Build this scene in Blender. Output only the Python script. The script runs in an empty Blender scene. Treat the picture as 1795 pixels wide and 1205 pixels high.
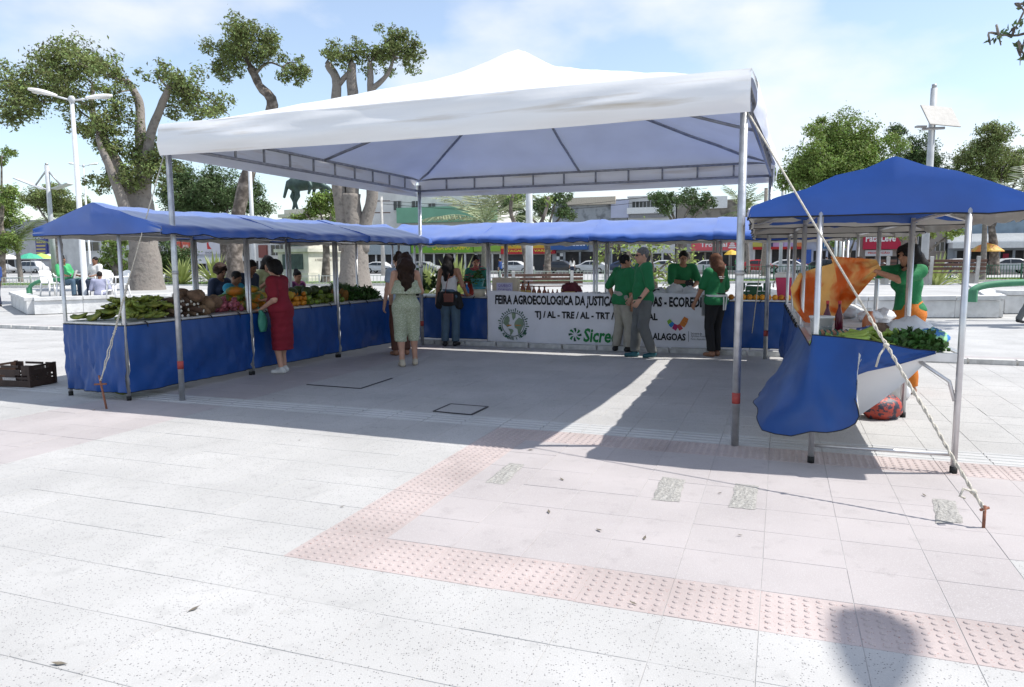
import bpy, bmesh, math, random
import numpy as np
from mathutils import Vector, Matrix, Euler
random.seed(7); rng = np.random.default_rng(11)
scn = bpy.context.scene
# ---------------------------------------------------------------- camera
FPX, PITCH, ROLL, CAMH = 1291.35, 0.112897, -0.005968, 1.5559
PW, PH = 1795.0, 1205.0
_f = Vector((0, math.cos(PITCH), -math.sin(PITCH))); _r = Vector((1, 0, 0)); _u = _r.cross(_f)
_c, _s = math.cos(ROLL), math.sin(ROLL)
RGT = _c*_r + _s*_u; UPV = -_s*_r + _c*_u; FWD = _f
cam_d = bpy.data.cameras.new('camera'); cam = bpy.data.objects.new('camera', cam_d)
scn.collection.objects.link(cam); scn.camera = cam
cam_d.sensor_width = 36; cam_d.lens = FPX/PW*36; cam_d.clip_end = 2000; cam_d.clip_start = .05
cam.matrix_world = Matrix(((RGT.x, UPV.x, -FWD.x, 0), (RGT.y, UPV.y, -FWD.y, 0), (RGT.z, UPV.z, -FWD.z, CAMH), (0, 0, 0, 1)))
# ---------------------------------------------------------------- sun and sky
SUN_EL = math.radians(57.4); SUN_DIR = Vector((math.cos(SUN_EL)*.9995, -math.cos(SUN_EL)*.02, math.sin(SUN_EL))).normalized()
sd = bpy.data.lights.new('sun', 'SUN'); sun = bpy.data.objects.new('sun', sd); scn.collection.objects.link(sun)
sd.energy = 4.1; sd.angle = math.radians(.53); sd.color = (1, .965, .91)
sun.rotation_euler = (-SUN_DIR).to_track_quat('-Z', 'Y').to_euler()
world = bpy.data.worlds.new('World'); scn.world = world; world.use_nodes = True
wn, wl = world.node_tree.nodes, world.node_tree.links
for n in list(wn): wn.remove(n)
wo = wn.new('ShaderNodeOutputWorld'); bg = wn.new('ShaderNodeBackground'); sky = wn.new('ShaderNodeTexSky')
sky.sky_type = 'NISHITA'; sky.sun_disc = False; sky.sun_elevation = SUN_EL
sky.sun_rotation = math.atan2(SUN_DIR.x, SUN_DIR.y); sky.air_density = 1.0; sky.dust_density = .7; sky.ozone_density = 1.0
bg.inputs['Strength'].default_value = .15
tc = wn.new('ShaderNodeTexCoord'); mp = wn.new('ShaderNodeMapping'); mp.inputs['Scale'].default_value = (1, 1, 2.0)
mp.inputs['Location'].default_value = (1.15, .62, .33)
nz = wn.new('ShaderNodeTexNoise'); nz.inputs['Scale'].default_value = 2.9; nz.inputs['Detail'].default_value = 9; nz.inputs['Roughness'].default_value = .5
cr = wn.new('ShaderNodeValToRGB'); cr.color_ramp.elements[0].position = .47; cr.color_ramp.elements[1].position = .66
cr.color_ramp.elements[0].color = (.15, .15, .15, 1); cr.color_ramp.elements[1].color = (.92, .92, .92, 1)
mx = wn.new('ShaderNodeMix'); mx.data_type = 'RGBA'; mx.inputs['B'].default_value = (4.9, 4.95, 5.05, 1)
wl.new(tc.outputs['Generated'], mp.inputs['Vector']); wl.new(mp.outputs['Vector'], nz.inputs['Vector'])
wl.new(nz.outputs['Fac'], cr.inputs['Fac']); wl.new(cr.outputs['Color'], mx.inputs['Factor'])
wl.new(sky.outputs['Color'], mx.inputs['A']); wl.new(mx.outputs['Result'], bg.inputs['Color']); wl.new(bg.outputs['Background'], wo.inputs['Surface'])
scn.view_settings.view_transform = 'Standard'; scn.view_settings.look = 'None'
scn.view_settings.gamma = 1; scn.view_settings.use_curve_mapping = False; scn.view_settings.exposure = .54
# ---------------------------------------------------------------- pixel / plaza helpers
ANG = math.radians(-20)
EU = Vector((math.cos(ANG), math.sin(ANG), 0)); EV = Vector((-math.sin(ANG), math.cos(ANG), 0))
def UV(u, v, z=0): return EU*u + EV*v + Vector((0, 0, z))
def ray(px, py): return RGT*((px-PW/2)/FPX) - UPV*((py-PH/2)/FPX) + FWD
def gp(px, py, z=0):
    w = ray(px, py); return Vector((0, 0, CAMH)) + w*((z-CAMH)/w.z)
def at(px, py, Y):
    w = ray(px, py); return Vector((0, 0, CAMH)) + w*(Y/w.y)
def onv(px, py, v):
    w = ray(px, py); P = Vector((0, 0, CAMH)) + w*(v/w.dot(EV)); return P.dot(EU), P.z
# ---------------------------------------------------------------- materials
MATS = {}
def mat(name, col, rough=.6, var=.12, scale=6, bump=0., bscale=60, metal=0., spec=.4, trans=0., island=0., col2=None, c2pos=(.45, .65), alpha=1., coat=0., objrand=0., sheen=0., stretch=None, ridged=False):
    if name in MATS: return MATS[name]
    m = bpy.data.materials.new(name); m.use_nodes = True; N, L = m.node_tree.nodes, m.node_tree.links
    b = N['Principled BSDF']; b.inputs['Roughness'].default_value = rough; b.inputs['Metallic'].default_value = metal
    b.inputs['Specular IOR Level'].default_value = spec; b.inputs['Coat Weight'].default_value = coat; b.inputs['Sheen Weight'].default_value = sheen; b.inputs['Sheen Roughness'].default_value = .45
    t = N.new('ShaderNodeTexCoord'); n1 = N.new('ShaderNodeTexNoise'); n1.inputs['Scale'].default_value = scale
    n1.inputs['Detail'].default_value = 5
    if stretch: sm = N.new('ShaderNodeMapping'); sm.inputs['Scale'].default_value = stretch; L.new(t.outputs['Object'], sm.inputs['Vector']); L.new(sm.outputs['Vector'], n1.inputs['Vector'])
    else: L.new(t.outputs['Object'], n1.inputs['Vector'])
    if col2:
        r = N.new('ShaderNodeValToRGB'); r.color_ramp.elements[0].position, r.color_ramp.elements[1].position = c2pos
        r.color_ramp.elements[0].color = (*col, 1); r.color_ramp.elements[1].color = (*col2, 1)
        L.new(n1.outputs['Fac'], r.inputs['Fac']); base = r.outputs['Color']
    else:
        c = N.new('ShaderNodeRGB'); c.outputs[0].default_value = (*col, 1); base = c.outputs[0]
    h = N.new('ShaderNodeHueSaturation'); L.new(base, h.inputs['Color'])
    mr = N.new('ShaderNodeMapRange'); mr.inputs['From Min'].default_value = .3; mr.inputs['From Max'].default_value = .7
    mr.inputs['To Min'].default_value = 1-var; mr.inputs['To Max'].default_value = 1+var; L.new(n1.outputs['Fac'], mr.inputs['Value'])
    val = mr.outputs['Result']
    if island or objrand:
        if island: g = N.new('ShaderNodeNewGeometry'); ro = g.outputs['Random Per Island']
        else: g = N.new('ShaderNodeObjectInfo'); ro = g.outputs['Random']
        k = island or objrand
        m2 = N.new('ShaderNodeMapRange'); m2.inputs['To Min'].default_value = 1-k; m2.inputs['To Max'].default_value = 1+k
        L.new(ro, m2.inputs['Value']); mm = N.new('ShaderNodeMath'); mm.operation = 'MULTIPLY'
        L.new(val, mm.inputs[0]); L.new(m2.outputs['Result'], mm.inputs[1]); val = mm.outputs[0]
        m3 = N.new('ShaderNodeMapRange'); m3.inputs['To Min'].default_value = .5-k*.05; m3.inputs['To Max'].default_value = .5+k*.05
        L.new(ro, m3.inputs['Value']); L.new(m3.outputs['Result'], h.inputs['Hue'])
    L.new(val, h.inputs['Value']); L.new(h.outputs['Color'], b.inputs['Base Color'])
    if bump:
        n2 = N.new('ShaderNodeTexNoise'); n2.inputs['Scale'].default_value = bscale; n2.inputs['Detail'].default_value = 4
        if ridged: n2.noise_type = 'RIDGED_MULTIFRACTAL'; n2.inputs['Detail'].default_value = 2
        L.new(t.outputs['Object'], n2.inputs['Vector']); bp = N.new('ShaderNodeBump'); bp.inputs['Strength'].default_value = bump
        bp.inputs['Distance'].default_value = .02; L.new(n2.outputs['Fac'], bp.inputs['Height']); L.new(bp.outputs['Normal'], b.inputs['Normal'])
    out = N['Material Output']
    if trans:
        tr = N.new('ShaderNodeBsdfTranslucent'); L.new(h.outputs['Color'], tr.inputs['Color']); ms = N.new('ShaderNodeMixShader')
        ms.inputs[0].default_value = trans; L.new(b.outputs[0], ms.inputs[1]); L.new(tr.outputs[0], ms.inputs[2]); L.new(ms.outputs[0], out.inputs['Surface'])
    if alpha < 1: b.inputs['Alpha'].default_value = alpha
    MATS[name] = m; return m
def stone_mat(name, col, speck, sdens=.16, sscale=70, stain=.10):
    m = bpy.data.materials.new(name); m.use_nodes = True; N, L = m.node_tree.nodes, m.node_tree.links
    b = N['Principled BSDF']; b.inputs['Roughness'].default_value = .75; b.inputs['Specular IOR Level'].default_value = .3
    g = N.new('ShaderNodeNewGeometry'); oi = N.new('ShaderNodeObjectInfo')
    ad = N.new('ShaderNodeMath'); ad.operation = 'ADD'; L.new(g.outputs['Random Per Island'], ad.inputs[0]); L.new(oi.outputs['Random'], ad.inputs[1])
    fr = N.new('ShaderNodeMath'); fr.operation = 'FRACT'; L.new(ad.outputs[0], fr.inputs[0])
    vo = N.new('ShaderNodeTexVoronoi'); vo.inputs['Scale'].default_value = sscale; L.new(g.outputs['Position'], vo.inputs['Vector'])
    sep = N.new('ShaderNodeSeparateColor'); L.new(vo.outputs['Color'], sep.inputs['Color'])
    lt = N.new('ShaderNodeMath'); lt.operation = 'LESS_THAN'; L.new(vo.outputs['Distance'], lt.inputs[0]); lt.inputs[1].default_value = .34
    l2 = N.new('ShaderNodeMath'); l2.operation = 'LESS_THAN'; L.new(sep.outputs['Red'], l2.inputs[0]); l2.inputs[1].default_value = sdens
    mu = N.new('ShaderNodeMath'); mu.operation = 'MULTIPLY'; L.new(lt.outputs[0], mu.inputs[0]); L.new(l2.outputs[0], mu.inputs[1])
    n1 = N.new('ShaderNodeTexNoise'); n1.inputs['Scale'].default_value = 1.1; n1.inputs['Detail'].default_value = 7; L.new(g.outputs['Position'], n1.inputs['Vector'])
    n3 = N.new('ShaderNodeTexNoise'); n3.inputs['Scale'].default_value = 160; n3.inputs['Detail'].default_value = 2; L.new(g.outputs['Position'], n3.inputs['Vector'])
    mr = N.new('ShaderNodeMapRange'); mr.inputs['From Min'].default_value = .3; mr.inputs['From Max'].default_value = .7
    mr.inputs['To Min'].default_value = 1-stain; mr.inputs['To Max'].default_value = 1+stain; L.new(n1.outputs['Fac'], mr.inputs['Value'])
    m2 = N.new('ShaderNodeMapRange'); m2.inputs['To Min'].default_value = .975; m2.inputs['To Max'].default_value = 1.02; L.new(fr.outputs[0], m2.inputs['Value'])
    m3 = N.new('ShaderNodeMapRange'); m3.inputs['From Min'].default_value = .3; m3.inputs['From Max'].default_value = .7; m3.inputs['To Min'].default_value = .93; m3.inputs['To Max'].default_value = 1.06
    L.new(n3.outputs['Fac'], m3.inputs['Value'])
    p1 = N.new('ShaderNodeMath'); p1.operation = 'MULTIPLY'; L.new(mr.outputs[0], p1.inputs[0]); L.new(m2.outputs[0], p1.inputs[1])
    p2 = N.new('ShaderNodeMath'); p2.operation = 'MULTIPLY'; L.new(p1.outputs[0], p2.inputs[0]); L.new(m3.outputs[0], p2.inputs[1])
    n4 = N.new('ShaderNodeTexNoise'); n4.inputs['Scale'].default_value = 5.5; n4.inputs['Detail'].default_value = 6; n4.inputs['Roughness'].default_value = .65; L.new(g.outputs['Position'], n4.inputs['Vector'])
    m4 = N.new('ShaderNodeMapRange'); m4.inputs['From Min'].default_value = .56; m4.inputs['From Max'].default_value = .78; m4.inputs['To Min'].default_value = 1.; m4.inputs['To Max'].default_value = .80; L.new(n4.outputs['Fac'], m4.inputs['Value'])
    p3 = N.new('ShaderNodeMath'); p3.operation = 'MULTIPLY'; L.new(p2.outputs[0], p3.inputs[0]); L.new(m4.outputs[0], p3.inputs[1])
    h = N.new('ShaderNodeHueSaturation'); h.inputs['Color'].default_value = (*col, 1); L.new(p3.outputs[0], h.inputs['Value'])
    mx = N.new('ShaderNodeMix'); mx.data_type = 'RGBA'; L.new(mu.outputs[0], mx.inputs['Factor']); L.new(h.outputs['Color'], mx.inputs['A']); mx.inputs['B'].default_value = (*speck, 1)
    L.new(mx.outputs['Result'], b.inputs['Base Color'])
    bp = N.new('ShaderNodeBump'); bp.inputs['Strength'].default_value = .25; bp.inputs['Distance'].default_value = .004; L.new(n3.outputs['Fac'], bp.inputs['Height']); L.new(bp.outputs['Normal'], b.inputs['Normal'])
    MATS[name] = m; return m
# ---------------------------------------------------------------- mesh builder
COL = scn.collection
class MB:
    def __init__(s): s.v = []; s.f = []; s.m = []; s.k = 0
    def add(s, vs, fs, k=None):
        o = len(s.v); s.v += [tuple(x) for x in vs]; s.f += [tuple(i+o for i in f) for f in fs]; s.m += [s.k if k is None else k]*len(fs); return s
    def box(s, c, d, rot=None, k=None, taper=1.):
        hx, hy, hz = d[0]/2, d[1]/2, d[2]/2; vs = []
        for z in (-1, 1):
            t = taper if z > 0 else 1
            for x, y in ((-1, -1), (1, -1), (1, 1), (-1, 1)): vs.append(Vector((x*hx*t, y*hy*t, z*hz)))
        if rot is not None:
            R = rot if isinstance(rot, Matrix) else Euler(rot).to_matrix(); vs = [R @ v for v in vs]
        c = Vector(c); vs = [v+c for v in vs]
        return s.add(vs, [(3, 2, 1, 0), (4, 5, 6, 7), (0, 1, 5, 4), (1, 2, 6, 5), (2, 3, 7, 6), (3, 0, 4, 7)], k)
    def b2(s, x0, x1, y0, y1, z0, z1, k=None): return s.box(((x0+x1)/2, (y0+y1)/2, (z0+z1)/2), (x1-x0, y1-y0, z1-z0), None, k)
    def tube(s, pts, r, n=8, k=None, cap=True):
        pts = [Vector(p) for p in pts]; m = len(pts); rr = r if hasattr(r, '__len__') else [r]*m
        vs = []; prev = None
        for i, p in enumerate(pts):
            d = (pts[min(i+1, m-1)]-pts[max(i-1, 0)])
            d = d.normalized() if d.length > 1e-9 else Vector((0, 0, 1))
            if prev is None:
                a = Vector((0, 0, 1)) if abs(d.z) < .9 else Vector((1, 0, 0)); x = d.cross(a).normalized()
            else:
                x = (prev - d*prev.dot(d)); x = x.normalized() if x.length > 1e-6 else d.cross(Vector((1, 0, 0))).normalized()
            prev = x; y = d.cross(x)
            for j in range(n):
                t = 2*math.pi*j/n; vs.append(p + (x*math.cos(t)+y*math.sin(t))*rr[i])
        fs = [(i*n+j, i*n+(j+1) % n, (i+1)*n+(j+1) % n, (i+1)*n+j) for i in range(m-1) for j in range(n)]
        if cap: fs += [tuple(reversed(range(n))), tuple(range((m-1)*n, m*n))]
        return s.add(vs, fs, k)
    def lathe(s, prof, n=12, c=(0, 0, 0), k=None, M=None):
        vs = []; c = Vector(c)
        for r, z in prof:
            for j in range(n):
                t = 2*math.pi*j/n; p = Vector((r*math.cos(t), r*math.sin(t), z)); p = M @ p if M is not None else p; vs.append(p+c)
        m = len(prof); fs = [(i*n+j, i*n+(j+1) % n, (i+1)*n+(j+1) % n, (i+1)*n+j) for i in range(m-1) for j in range(n)]
        if prof[0][0] > 1e-4: fs.append(tuple(reversed(range(n))))
        if prof[-1][0] > 1e-4: fs.append(tuple(range((m-1)*n, m*n)))
        return s.add(vs, fs, k)
    def ball(s, c, r, n=10, m=6, rot=None, k=None, jit=0.):
        r = r if hasattr(r, '__len__') else (r, r, r); c = Vector(c); R = Euler(rot).to_matrix() if rot is not None else None
        vs = []; top = Vector((0, 0, r[2])); 
        for i in range(1, m):
            ph = math.pi*i/m
            for j in range(n):
                t = 2*math.pi*j/n; q = 1+random.uniform(-jit, jit) if jit else 1
                vs.append(Vector((r[0]*math.sin(ph)*math.cos(t)*q, r[1]*math.sin(ph)*math.sin(t)*q, r[2]*math.cos(ph)*q)))
        vs += [top, -top]
        if R is not None: vs = [R @ v for v in vs]
        T = (m-1)*n; fs = [(i*n+j, (i+1)*n+j, (i+1)*n+(j+1) % n, i*n+(j+1) % n) for i in range(m-2) for j in range(n)]
        fs += [(T, j, (j+1) % n) for j in range(n)] + [(T+1, (m-2)*n+(j+1) % n, (m-2)*n+j) for j in range(n)]
        return s.add([v+c for v in vs], fs, k)
    def grid(s, P, k=None, flip=False):
        a, b = len(P), len(P[0]); vs = [p for row in P for p in row]
        fs = [(i*b+j, i*b+j+1, (i+1)*b+j+1, (i+1)*b+j) for i in range(a-1) for j in range(b-1)]
        if flip: fs = [(f[0], f[3], f[2], f[1]) for f in fs]
        return s.add(vs, fs, k)
    def prism(s, poly, y0, y1, k=None):   # polygon in xz extruded along y
        n = len(poly); vs = [(x, y0, z) for x, z in poly]+[(x, y1, z) for x, z in poly]
        fs = [tuple(range(n)), tuple(reversed(range(n, 2*n)))]+[(i, i+n, (i+1) % n+n, (i+1) % n) for i in range(n)]
        return s.add(vs, fs, k)
    def build(s, name, m, parent=None, smooth=False, loc=None, rotz=None):
        me = bpy.data.meshes.new(name); me.from_pydata(s.v, [], s.f)
        for q in (m if isinstance(m, (list, tuple)) else [m]): me.materials.append(q)
        if any(s.m): me.polygons.foreach_set('material_index', s.m)
        if smooth: me.polygons.foreach_set('use_smooth', [True]*len(s.f))
        me.update(); return link(me, name, parent, loc, rotz)
def link(me, name, parent=None, loc=None, rotz=None):
    o = bpy.data.objects.new(name, me); COL.objects.link(o)
    if parent is not None: o.parent = parent
    if loc is not None: o.location = loc
    if rotz is not None: o.rotation_euler = (0, 0, rotz)
    return o
def fixn(o):
    bm = bmesh.new(); bm.from_mesh(o.data); bmesh.ops.recalc_face_normals(bm, faces=bm.faces); bm.to_mesh(o.data); bm.free(); return o
def tag(o, label, cat, group=None):
    o['label'] = label; o['category'] = cat
    if group: o['group'] = group
    return o
def kind(o, k, label=None):
    o['kind'] = k
    if label: o['label'] = label
    return o
def thing(name, label, cat, loc=(0, 0, 0), rotz=0, group=None):
    o = link(None, name, None, loc, rotz); o.empty_display_size = .1; return tag(o, label, cat, group)
KIDS = {}
def copy_tree(o, loc=None, rotz=None, label=None, parent=None, kids=None):
    if kids is None:
        kids = {}
        for q in COL.objects:
            if q.parent is not None: kids.setdefault(q.parent.name, []).append(q)
    c = o.copy(); COL.objects.link(c)
    if parent is not None: c.parent = parent
    if loc is not None: c.location = loc
    if rotz is not None: c.rotation_euler = (0, 0, rotz)
    if label: c['label'] = label
    for ch in kids.get(o.name, []): copy_tree(ch, parent=c, kids=kids)
    return c
def wob(x, y, z=0., s=0.):   # cheap smooth pseudo noise -1..1
    return (math.sin(1.7*x+2.3*y+1.1*z+s)+math.sin(-2.9*x+1.3*y+2.2*z+1.7*s+1)+math.sin(3.7*x-2.6*y+.7*z+2.9*s+2)+math.sin(5.1*x+4.4*y-3.1*z+.6*s))/4
# ================================================================ ground
M_terr = stone_mat('white_terrazzo', (.41, .404, .394), (.18, .175, .175), .22, 105)
M_pink = stone_mat('pink_terrazzo', (.385, .355, .352), (.42, .40, .395), .4, 110)
M_red = stone_mat('red_tactile', (.41, .35, .335), (.34, .23, .21), .12, 90, .2)
M_rib = stone_mat('pale_ribbed', (.45, .45, .447), (.34, .34, .34), .1, 90)
M_conc = stone_mat('pale_concrete', (.40, .397, .39), (.29, .285, .28), .12, 40, .14)
M_rough = mat('rough_concrete', (.33, .32, .30), .9, .25, 40, .8, 70)
M_grout = mat('grout', (.365, .36, .355), .9, .15, 9)
M_kerb = mat('kerb_white', (.5, .495, .475), .85, .22, 9, .5, 50)
M_asph = mat('asphalt', (.06, .06, .062), .9, .2, 3, .4, 90)
M_grass = mat('grass', (.09, .16, .03), .8, .35, 1.4, .8, 30)
# base sheet reaching the horizon
g = MB(); g.add([(-900, -60, -.02), (900, -60, -.02), (900, 1500, -.02), (-900, 1500, -.02)], [(0, 1, 2, 3)])
kind(g.build('ground', M_conc), 'structure')
KV = 12.36    # kerb line (plaza v)
plaza = MB(); plaza.b2(-30, 26, -6, KV, -.02, -.0028); plaza = plaza.build('plaza_paving', M_grout, None, loc=(0, 0, 0), rotz=ANG); kind(plaza, 'structure')
T = .4
def tile_mesh(name, m, domes=None):
    b = MB(); h = T/2-.0009; t = .0016
    b.add([(-h, -h, -.012), (h, -h, -.012), (h, h, -.012), (-h, h, -.012), (-h, -h, -.003), (h, -h, -.003), (h, h, -.003), (-h, h, -.003),
           (-h+t, -h+t, 0), (h-t, -h+t, 0), (h-t, h-t, 0), (-h+t, h-t, 0)],
          [(0, 1, 5, 4), (1, 2, 6, 5), (2, 3, 7, 6), (3, 0, 4, 7), (4, 5, 9, 8), (5, 6, 10, 9), (6, 7, 11, 10), (7, 4, 8, 11), (8, 9, 10, 11)])
    if domes == 'dome':
        for i in range(7):
            for j in range(7):
                x, y = (i-3)*.054, (j-3)*.054
                b.lathe([(.0165, -.001), (.013, .0038), (.0085, .005), (0, .0053)], 8, (x, y, 0))
    if domes == 'rib':
        for j in range(4):
            y = (j-1.5)*.095
            b.add([(-h+.004, y-.019, -.001), (h-.004, y-.019, -.001), (h-.004, y-.013, .0055), (-h+.004, y-.013, .0055), (-h+.004, y+.013, .0055), (h-.004, y+.013, .0055), (h-.004, y+.019, -.001), (-h+.004, y+.019, -.001)],
                  [(0, 1, 2, 3), (3, 2, 5, 4), (4, 5, 6, 7), (1, 6, 5, 2), (0, 3, 4, 7)])
    me = bpy.data.meshes.new(name); me.from_pydata(b.v, [], b.f); me.materials.append(m); me.update(); return me
TM = {'w': tile_mesh('paving_tile', M_terr), 'p': tile_mesh('pink_tile', M_pink), 'd': tile_mesh('dome_tile', M_red, 'dome'), 'r': tile_mesh('rib_tile', M_rib, 'rib')}
U0, V0 = -.04, 3.12
def tile_kind(i, j):
    # tactile frame round the pink rectangle, ribbed strip behind, pink band under the left stalls
    if j == 0 and -6 <= i <= 14: return 'd'
    if j == 7 and -6 <= i <= 22: return 'd'
    if i == -6 and 0 <= j <= 7: return 'd'
    if -6 < i <= (2 if j <= 2 else 30) and 0 < j < 7: return 'p'
    if j == 8: return 'r'
    if -17 <= i+.0 <= -14 and False: return 'p'
    return 'w'
tiles = []
for j in range(-9, 24):
    for i in range(-56, 24):
        v = V0+(j+.5)*T; u = U0+(i+.5)*T
        if v+T/2 > KV: continue
        w = UV(u, v)
        if w.y < .6 or w.y > 24: continue
        k = tile_kind(i, j)
        if k in 'w' and -7.2 < u < -5.6 : k = 'p'
        if j == 8: k = 'r'
        d = (w-Vector((0, 0, CAMH))).dot(FWD); px = PW/2+FPX*w.dot(RGT)/d
        tiles.append((d, -60 < px < PW+60, i, j, u, v, k))
tiles.sort(key=lambda t: (not t[1], t[0])); rest = MB(); restd = []
nm = {'w': 'paving_tile', 'p': 'pink_paving_tile', 'd': 'domed_tactile_tile', 'r': 'ribbed_tactile_tile'}
RM = {'w': 0, 'p': 1, 'd': 2, 'r': 3}
for n, (d, vis, i, j, u, v, k) in enumerate(tiles):
    dz = random.uniform(-.0012, .0012)
    if n < 300:
        o = link(TM[k], nm[k], plaza, (u, v, dz)); o.rotation_euler = (random.uniform(-.002, .002), random.uniform(-.002, .002), random.uniform(-.003, .003))
    else:
        me = TM[k]; rest.add([(q.co.x+u, q.co.y+v, q.co.z+dz) for q in me.vertices], [tuple(p.vertices) for p in me.polygons], RM[k])
r_ = rest.build('further_paving_tiles', [M_terr, M_pink, M_red, M_rib], plaza); kind(r_, 'stuff')
# kerb stones along the back edge of the plaza
for i in range(64):
    u = -20+i*.62
    b = MB(); h = .075+random.uniform(-.006, .006)
    b.box((0, 0, h/2-.01), (.6, .16, h+.02), (0, random.uniform(-.006, .006), random.uniform(-.01, .01)), taper=.97)
    o = b.build('kerb_stone', M_kerb, plaza, loc=(u, KV+.09, 0))
# manhole covers and repaired patches
M_steel = mat('dark_iron', (.03, .03, .032), .6, .2, 10)
def cover(c4, nm_, label, parts=(0, 1, 2, 3)):
    P = [gp(*q) for q in c4]; c = sum(P, Vector())/4; r = thing(nm_, label, 'manhole cover', (c.x, c.y, .0015))
    b = MB(); z = .0035; b.add([(p.x-c.x, p.y-c.y, z) for p in P], [(0, 1, 2, 3)]); b.build('cover_plate', M_terr, r)
    for i in parts:
        p, q = P[i]-c, P[(i+1) % 4]-c; t = MB(); d = (q-p); nn = Vector((-d.y, d.x, 0)).normalized()*.011
        t.add([tuple(p-nn)[:2]+(.0,), tuple(q-nn)[:2]+(0,), tuple(q+nn)[:2]+(0,), tuple(p+nn)[:2]+(0,), tuple(p-nn)[:2]+(.007,), tuple(q-nn)[:2]+(.007,), tuple(q+nn)[:2]+(.007,), tuple(p+nn)[:2]+(.007,)],
              [(4, 5, 6, 7), (0, 1, 5, 4), (1, 2, 6, 5), (2, 3, 7, 6), (3, 0, 4, 7)])
        t.build('frame_bar', M_steel, r)
cover([(538, 675), (632, 682), (687, 664), (600, 659)], 'manhole_cover', 'large square paved manhole cover with two dark edges, in front of the stall of oranges', (0, 1))
cover([(760, 722), (826, 728), (855, 714), (790, 709)], 'manhole_cover', 'small square manhole cover with a complete dark frame in the shaded paving')
for c4, lab in zip([[(850, 846), (884, 850), (920, 815), (893, 812)], [(1143, 877), (1190, 880), (1201, 842), (1160, 836)], [(1277, 889), (1323, 894), (1330, 852), (1290, 848)], [(1641, 918), (1690, 917), (1674, 879), (1634, 874)]],
                   ['rough concrete patch beside the corner of the red tactile strip', 'rough concrete patch in pink paving with a dark hole at its end', 'rough concrete patch in pink paving crossed by the rope shadow', 'rough concrete patch in pink paving beside the iron stake']):
    P = [gp(*q) for q in c4]; c = sum(P, Vector())/4
    b = MB(); nq = 9; Gd = []
    for a in range(nq):
        row = []
        for e in range(nq):
            s, t = a/(nq-1), e/(nq-1); p = (P[0]*(1-s)+P[3]*s)*(1-t)+(P[1]*(1-s)+P[2]*s)*t-c
            ed = a in (0, nq-1) or e in (0, nq-1); row.append((p.x+random.uniform(-.006, .006), p.y+random.uniform(-.006, .006), (.0015 if ed else .0035+random.uniform(-.001, .005))))
        Gd.append(row)
    b.grid(Gd); tag(b.build('concrete_patch', M_rough, None, loc=(c.x, c.y, 0)), lab, 'patch', 'concrete patches in the pink paving')
# zone behind the kerb: worn pinkish strip and pale apron, street beyond
b = MB(); b.b2(-30, 26, KV+.18, KV+1.1, -.0195, -.012); kind(b.build('pink_path', M_pink, None, rotz=ANG), 'structure')
b = MB(); b.b2(-140, 140, 78, 92, -.0195, -.008); kind(b.build('street', M_asph, None, rotz=ANG), 'structure')
b = MB(); b.b2(-140, 140, 92, 95.5, -.0195, .10); kind(b.build('far_pavement', M_conc, None, rotz=ANG), 'structure')
# fallen leaves
M_leafd = mat('dry_leaf', (.15, .13, .10), .8, .3, 30)
for i, (x, y) in enumerate([(1050, 931), (1130, 945), (1297, 940), (962, 899), (1262, 866), (1000, 760), (1110, 712), (1304, 750), (930, 790), (525, 773), (340, 1070), (104, 1166), (1110, 1060), (1620, 870), (600, 890), (800, 655), (1210, 677), (480, 700), (985, 842), (165, 720)]):
    p = gp(x, y); b = MB(); s = random.uniform(.018, .032)*(1.5 if i == 11 else 1)
    b.add([(-s, 0, .002), (0, -.35*s, .004), (s, 0, .009), (0, .35*s, .004), (0, 0, .001)], [(0, 1, 4), (1, 2, 4), (2, 3, 4), (3, 0, 4)])
    tag(b.build('fallen_leaf', M_leafd, None, loc=(p.x, p.y, .004), rotz=random.uniform(0, 6)), 'small dry fallen leaf lying flat on the plaza paving', 'leaf', 'fallen leaves on the paving')
# ================================================================ tent
M_under = mat('pvc_underside_shade', (.72, .78, .93), .55, .05, 1.5, .15, 7, trans=.4)  # white canopy seen from below: the blue of its shade put into the colour
M_pvc = mat('white_pvc', (.80, .80, .80), .45, .04, 1.2, .06, 9, spec=.35, trans=.2, col2=(.77, .76, .74), c2pos=(.6, .8))
M_val = mat('white_pvc_valance', (.80, .80, .80), .45, .05, 2.0, .1, 7, trans=.06, col2=(.50, .43, .34), c2pos=(.55, .76), stretch=(.35, .35, 5))
M_galv = mat('galvanised_steel', (.50, .51, .52), .38, .18, 14, .12, 90, metal=.75)
M_galvd = mat('dull_steel', (.36, .36, .36), .5, .2, 14, metal=.6)
M_redband = mat('red_tape', (.36, .06, .05), .6, .25, 20)
M_rope = mat('pale_rope', (.60, .56, .48), .85, .2, 60, .6, 200)
M_rust = mat('rusty_iron', (.24, .10, .06), .8, .3, 30, .5, 90)
TH = -.371439; TX, TY = -3.7310, 8.2092; S1, S2 = 6.0, 5.713; ZB, ZT = 2.715, 3.03
tent = thing('market_tent', 'large white pitched event tent on four steel posts over the plaza', 'tent', (TX, TY, 0), TH)
PK = Vector((S1/2, S2/2, 4.45)); OV = .05
def roof_pt(x, y):
    a = abs(x-S1/2)/(S1/2+OV); b_ = abs(y-S2/2)/(S2/2+OV); r = (a**12+b_**12)**(1/12)
    z = ZT+(4.06-ZT)*(1-r)
    z += .17*math.exp(-(r/.15)**2)                       # cap over the king post
    z -= .035*math.sin(math.pi*min(1, r))*(1-.6*min(a, b_)/max(r, 1e-6))  # sag between the hips
    z += .012*wob(x*2.1, y*2.3)*min(1, 6*(1-r))
    return Vector((x, y, z))
b = MB(); n = 44
def lin(i, S): return -OV+(S+2*OV)*i/n
b.grid([[roof_pt(lin(i, S1), lin(j, S2)) for j in range(n+1)] for i in range(n+1)], flip=True)
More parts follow.
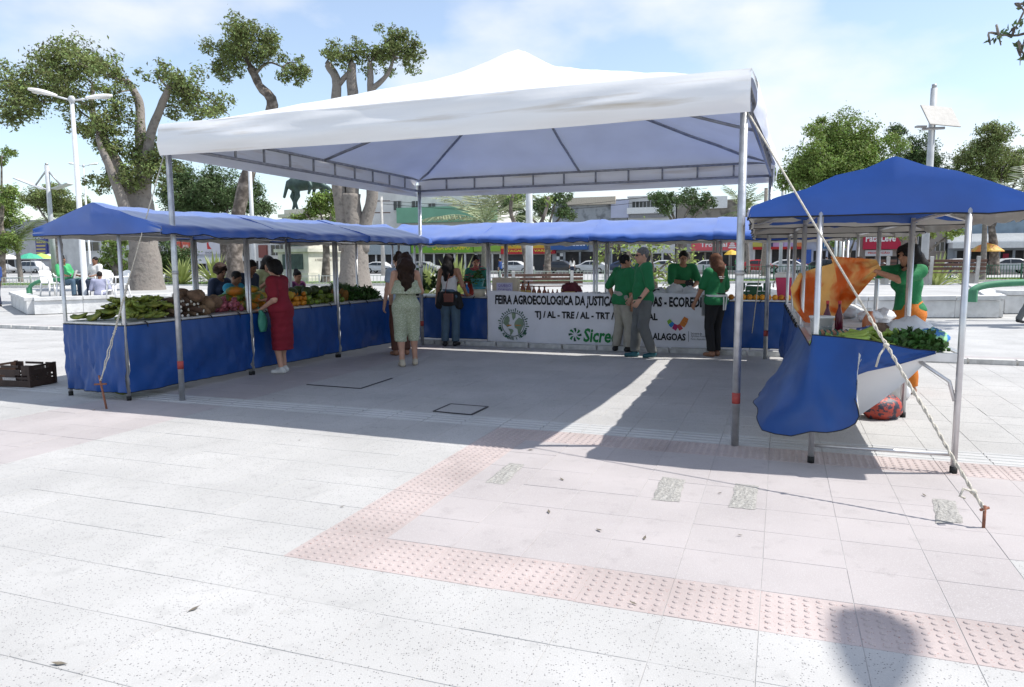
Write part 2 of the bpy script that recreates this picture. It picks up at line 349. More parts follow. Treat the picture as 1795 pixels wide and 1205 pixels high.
b.grid([[roof_pt(lin(i, S1), lin(j, S2))-Vector((0, 0, .012)) for j in range(n+1)] for i in range(n+1)], 1)
o = b.build('canopy', [M_pvc, M_under], tent, True)
def valance(side):
    b = MB(); rows = []; N_ = 60
    for i in range(N_+1):
        t = i/N_; row = []
        for j in range(13):
            q = j/12; out = OV-.004+.02*q+.035*math.sin(q*math.pi)*(1+.6*math.sin(t*9+side))+(.016*max(0, math.sin((q-.42)*math.pi/.58))*(1+.3*math.sin(t*5)) if side == 0 and q > .42 else 0)+.012*wob(t*6, q*3, side)
            if side == 1: out += .07*q*math.sin(t*math.pi)
            z = ZT+.008-(ZT-ZB+.02)*q-.02*math.sin(t*math.pi)*q
            p = {0: (-OV+(S1+2*OV)*t, -out), 1: (S1+out, -OV+(S2+2*OV)*t), 2: (S1+OV-(S1+2*OV)*t, S2+out), 3: (-out, S2+OV-(S2+2*OV)*t)}[side]
            row.append((p[0], p[1], z))
        rows.append(row)
    b.grid(rows); return b.build('valance', M_val, tent, True)
for s in range(4): valance(s)
corners = [(0, 0), (S1, 0), (S1, S2), (0, S2)]
for i, (x, y) in enumerate(corners):
    p = MB(); p.tube([(x, y, 0), (x, y, 2.9)], .032, 12); po = p.build('post', M_galv, tent, True)
    q = MB(); q.tube([(x, y, .36), (x, y, .45)], .034, 12); q.build('red_band', M_redband, po, True)
    q = MB(); q.tube([(x, y, 1.42), (x, y, 1.46)], .036, 12); q.build('collar', M_galvd, po, True)
for i in range(4):
    (x0, y0), (x1, y1) = corners[i], corners[(i+1) % 4]
    for z in (2.80, 3.0):
        t = MB(); t.tube([(x0, y0, z), (x1, y1, z)], .02, 6); t.build('truss_rail', M_galvd, tent, True)
    for k in range(1, 11):
        f_ = k/11; t = MB(); t.tube([(x0+(x1-x0)*f_, y0+(y1-y0)*f_, 2.82), (x0+(x1-x0)*f_, y0+(y1-y0)*f_, 2.98)], .016, 6); t.build('truss_strut', M_galvd, tent, True)
    for (a, c_) in ((x0, y0), ((x0+x1)/2, (y0+y1)/2)):
        t = MB(); e = roof_pt(a, c_); pts = []
        for q in range(9):
            f_ = q/8*.96; xx, yy = a+(S1/2-a)*f_, c_+(S2/2-c_)*f_; pts.append((xx, yy, roof_pt(xx, yy).z-.05 if q else 3.0))
        t.tube(pts, .02, 6); t.build('roof_rod', M_galvd, tent, True)
M_white = mat('white_plastic', (.74, .74, .73), .4, .06, 5)
TM_ = Matrix.Translation((TX, TY, 0)) @ Matrix.Rotation(TH, 4, 'Z')
def twist(b, p0, p1, r, turns, off, n=60, sag=0.):
    d = (p1-p0); ax = d.normalized(); x = ax.cross(Vector((0, 0, 1))).normalized(); y = ax.cross(x)
    for ph in (0, math.pi):
        b.tube([p0+d*(i/n)+(x*math.cos(ph+turns*6.283*i/n)+y*math.sin(ph+turns*6.283*i/n))*off*(1+.5*math.sin(i*.9+ph))-Vector((0, 0, sag*math.sin(math.pi*i/n))) for i in range(n+1)], r, 6)
# right front guy rope
A = TM_ @ Vector((S1+.02, -.03, 2.72)); Bst = gp(1724, 925); top = Bst+Vector((0, 0, .10)); mid = A.lerp(top, .60)
R_ = thing('guy_rope', 'pale twisted guy rope from the tent corner to the stake in pink paving', 'rope', (Bst.x, Bst.y, 0))
def rel(p): return p-Vector((Bst.x, Bst.y, 0))
b = MB(); b.tube([rel(A), rel(mid)], .0075, 6); b.build('rope_line', M_rope, R_, True)
b = MB(); twist(b, rel(mid-(top-mid)*.02), rel(top), .0065, 11, .0065); b.build('twisted_rope', M_rope, R_, True)
kp = rel(A.lerp(top, .66)); b = MB()
b.ball(kp, (.02, .02, .017)); b.tube([kp, kp+Vector((-.05, -.02, -.06)), kp+Vector((-.07, -.02, -.14))], .007, 6); b.build('knot', M_rope, R_, True); b = MB()
e_ = rel(A.lerp(top, .965)); b.ball(e_, (.02, .02, .017)); b.tube([e_, e_+Vector((-.06, 0, .02)), e_+Vector((-.09, -.02, -.02)), e_+Vector((-.06, -.02, -.03))], .008, 6); b.build('knot', M_rope, R_, True)
St = thing('iron_stake', 'short rusty iron stake driven into the pink paving, holding a rope', 'stake', (Bst.x, Bst.y, 0))
b = MB(); b.tube([(0, 0, -.05), (0, 0, .13)], .009, 8); b.build('shaft', M_rust, St, True); b = MB(); b.tube([(-.025, 0, .105), (.03, .01, .115)], .008, 6); b.build('cross_pin', M_rust, St, True)
# left front guy rope
A = TM_ @ Vector((-.03, -.03, 2.72)); Bst = gp(188, 717); top = Bst+Vector((-.06, .02, .30))
R_ = thing('guy_rope', 'white knotted guy rope in front of the plantain stall, tied to a leaning stake', 'rope', (Bst.x, Bst.y, 0))
m1 = A.lerp(top, .55)
b = MB(); b.tube([rel(A), rel(m1)], .006, 6); b.build('rope_line', M_rope, R_, True)
b = MB(); twist(b, rel(m1), rel(A.lerp(top, .8)), .0065, 12, .007); twist(b, rel(A.lerp(top, .78)), rel(top), .006, .6, .010, 30); b.build('twisted_rope', M_rope, R_, True)
St = thing('iron_stake', 'tall leaning rusty iron stake with a cross bar in front of the plantain stall', 'stake', (Bst.x, Bst.y, 0))
b = MB(); b.tube([(0, 0, -.04), (-.075, .02, .36)], .011, 8); b.build('shaft', M_rust, St, True); b = MB(); b.tube([(-.13, .02, .262), (.01, .0, .27)], .011, 6); b.build('cross_pin', M_rust, St, True)
# back right guy rope
A = TM_ @ Vector((S1, S2+.03, 2.72)); Bst = gp(1314, 619)
R_ = thing('guy_rope', 'thin guy rope from the rear tent post down to the kerb', 'rope', (Bst.x, Bst.y, 0))
b = MB(); b.tube([rel(A), rel(Bst)], .007, 6); b.build('rope_line', M_rope, R_, True)
b = MB(); b.ball((0, 0, .09), (.012, .012, .02)); b.tube([(0, 0, -.02), (0, 0, .1)], .008, 6); b.build('peg', M_galvd, R_, True)

# ================================================================ stalls
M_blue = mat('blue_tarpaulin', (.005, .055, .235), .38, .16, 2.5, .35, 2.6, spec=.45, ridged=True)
M_blue_lit = mat('lit_blue_tarpaulin', (.010, .08, .37), .4, .14, 2.5, .25, 2.6, spec=.5, sheen=.65, ridged=True)  # lit copy of the skirt blue: sunlit paleness put into base colour and sheen
M_inner = mat('tarpaulin_lining', (.62, .60, .56), .6, .08, 3, .05, 20, trans=.12)
M_hem = mat('black_hem', (.012, .012, .014), .6, .1)
M_table = mat('table_board', (.62, .62, .61), .5, .10, 5)
M_alu = mat('aluminium', (.62, .62, .63), .35, .10, 10, metal=.7)
M_foot = mat('black_rubber', (.015, .015, .015), .7, .1)
M_bluerope = mat('blue_twine', (.05, .2, .5), .7, .1)
def canopy_mesh(L, hw, seed, oy0, oy1, hem=True, zr=1.):
    b = MB(); y0, y1 = -L/2-oy0, L/2+oy1; ny = 30
    prof = [(-hw-.005, 1.86), (-hw-.005, 1.90), (-hw, 1.945), (-hw*.8, 2.01), (-hw*.6, 2.075), (-hw*.4, 2.145), (-hw*.2, 2.205), (-.03, 2.262), (0, 2.268), (.03, 2.262), (hw*.2, 2.205), (hw*.4, 2.145), (hw*.6, 2.075), (hw*.8, 2.01), (hw, 1.945), (hw+.005, 1.90), (hw+.005, 1.86)]
    def P(i, j, d=0.):
        y = y0+(y1-y0)*j/ny; x, z = prof[i]; z = 1.945+(z-1.945)*zr if z > 1.945 else z; t = (y+L/2)/L
        sag = .028*math.sin(math.pi*max(0, min(1, t)))*(1-abs(x)/hw*.3)
        w = .016*wob(x*5+seed, y*3.1, 0, seed)+.008*wob(x*11, y*9+seed*2, 0, seed)
        edge = 1 if 2 <= i <= 14 else .5
        xx = x*(1+.012*wob(y*4, z*6, seed)*(2 if abs(x) > hw*.9 else 0)); zz = z-sag+w*edge-(.02*wob(y*5+seed, x, 3) if edge < 1 else 0)
        return Vector((xx*(1-d*1.0), y*(1-d*.6), zz-d*.9))
    b.grid([[P(i, j) for j in range(ny+1)] for i in range(len(prof))], 0, True)
    b.grid([[P(i, j, .008) for j in range(ny+1)] for i in range(len(prof))], 1)
    for e, yy in ((0, 0), (1, ny)):            # gable ends: hang from the roof edge down to the hem
        for d, kk in ((0, 0), (.008, 1)):
            rows = []
            for i in range(len(prof)):
                t = P(i, yy, d); bz = 1.865+.012*wob(t.x*3, seed, e); col = []
                for q in range(6):
                    f_ = q/5; bul = .035*math.sin(f_*math.pi)*(1-abs(t.x)/hw)+.02*wob(t.x*4+seed, f_*3, e, seed)*math.sin(f_*math.pi)
                    col.append(Vector((t.x, t.y+(1 if e else -1)*bul, t.z*(1-f_)+min(bz, t.z)*f_)))
                rows.append(col)
            b.grid(rows, kk, (e == 0) == (kk == 0))
    if hem:
        for i in (0, len(prof)-1): b.tube([P(i, j) for j in range(ny+1)], .006, 4, 2)
        for yy in (0, ny): b.tube([Vector((P(i, yy).x, P(i, yy).y, min(P(i, yy).z, 1.865+.012*wob(P(i, yy).x*3, seed, 1 if yy else 0)))) for i in range(len(prof))], .006, 4, 2)
    return b
def skirt_mesh(P0, P1, zt, zb, out, seed, bulge=.05, n=36, m=12, bot=None):
    b = MB(); rows = []; d = P1-P0
    for i in range(n+1):
        t = i/n; col = []
        for j in range(m+1):
            q = j/m; zbb = zb if bot is None else bot(t)
            w = .030*wob(t*7+seed, q*4, seed)*q+.014*wob(t*19+q*6, q*11+seed, 1)+.008*math.sin(t*60+q*17+3*math.sin(q*5+seed))*q
            fold = .03*math.sin((t*2.2+q*1.3+seed)*3)*q*(1-t)*t*3
            p = P0+d*t+out*(bulge*math.sin(q*2.2)*math.sin(math.pi*min(1, max(0, t)))+w+fold+.012)
            col.append(Vector((p.x, p.y, zt+(zbb-zt)*q)))
        rows.append(col)
    b.grid(rows, 0); b.grid([[c-out*.005 for c in r] for r in rows], 1, True)
    b.tube([r[-1] for r in rows], .005, 4, 2); b.tube([r[0] for r in rows], .006, 4, 2)
    return b
TZ = .87
def stall(label, c, rot, L=2.0, D=.93, front=1, ends=(), seed=0., oy=(.06, .06), skirt=True, hw=.98, zb=.09, coff=0., zr=1.):
    r = thing('market_stall', label, 'stall', c, rot, 'blue covered market stalls')
    for sx in (-1, 1):
        for sy in (-1, 1):
            x, y = sx*D/2, sy*L/2
            b = MB(); b.tube([(x, y, .03), (x, y, 1.93)], .022, 10); lg = b.build('leg', M_alu, r, True)
            b = MB(); b.tube([(x, y, 0), (x, y, .05)], .026, 10); b.build('foot', M_foot, lg, True)
    b = MB(); b.b2(-D/2+.03, D/2-.03, -L/2+.03, L/2-.03, TZ-.03, TZ); b.build('tabletop', M_table, r)
    for sx in (-1, 1):
        b = MB(); b.b2(sx*D/2-.022, sx*D/2+.022, -L/2+.024, L/2-.024, TZ-.055, TZ+.008); b.build('side_rail', M_alu, r)
        b = MB(); b.tube([(sx*D/2, -L/2+.02, 1.9), (sx*D/2, L/2-.02, 1.9)], .016, 8); b.build('eave_rail', M_alu, r, True)
    for sy in (-1, 1):
        b = MB(); b.b2(-D/2+.024, D/2-.024, sy*L/2-.02, sy*L/2+.02, TZ-.055, TZ+.006); b.build('end_rail', M_alu, r)
        b = MB(); b.tube([(-hw+.05+coff, sy*L/2, 1.90), (coff, sy*L/2, 1.93+.27*zr), (hw-.05+coff, sy*L/2, 1.90)], .014, 8); b.build('rafter', M_alu, r, True)
        b = MB(); b.tube([(-D/2+.02, sy*(L/2-.03), .13), (D/2-.02, sy*(L/2-.03), .13)], .014, 6); b.build('foot_bar', M_alu, r, True)
        b = MB(); b.tube([(D/2-.02, sy*(L/2-.005), TZ-.34), (D/2-.06, sy*(L/2-.005), TZ-.2), (D/2-.26, sy*(L/2-.005), TZ-.06)], .014, 6); b.build('brace', M_alu, r, True)
    b = MB(); b.tube([(coff, -L/2, 1.93+.27*zr), (coff, L/2, 1.93+.27*zr)], .014, 8); b.build('ridge_pole', M_alu, r, True)
    canopy_mesh(L, hw, seed, *oy, zr=zr).build('canopy', [M_blue_lit, M_inner, M_hem], r, True, loc=(coff, 0, 0))
    if skirt:
        o_ = Vector((front, 0, 0)); x = front*(D/2+.024); q = -1 if front > 0 else 1
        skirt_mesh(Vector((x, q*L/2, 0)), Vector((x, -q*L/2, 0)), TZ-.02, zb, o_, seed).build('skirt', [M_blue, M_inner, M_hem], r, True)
        for e in ends:
            o_ = Vector((0, e, 0)); y = e*(L/2+.026)
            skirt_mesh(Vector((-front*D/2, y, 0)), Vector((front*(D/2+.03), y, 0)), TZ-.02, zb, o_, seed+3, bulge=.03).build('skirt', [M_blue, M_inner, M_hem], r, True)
        for k in range(4):
            b = MB(); b.tube([(front*(D/2+.03), -L/2+.25+k*.5, TZ+.014), (front*(D/2+.045), -L/2+.27+k*.5, TZ-.01), (front*(D/2+.03), -L/2+.29+k*.5, TZ-.06)], .008, 5); b.build('strap', M_hem, r, True)
    return r
LU = -7.31
stall('blue covered stall piled with plantains and cassava roots', UV(LU-.02, 7.25), ANG-.03, 1.98, .93, 1, (-1,), 1.3, (.04, .03), coff=.15, zr=.84)
stall('blue covered stall piled with papayas and oranges', UV(LU+.06, 9.25), ANG-.04, 1.94, .93, 1, (), 4.1, (.03, .03), coff=.15, zr=.84)
stall('blue covered stall with pineapples and bunches of greens', UV(LU+.18, 11.2), ANG-.05, 1.9, .93, 1, (), 7.7, (.03, .05), coff=.15, zr=.84)
BV = 13.2
B90 = ANG+math.pi/2
stall('blue covered stall selling potted red flowers', UV(-6.1, BV), B90, 1.98, .93, -1, (), 2.2, (.03, .03))
stall('blue covered stall with bottles, jars and bread behind the printed banner', UV(-4.08, BV), B90, 1.98, .93, -1, (), 5.5, (.03, .03))
stall('blue covered stall with white plastic bags behind the printed banner', UV(-2.05, BV), B90, 1.98, .93, -1, (), 8.9, (.03, .03))
stall('blue covered stall with a pink cooler and a row of oranges', UV(-.02, BV), B90, 1.98, .93, -1, (), 3.6, (.03, .03))
RR = math.radians(-18.5)
RX = Vector((math.cos(RR), math.sin(RR), 0)); RY = Vector((-math.sin(RR), math.cos(RR), 0))
RN = Vector((2.74, 5.355, 0))
rs1 = stall('blue covered stall with green bananas and a skirt blown up by wind', RN+RY*1.0, RR, 2.0, .96, -1, (), 6.4, (.015, .05), skirt=False)
rs2 = stall('blue covered stall with jars behind the wind-blown stall of bananas', RN+RY*3.07, RR, 2.0, .96, -1, (), 9.3, (.01, .01), zb=.2)
rs3 = stall('blue covered stall between the jar stall and the back row', RN+RY*5.13, RR, 2.0, .96, -1, (), 2.9, (.01, .01), zb=.15)
# wind-blown skirt of the near right stall (stall local frame: x across, y along)
b = MB(); rows = []; n, m = 30, 14; D, L = .96, 2.0
for i in range(n+1):                           # left face from far end to the near corner
    t = i/n; col = []
    for j in range(m+1):
        q = j/m; bul = (.36*q**1.1*(.25+.75*math.sin(math.pi*(.12+.66*t)))+.03*wob(t*6, q*5, 2)*q+.06*abs((((t*2.1-q*.8) % 1)-.5))*q+.04*abs((((t*3.3+q*1.1) % 1)-.5))*q)*(1-.35*(t > .9)*(t-.9)*10)
        y = L/2-L*t-.22*q*t*t; z = TZ+.01-(.76*q-.13*q*q*math.sin(2.6*t))*(1-.16*(1-t))
        col.append(Vector((-D/2-.03-bul, y-.03*(t > .96), z)))
    rows.append(col)
def nearface(px, py, off=0.):
    w = ray(px, py); n_ = RY; P0 = RN-RY*(.045+off); o_ = Vector((0, 0, CAMH)); P = o_+w*((P0-o_).dot(n_)/w.dot(n_)); q = P-(RN+RY*1.0)
    return Vector((q.dot(RX), q.dot(RY), P.z))
topl = [(1424, 587), (1470, 591), (1530, 598), (1570, 606), (1600, 612), (1625, 614), (1640, 616)]
low = [(1421, 757), (1452, 759), (1482, 753), (1500, 742), (1507, 728), (1499, 700), (1481, 669), (1514, 653), (1570, 641), (1640, 621)]
def resamp(pts, n):
    P = [Vector((a, c_, 0)) for a, c_ in pts]; d = [0]
    for i in range(1, len(P)): d.append(d[-1]+(P[i]-P[i-1]).length)
    out = []
    for k in range(n+1):
        s = d[-1]*k/n; i = 1
        while i < len(d)-1 and d[i] < s: i += 1
        f_ = (s-d[i-1])/max(1e-6, d[i]-d[i-1]); out.append(P[i-1].lerp(P[i], f_))
    return out
tp, lw = resamp(topl, 24), resamp(low, 24); frows = []
for i in range(25):
    col = []
    for j in range(m+1):
        q = j/m; a = tp[i].lerp(lw[i], q); off = .16*math.sin(q*1.9)*math.exp(-((i-7)/9)**2)+.03*wob(i*.6, q*6, 4)*q+.05*abs((((i*.11+q*.9) % 1)-.5))*q+.03*abs((((i*.23-q*1.6) % 1)-.5))*q+.10*q*(i < 10)
        col.append(nearface(a.x, a.y, off))
    frows.append(col)
# weld the corner
for j in range(m+1): rows[-1][j] = frows[0][j]; rows[-2][j] = rows[-2][j].lerp(frows[0][j], .45); rows[-3][j] = rows[-3][j].lerp(frows[0][j], .15)
allr = rows+frows[1:]
b.grid(allr, 0); b.grid([[c_+Vector((.006, .007, 0)) for c_ in r] for r in allr], 1, True); b.tube([r[-1] for r in allr[:-12]], .004, 5, 2); b.tube([r[0] for r in allr], .005, 5, 2)
b.build('skirt', [M_blue, M_inner, M_hem], rs1, True)
b = MB(); fl = []
up = resamp([(1481, 669), (1514, 653), (1570, 641), (1640, 621)], 16); dn = resamp([(1508, 728), (1545, 703), (1590, 667), (1636, 624)], 16)
for i in range(17):
    fl.append([nearface(*(up[i].lerp(dn[i], j/8).xy), -.03-.10*math.sin(j/8*2.4)*(1-i/17)) for j in range(9)])
b.grid(fl, 0); b.grid([[c_+Vector((0, .006, 0)) for c_ in r] for r in fl], 1, True)
M_flapw = mat('tarpaulin_white_side', (.72, .72, .72), .5, .05, 3)
o = b.build('skirt_flap', [M_flapw, M_blue], rs1, True); o['label'] = 'turned-up white underside of the blown skirt'
b = MB(); s0 = nearface(1476, 662, .02); b.box(s0+Vector((.03, -.02, .01)), (.085, .012, .02), (.1, .5, .2)); b.tube([s0+Vector((-.06, -.03, .02)), s0+Vector((.02, -.03, 0))], .004, 5); b.build('strap', M_hem, rs1)
# ================================================================ printed banner
M_ban = mat('banner_vinyl', (.70, .70, .74), .5, .05, 3, .12, 5)
M_ink = mat('black_print', (.012, .012, .014), .6, .05)
M_inkg = mat('green_print', (.012, .20, .045), .6, .05)
M_inkd = mat('dark_green_print', (.02, .09, .05), .6, .1)
M_inkl = mat('grey_green_print', (.20, .27, .18), .6, .15)
M_inko = mat('orange_print', (.5, .2, .04), .6, .1)
BV0 = 12.575
ban = thing('banner', 'long white printed banner hung along the front of the back stalls', 'banner', UV(-3.08, BV0), ANG)
def bp(px, py, off=.012):
    u, z = onv(px, py, BV0); return Vector((u+3.08, -off, z))
def bdef(x, z): return .018*wob(x*1.7, z*3, 0, 1)+.012*wob(x*4.1, z*5, 2)+.006*math.sin(x*3+z*22)*(z > .5)
nx, nzz = 70, 16; rows = []
p00, p11 = bp(857, 603), bp(1241, 512)
for i in range(nx+1):
    x = -1.97+3.93*i/nx; top_ = 1.0+.012*math.sin(i*.27)-.03*math.sin(math.pi*i/nx); bot_ = .075-.03*i/nx
    rows.append([Vector((x, bdef(x, bot_+(top_-bot_)*j/nzz), bot_+(top_-bot_)*j/nzz)) for j in range(nzz+1)])
b = MB(); b.grid(rows, 0, True); b.grid([[c_+Vector((0, .004, 0)) for c_ in r] for r in rows], 0); b.build('vinyl_sheet', M_ban, ban, True)
def text_mesh(s, w, h, bold=0., conv=None):
    cu = bpy.data.curves.new('lettering', 'FONT'); cu.body = s; cu.size = 1; cu.offset = bold; cu.resolution_u = 2
    o = bpy.data.objects.new('lettering', cu); COL.objects.link(o); bpy.context.view_layer.update()
    me = bpy.data.meshes.new_from_object(o.evaluated_get(bpy.context.evaluated_depsgraph_get())); bpy.data.objects.remove(o); bpy.data.curves.remove(cu)
    co = np.zeros(len(me.vertices)*3); me.vertices.foreach_get('co', co); co = co.reshape(-1, 3)
    mn, mxx = co.min(0), co.max(0); x = (co[:, 0]-mn[0])/(mxx[0]-mn[0])*w; z = (co[:, 1]-mn[1])/(mxx[1]-mn[1])*h
    return me, x, z
def lettering(s, x0, x1, z0, z1, m, parent, yoff, nm_='lettering', bold=0., defo=None, slant=0.):
    me, x, z = text_mesh(s, x1-x0, z1-z0, bold); X, Z = x+x0+slant*z, z+z0
    Y = np.array([(defo(a, c_) if defo else 0)-yoff for a, c_ in zip(X, Z)]); co = np.stack([X, Y, Z], 1).ravel()
    me.vertices.foreach_set('co', co); me.materials.clear(); me.materials.append(m); me.update(); return link(me, nm_, parent)
def blet(s, px0, py0, px1, py1, m, bold=0., slant=0.):   # px box: left,top,right,bottom
    a, c_ = bp(px0, py1), bp(px1, py0); return lettering(s, a.x, c_.x, a.z, c_.z, m, ban, .009, bold=bold, defo=bdef, slant=slant)
a = bp(866, 536); c_ = bp(1236, 540)
def rowtext(s, x0, x1, z0, z1):
    lettering(s, x0, x1, z0, z1, M_ink, ban, .009, bold=.04, defo=bdef)
rowtext('FEIRA AGROECOLOGICA DA JUSTIÇA DE ALAGOAS - ECOREDE', bp(868, 530).x, bp(1234, 530).x, .705, .925)
rowtext('TJ / AL - TRE / AL - TRT / AL - MP / AL', bp(938, 556).x, bp(1153, 556).x, .485, .645)
blet('Sicredi', 1022, 577, 1088, 600, M_inkg, .03, .12)
blet('ALAGOAS', 1144, 585, 1202, 596, M_ink, .035)
for k, s in enumerate(['Secretaria de', 'Agricultura, Pecuária,', 'Pesca e Aquicultura']):
    blet(s, 1211, 583+k*5.2, 1226+8*min(k, 1)+4, 586.6+k*5.2, M_ink)
b = MB(); p = bp(1207, 590); b.b2(p.x-.003, p.x+.003, -.012+bdef(p.x, p.z), -.009+bdef(p.x, p.z), p.z-.09, p.z+.09); b.build('divider_line', M_ink, ban)
def flat(poly, m, nm_, yo=.010):
    n_ = len(poly); b = MB(); vs = [(x, bdef(x, z)-yo, z) for x, z in poly]; cx, cz = sum(q[0] for q in poly)/n_, sum(q[1] for q in poly)/n_
    vs.append((cx, bdef(cx, cz)-yo, cz)); b.add(vs, [((i+1) % n_, i, n_) for i in range(n_)]); return b.build(nm_, m, ban)
gc = bp(900, 569); Rg = .215
b = MB(); b.tube([(gc.x+Rg*math.cos(t*.1745), bdef(gc.x+Rg*math.cos(t*.1745), gc.z+Rg*math.sin(t*.1745))-.009, gc.z+Rg*math.sin(t*.1745)) for t in range(37)], .006, 4, cap=False); b.build('globe_ring', M_inkd, ban)
def cont(pts, m=M_inkl, yo=.010, nm_='continent'): flat([(gc.x+x*Rg, gc.z+z*Rg) for x, z in pts], m, nm_, yo)
cont([(-.9, .1), (-.75, .55), (-.5, .75), (-.35, .6), (-.3, .3), (-.45, .05), (-.25, -.1), (-.5, -.25)])
cont([(-.15, .95), (.2, .95), (.2, .6), (.0, .35), (-.1, .6)])
cont([(-.45, -.35), (-.05, -.4), (.05, -.55), (-.15, -.85), (-.3, -.95), (-.25, -.65)])
cont([(.1, .0), (.2, .3), (.5, .6), (.85, .45), (.95, 0), (.8, -.3), (.6, -.75), (.45, -.8), (.4, -.4), (.15, -.25)])
cont([(-.6, -.05), (-.15, -.02), (-.15, -.12), (-.5, -.15)], M_inko, .013, 'orange_patch'); cont([(.15, -.02), (.7, -.02), (.75, -.08), (.3, -.12)], M_inko, .013, 'orange_patch')
for k in range(26):
    t = math.radians(-35+k*9.6)
    r0, r1 = Rg*1.1, Rg*(1.28 if k % 3 else 1.4); w_ = .035 if k not in (0, 1, 24, 25) else .09
    flat([(gc.x+r0*math.cos(t-w_), gc.z+r0*math.sin(t-w_)), (gc.x+r0*math.cos(t+w_), gc.z+r0*math.sin(t+w_)), (gc.x+r1*math.cos(t+w_), gc.z+r1*math.sin(t+w_)), (gc.x+r1*math.cos(t-w_), gc.z+r1*math.sin(t-w_))][::-1], M_inkd, 'ring_mark')
for k, ch in enumerate('ALIMENTE A VIDA'):
    if ch == ' ': continue
    t = math.radians(222+k*6.9); me, x, z = text_mesh(ch, .034, .055, .02); cx, cz = gc.x+Rg*1.2*math.cos(t), gc.z+Rg*1.2*math.sin(t); an = t+math.pi/2
    X = cx+(x-.017)*math.cos(an)-(z-.027)*math.sin(an); Z = cz+(x-.017)*math.sin(an)+(z-.027)*math.cos(an)
    me.vertices.foreach_set('co', np.stack([X, np.array([bdef(q, w2)-.009 for q, w2 in zip(X, Z)]), Z], 1).ravel()); me.materials.append(M_inkd); me.update(); link(me, 'lettering', ban)
sc_ = bp(1008, 587)
for k in range(8):
    t = k*math.pi/4; q = []
    for f_, w2 in ((.25, -.06), (.62, -.34), (1, -.16), (.97, .22), (.6, .1)): q.append((sc_.x+.122*f_*math.cos(t+w2), sc_.z+.122*f_*math.sin(t+w2)))
    flat(q[::-1], M_inkg if k % 2 else M_inkd, 'logo_blade')
lc = bp(1188, 570)
hcol = [('green_ink', (.2, .42, .04)), ('blue_ink', (.02, .2, .5)), ('magenta_ink', (.42, .02, .14)), ('red_ink', (.5, .05, .07)), ('orange_ink', (.6, .19, .03))]
path = [(-.15, .085, .035), (-.115, .035, .05), (-.07, -.01, .052), (0, -.045, .06), (.06, -.01, .058), (.10, .06, .06), (.135, .13, .045)]
for k in range(6):
    (x0, z0, r0), (x1, z1, r1) = path[k], path[k+1]; d = Vector((x1-x0, z1-z0)).normalized(); nn = Vector((-d.y, d.x))
    pl = [(lc.x+x0+nn.x*r0*.7, lc.z+z0+nn.y*r0*.7), (lc.x+x0-nn.x*r0, lc.z+z0-nn.y*r0), (lc.x+x1-nn.x*r1, lc.z+z1-nn.y*r1), (lc.x+x1+nn.x*r1*.7, lc.z+z1+nn.y*r1*.7)]
    n_, cc = hcol[[0, 1, 2, 3, 4, 4][k]]; flat(pl[::-1], mat(n_, cc, .6, .05), 'logo_stroke', .010+.0005*k)
# ================================================================ goods on the tables
def mesh_of(b, m, smooth=True, name='m'):
    me = bpy.data.meshes.new(name); me.from_pydata(b.v, [], b.f)
    for q in (m if isinstance(m, (list, tuple)) else [m]): me.materials.append(q)
    if any(b.m): me.polygons.foreach_set('material_index', b.m)
    if smooth: me.polygons.foreach_set('use_smooth', [True]*len(b.f))
    me.update(); return me
def put(me, name, p, rot, label, cat, group, s=1.):
    o = link(me, name, None, p); o.rotation_euler = rot; o.scale = (s, s, s); return tag(o, label, cat, group)
rr = random.uniform
M_plant = mat('plantain_green', (.17, .215, .035), .5, .3, 12, objrand=.25, col2=(.34, .29, .05), c2pos=(.5, .8))
M_ban_g = mat('banana_pale_green', (.27, .36, .06), .45, .2, 10, objrand=.2, col2=(.42, .40, .06), c2pos=(.5, .8))
M_casv = mat('cassava_bark', (.115, .07, .045), .9, .35, 30, .6, 60, objrand=.25)
M_cut = mat('cut_root', (.75, .72, .64), .7, .05)
M_yam = mat('yam_skin', (.20, .125, .075), .9, .3, 14, .7, 50, objrand=.2)
M_onion = mat('red_onion', (.30, .06, .10), .35, .35, 14, objrand=.25, col2=(.42, .14, .16), c2pos=(.4, .7))
M_papg = mat('papaya_skin', (.14, .20, .03), .45, .2, 5, objrand=.2, col2=(.62, .24, .02), c2pos=(.48, .6))
M_or = mat('orange_skin', (.62, .24, .02), .45, .15, 14, .1, 200, objrand=.18)
M_lime = mat('lime_skin', (.17, .24, .03), .4, .25, 10, objrand=.3)
M_yel = mat('yellow_melon', (.50, .34, .04), .5, .25, 8, objrand=.2)
M_sq = mat('dark_squash', (.05, .075, .02), .5, .35, 10, objrand=.3)
M_leafg = mat('fresh_greens', (.045, .11, .018), .6, .25, 9, island=.4)
M_leafl = mat('herb_leaf', (.10, .18, .035), .6, .25, 9, island=.4)
def banana_b(L=.2, r=.021, bend=.9):
    b = MB(); pts, rad = [], []
    for i in range(9):
        t = i/8; a = (t-.5)*bend; pts.append((L/bend*math.sin(a), 0, L/bend*(1-math.cos(a)))); rad.append(r*(.25 if i == 0 else .45 if i == 8 else .35+.65*math.sin(math.pi*min(1, .12+t*.8))))
    b.tube(pts, rad, 6); return b
ME_plant = mesh_of(banana_b(.19, .023), M_plant); ME_ban = mesh_of(banana_b(.19, .025, .8), M_ban_g)
def bunch(name, me, p, yaw, tilt, n, label, cat, group=None, s=1.):
    r = thing(name, label, cat, p, yaw, group)
    for i in range(n):
        f_ = i-(n-1)/2; o = link(me, 'banana', r, (.0+rr(-.006, .006), f_*.042*s, .03+.012*math.cos(f_)+rr(0, .01))); o.rotation_euler = (f_*.08, tilt+rr(-.25, .25), f_*.17+rr(-.1, .1)); o.scale = (s, s, s)
    return r
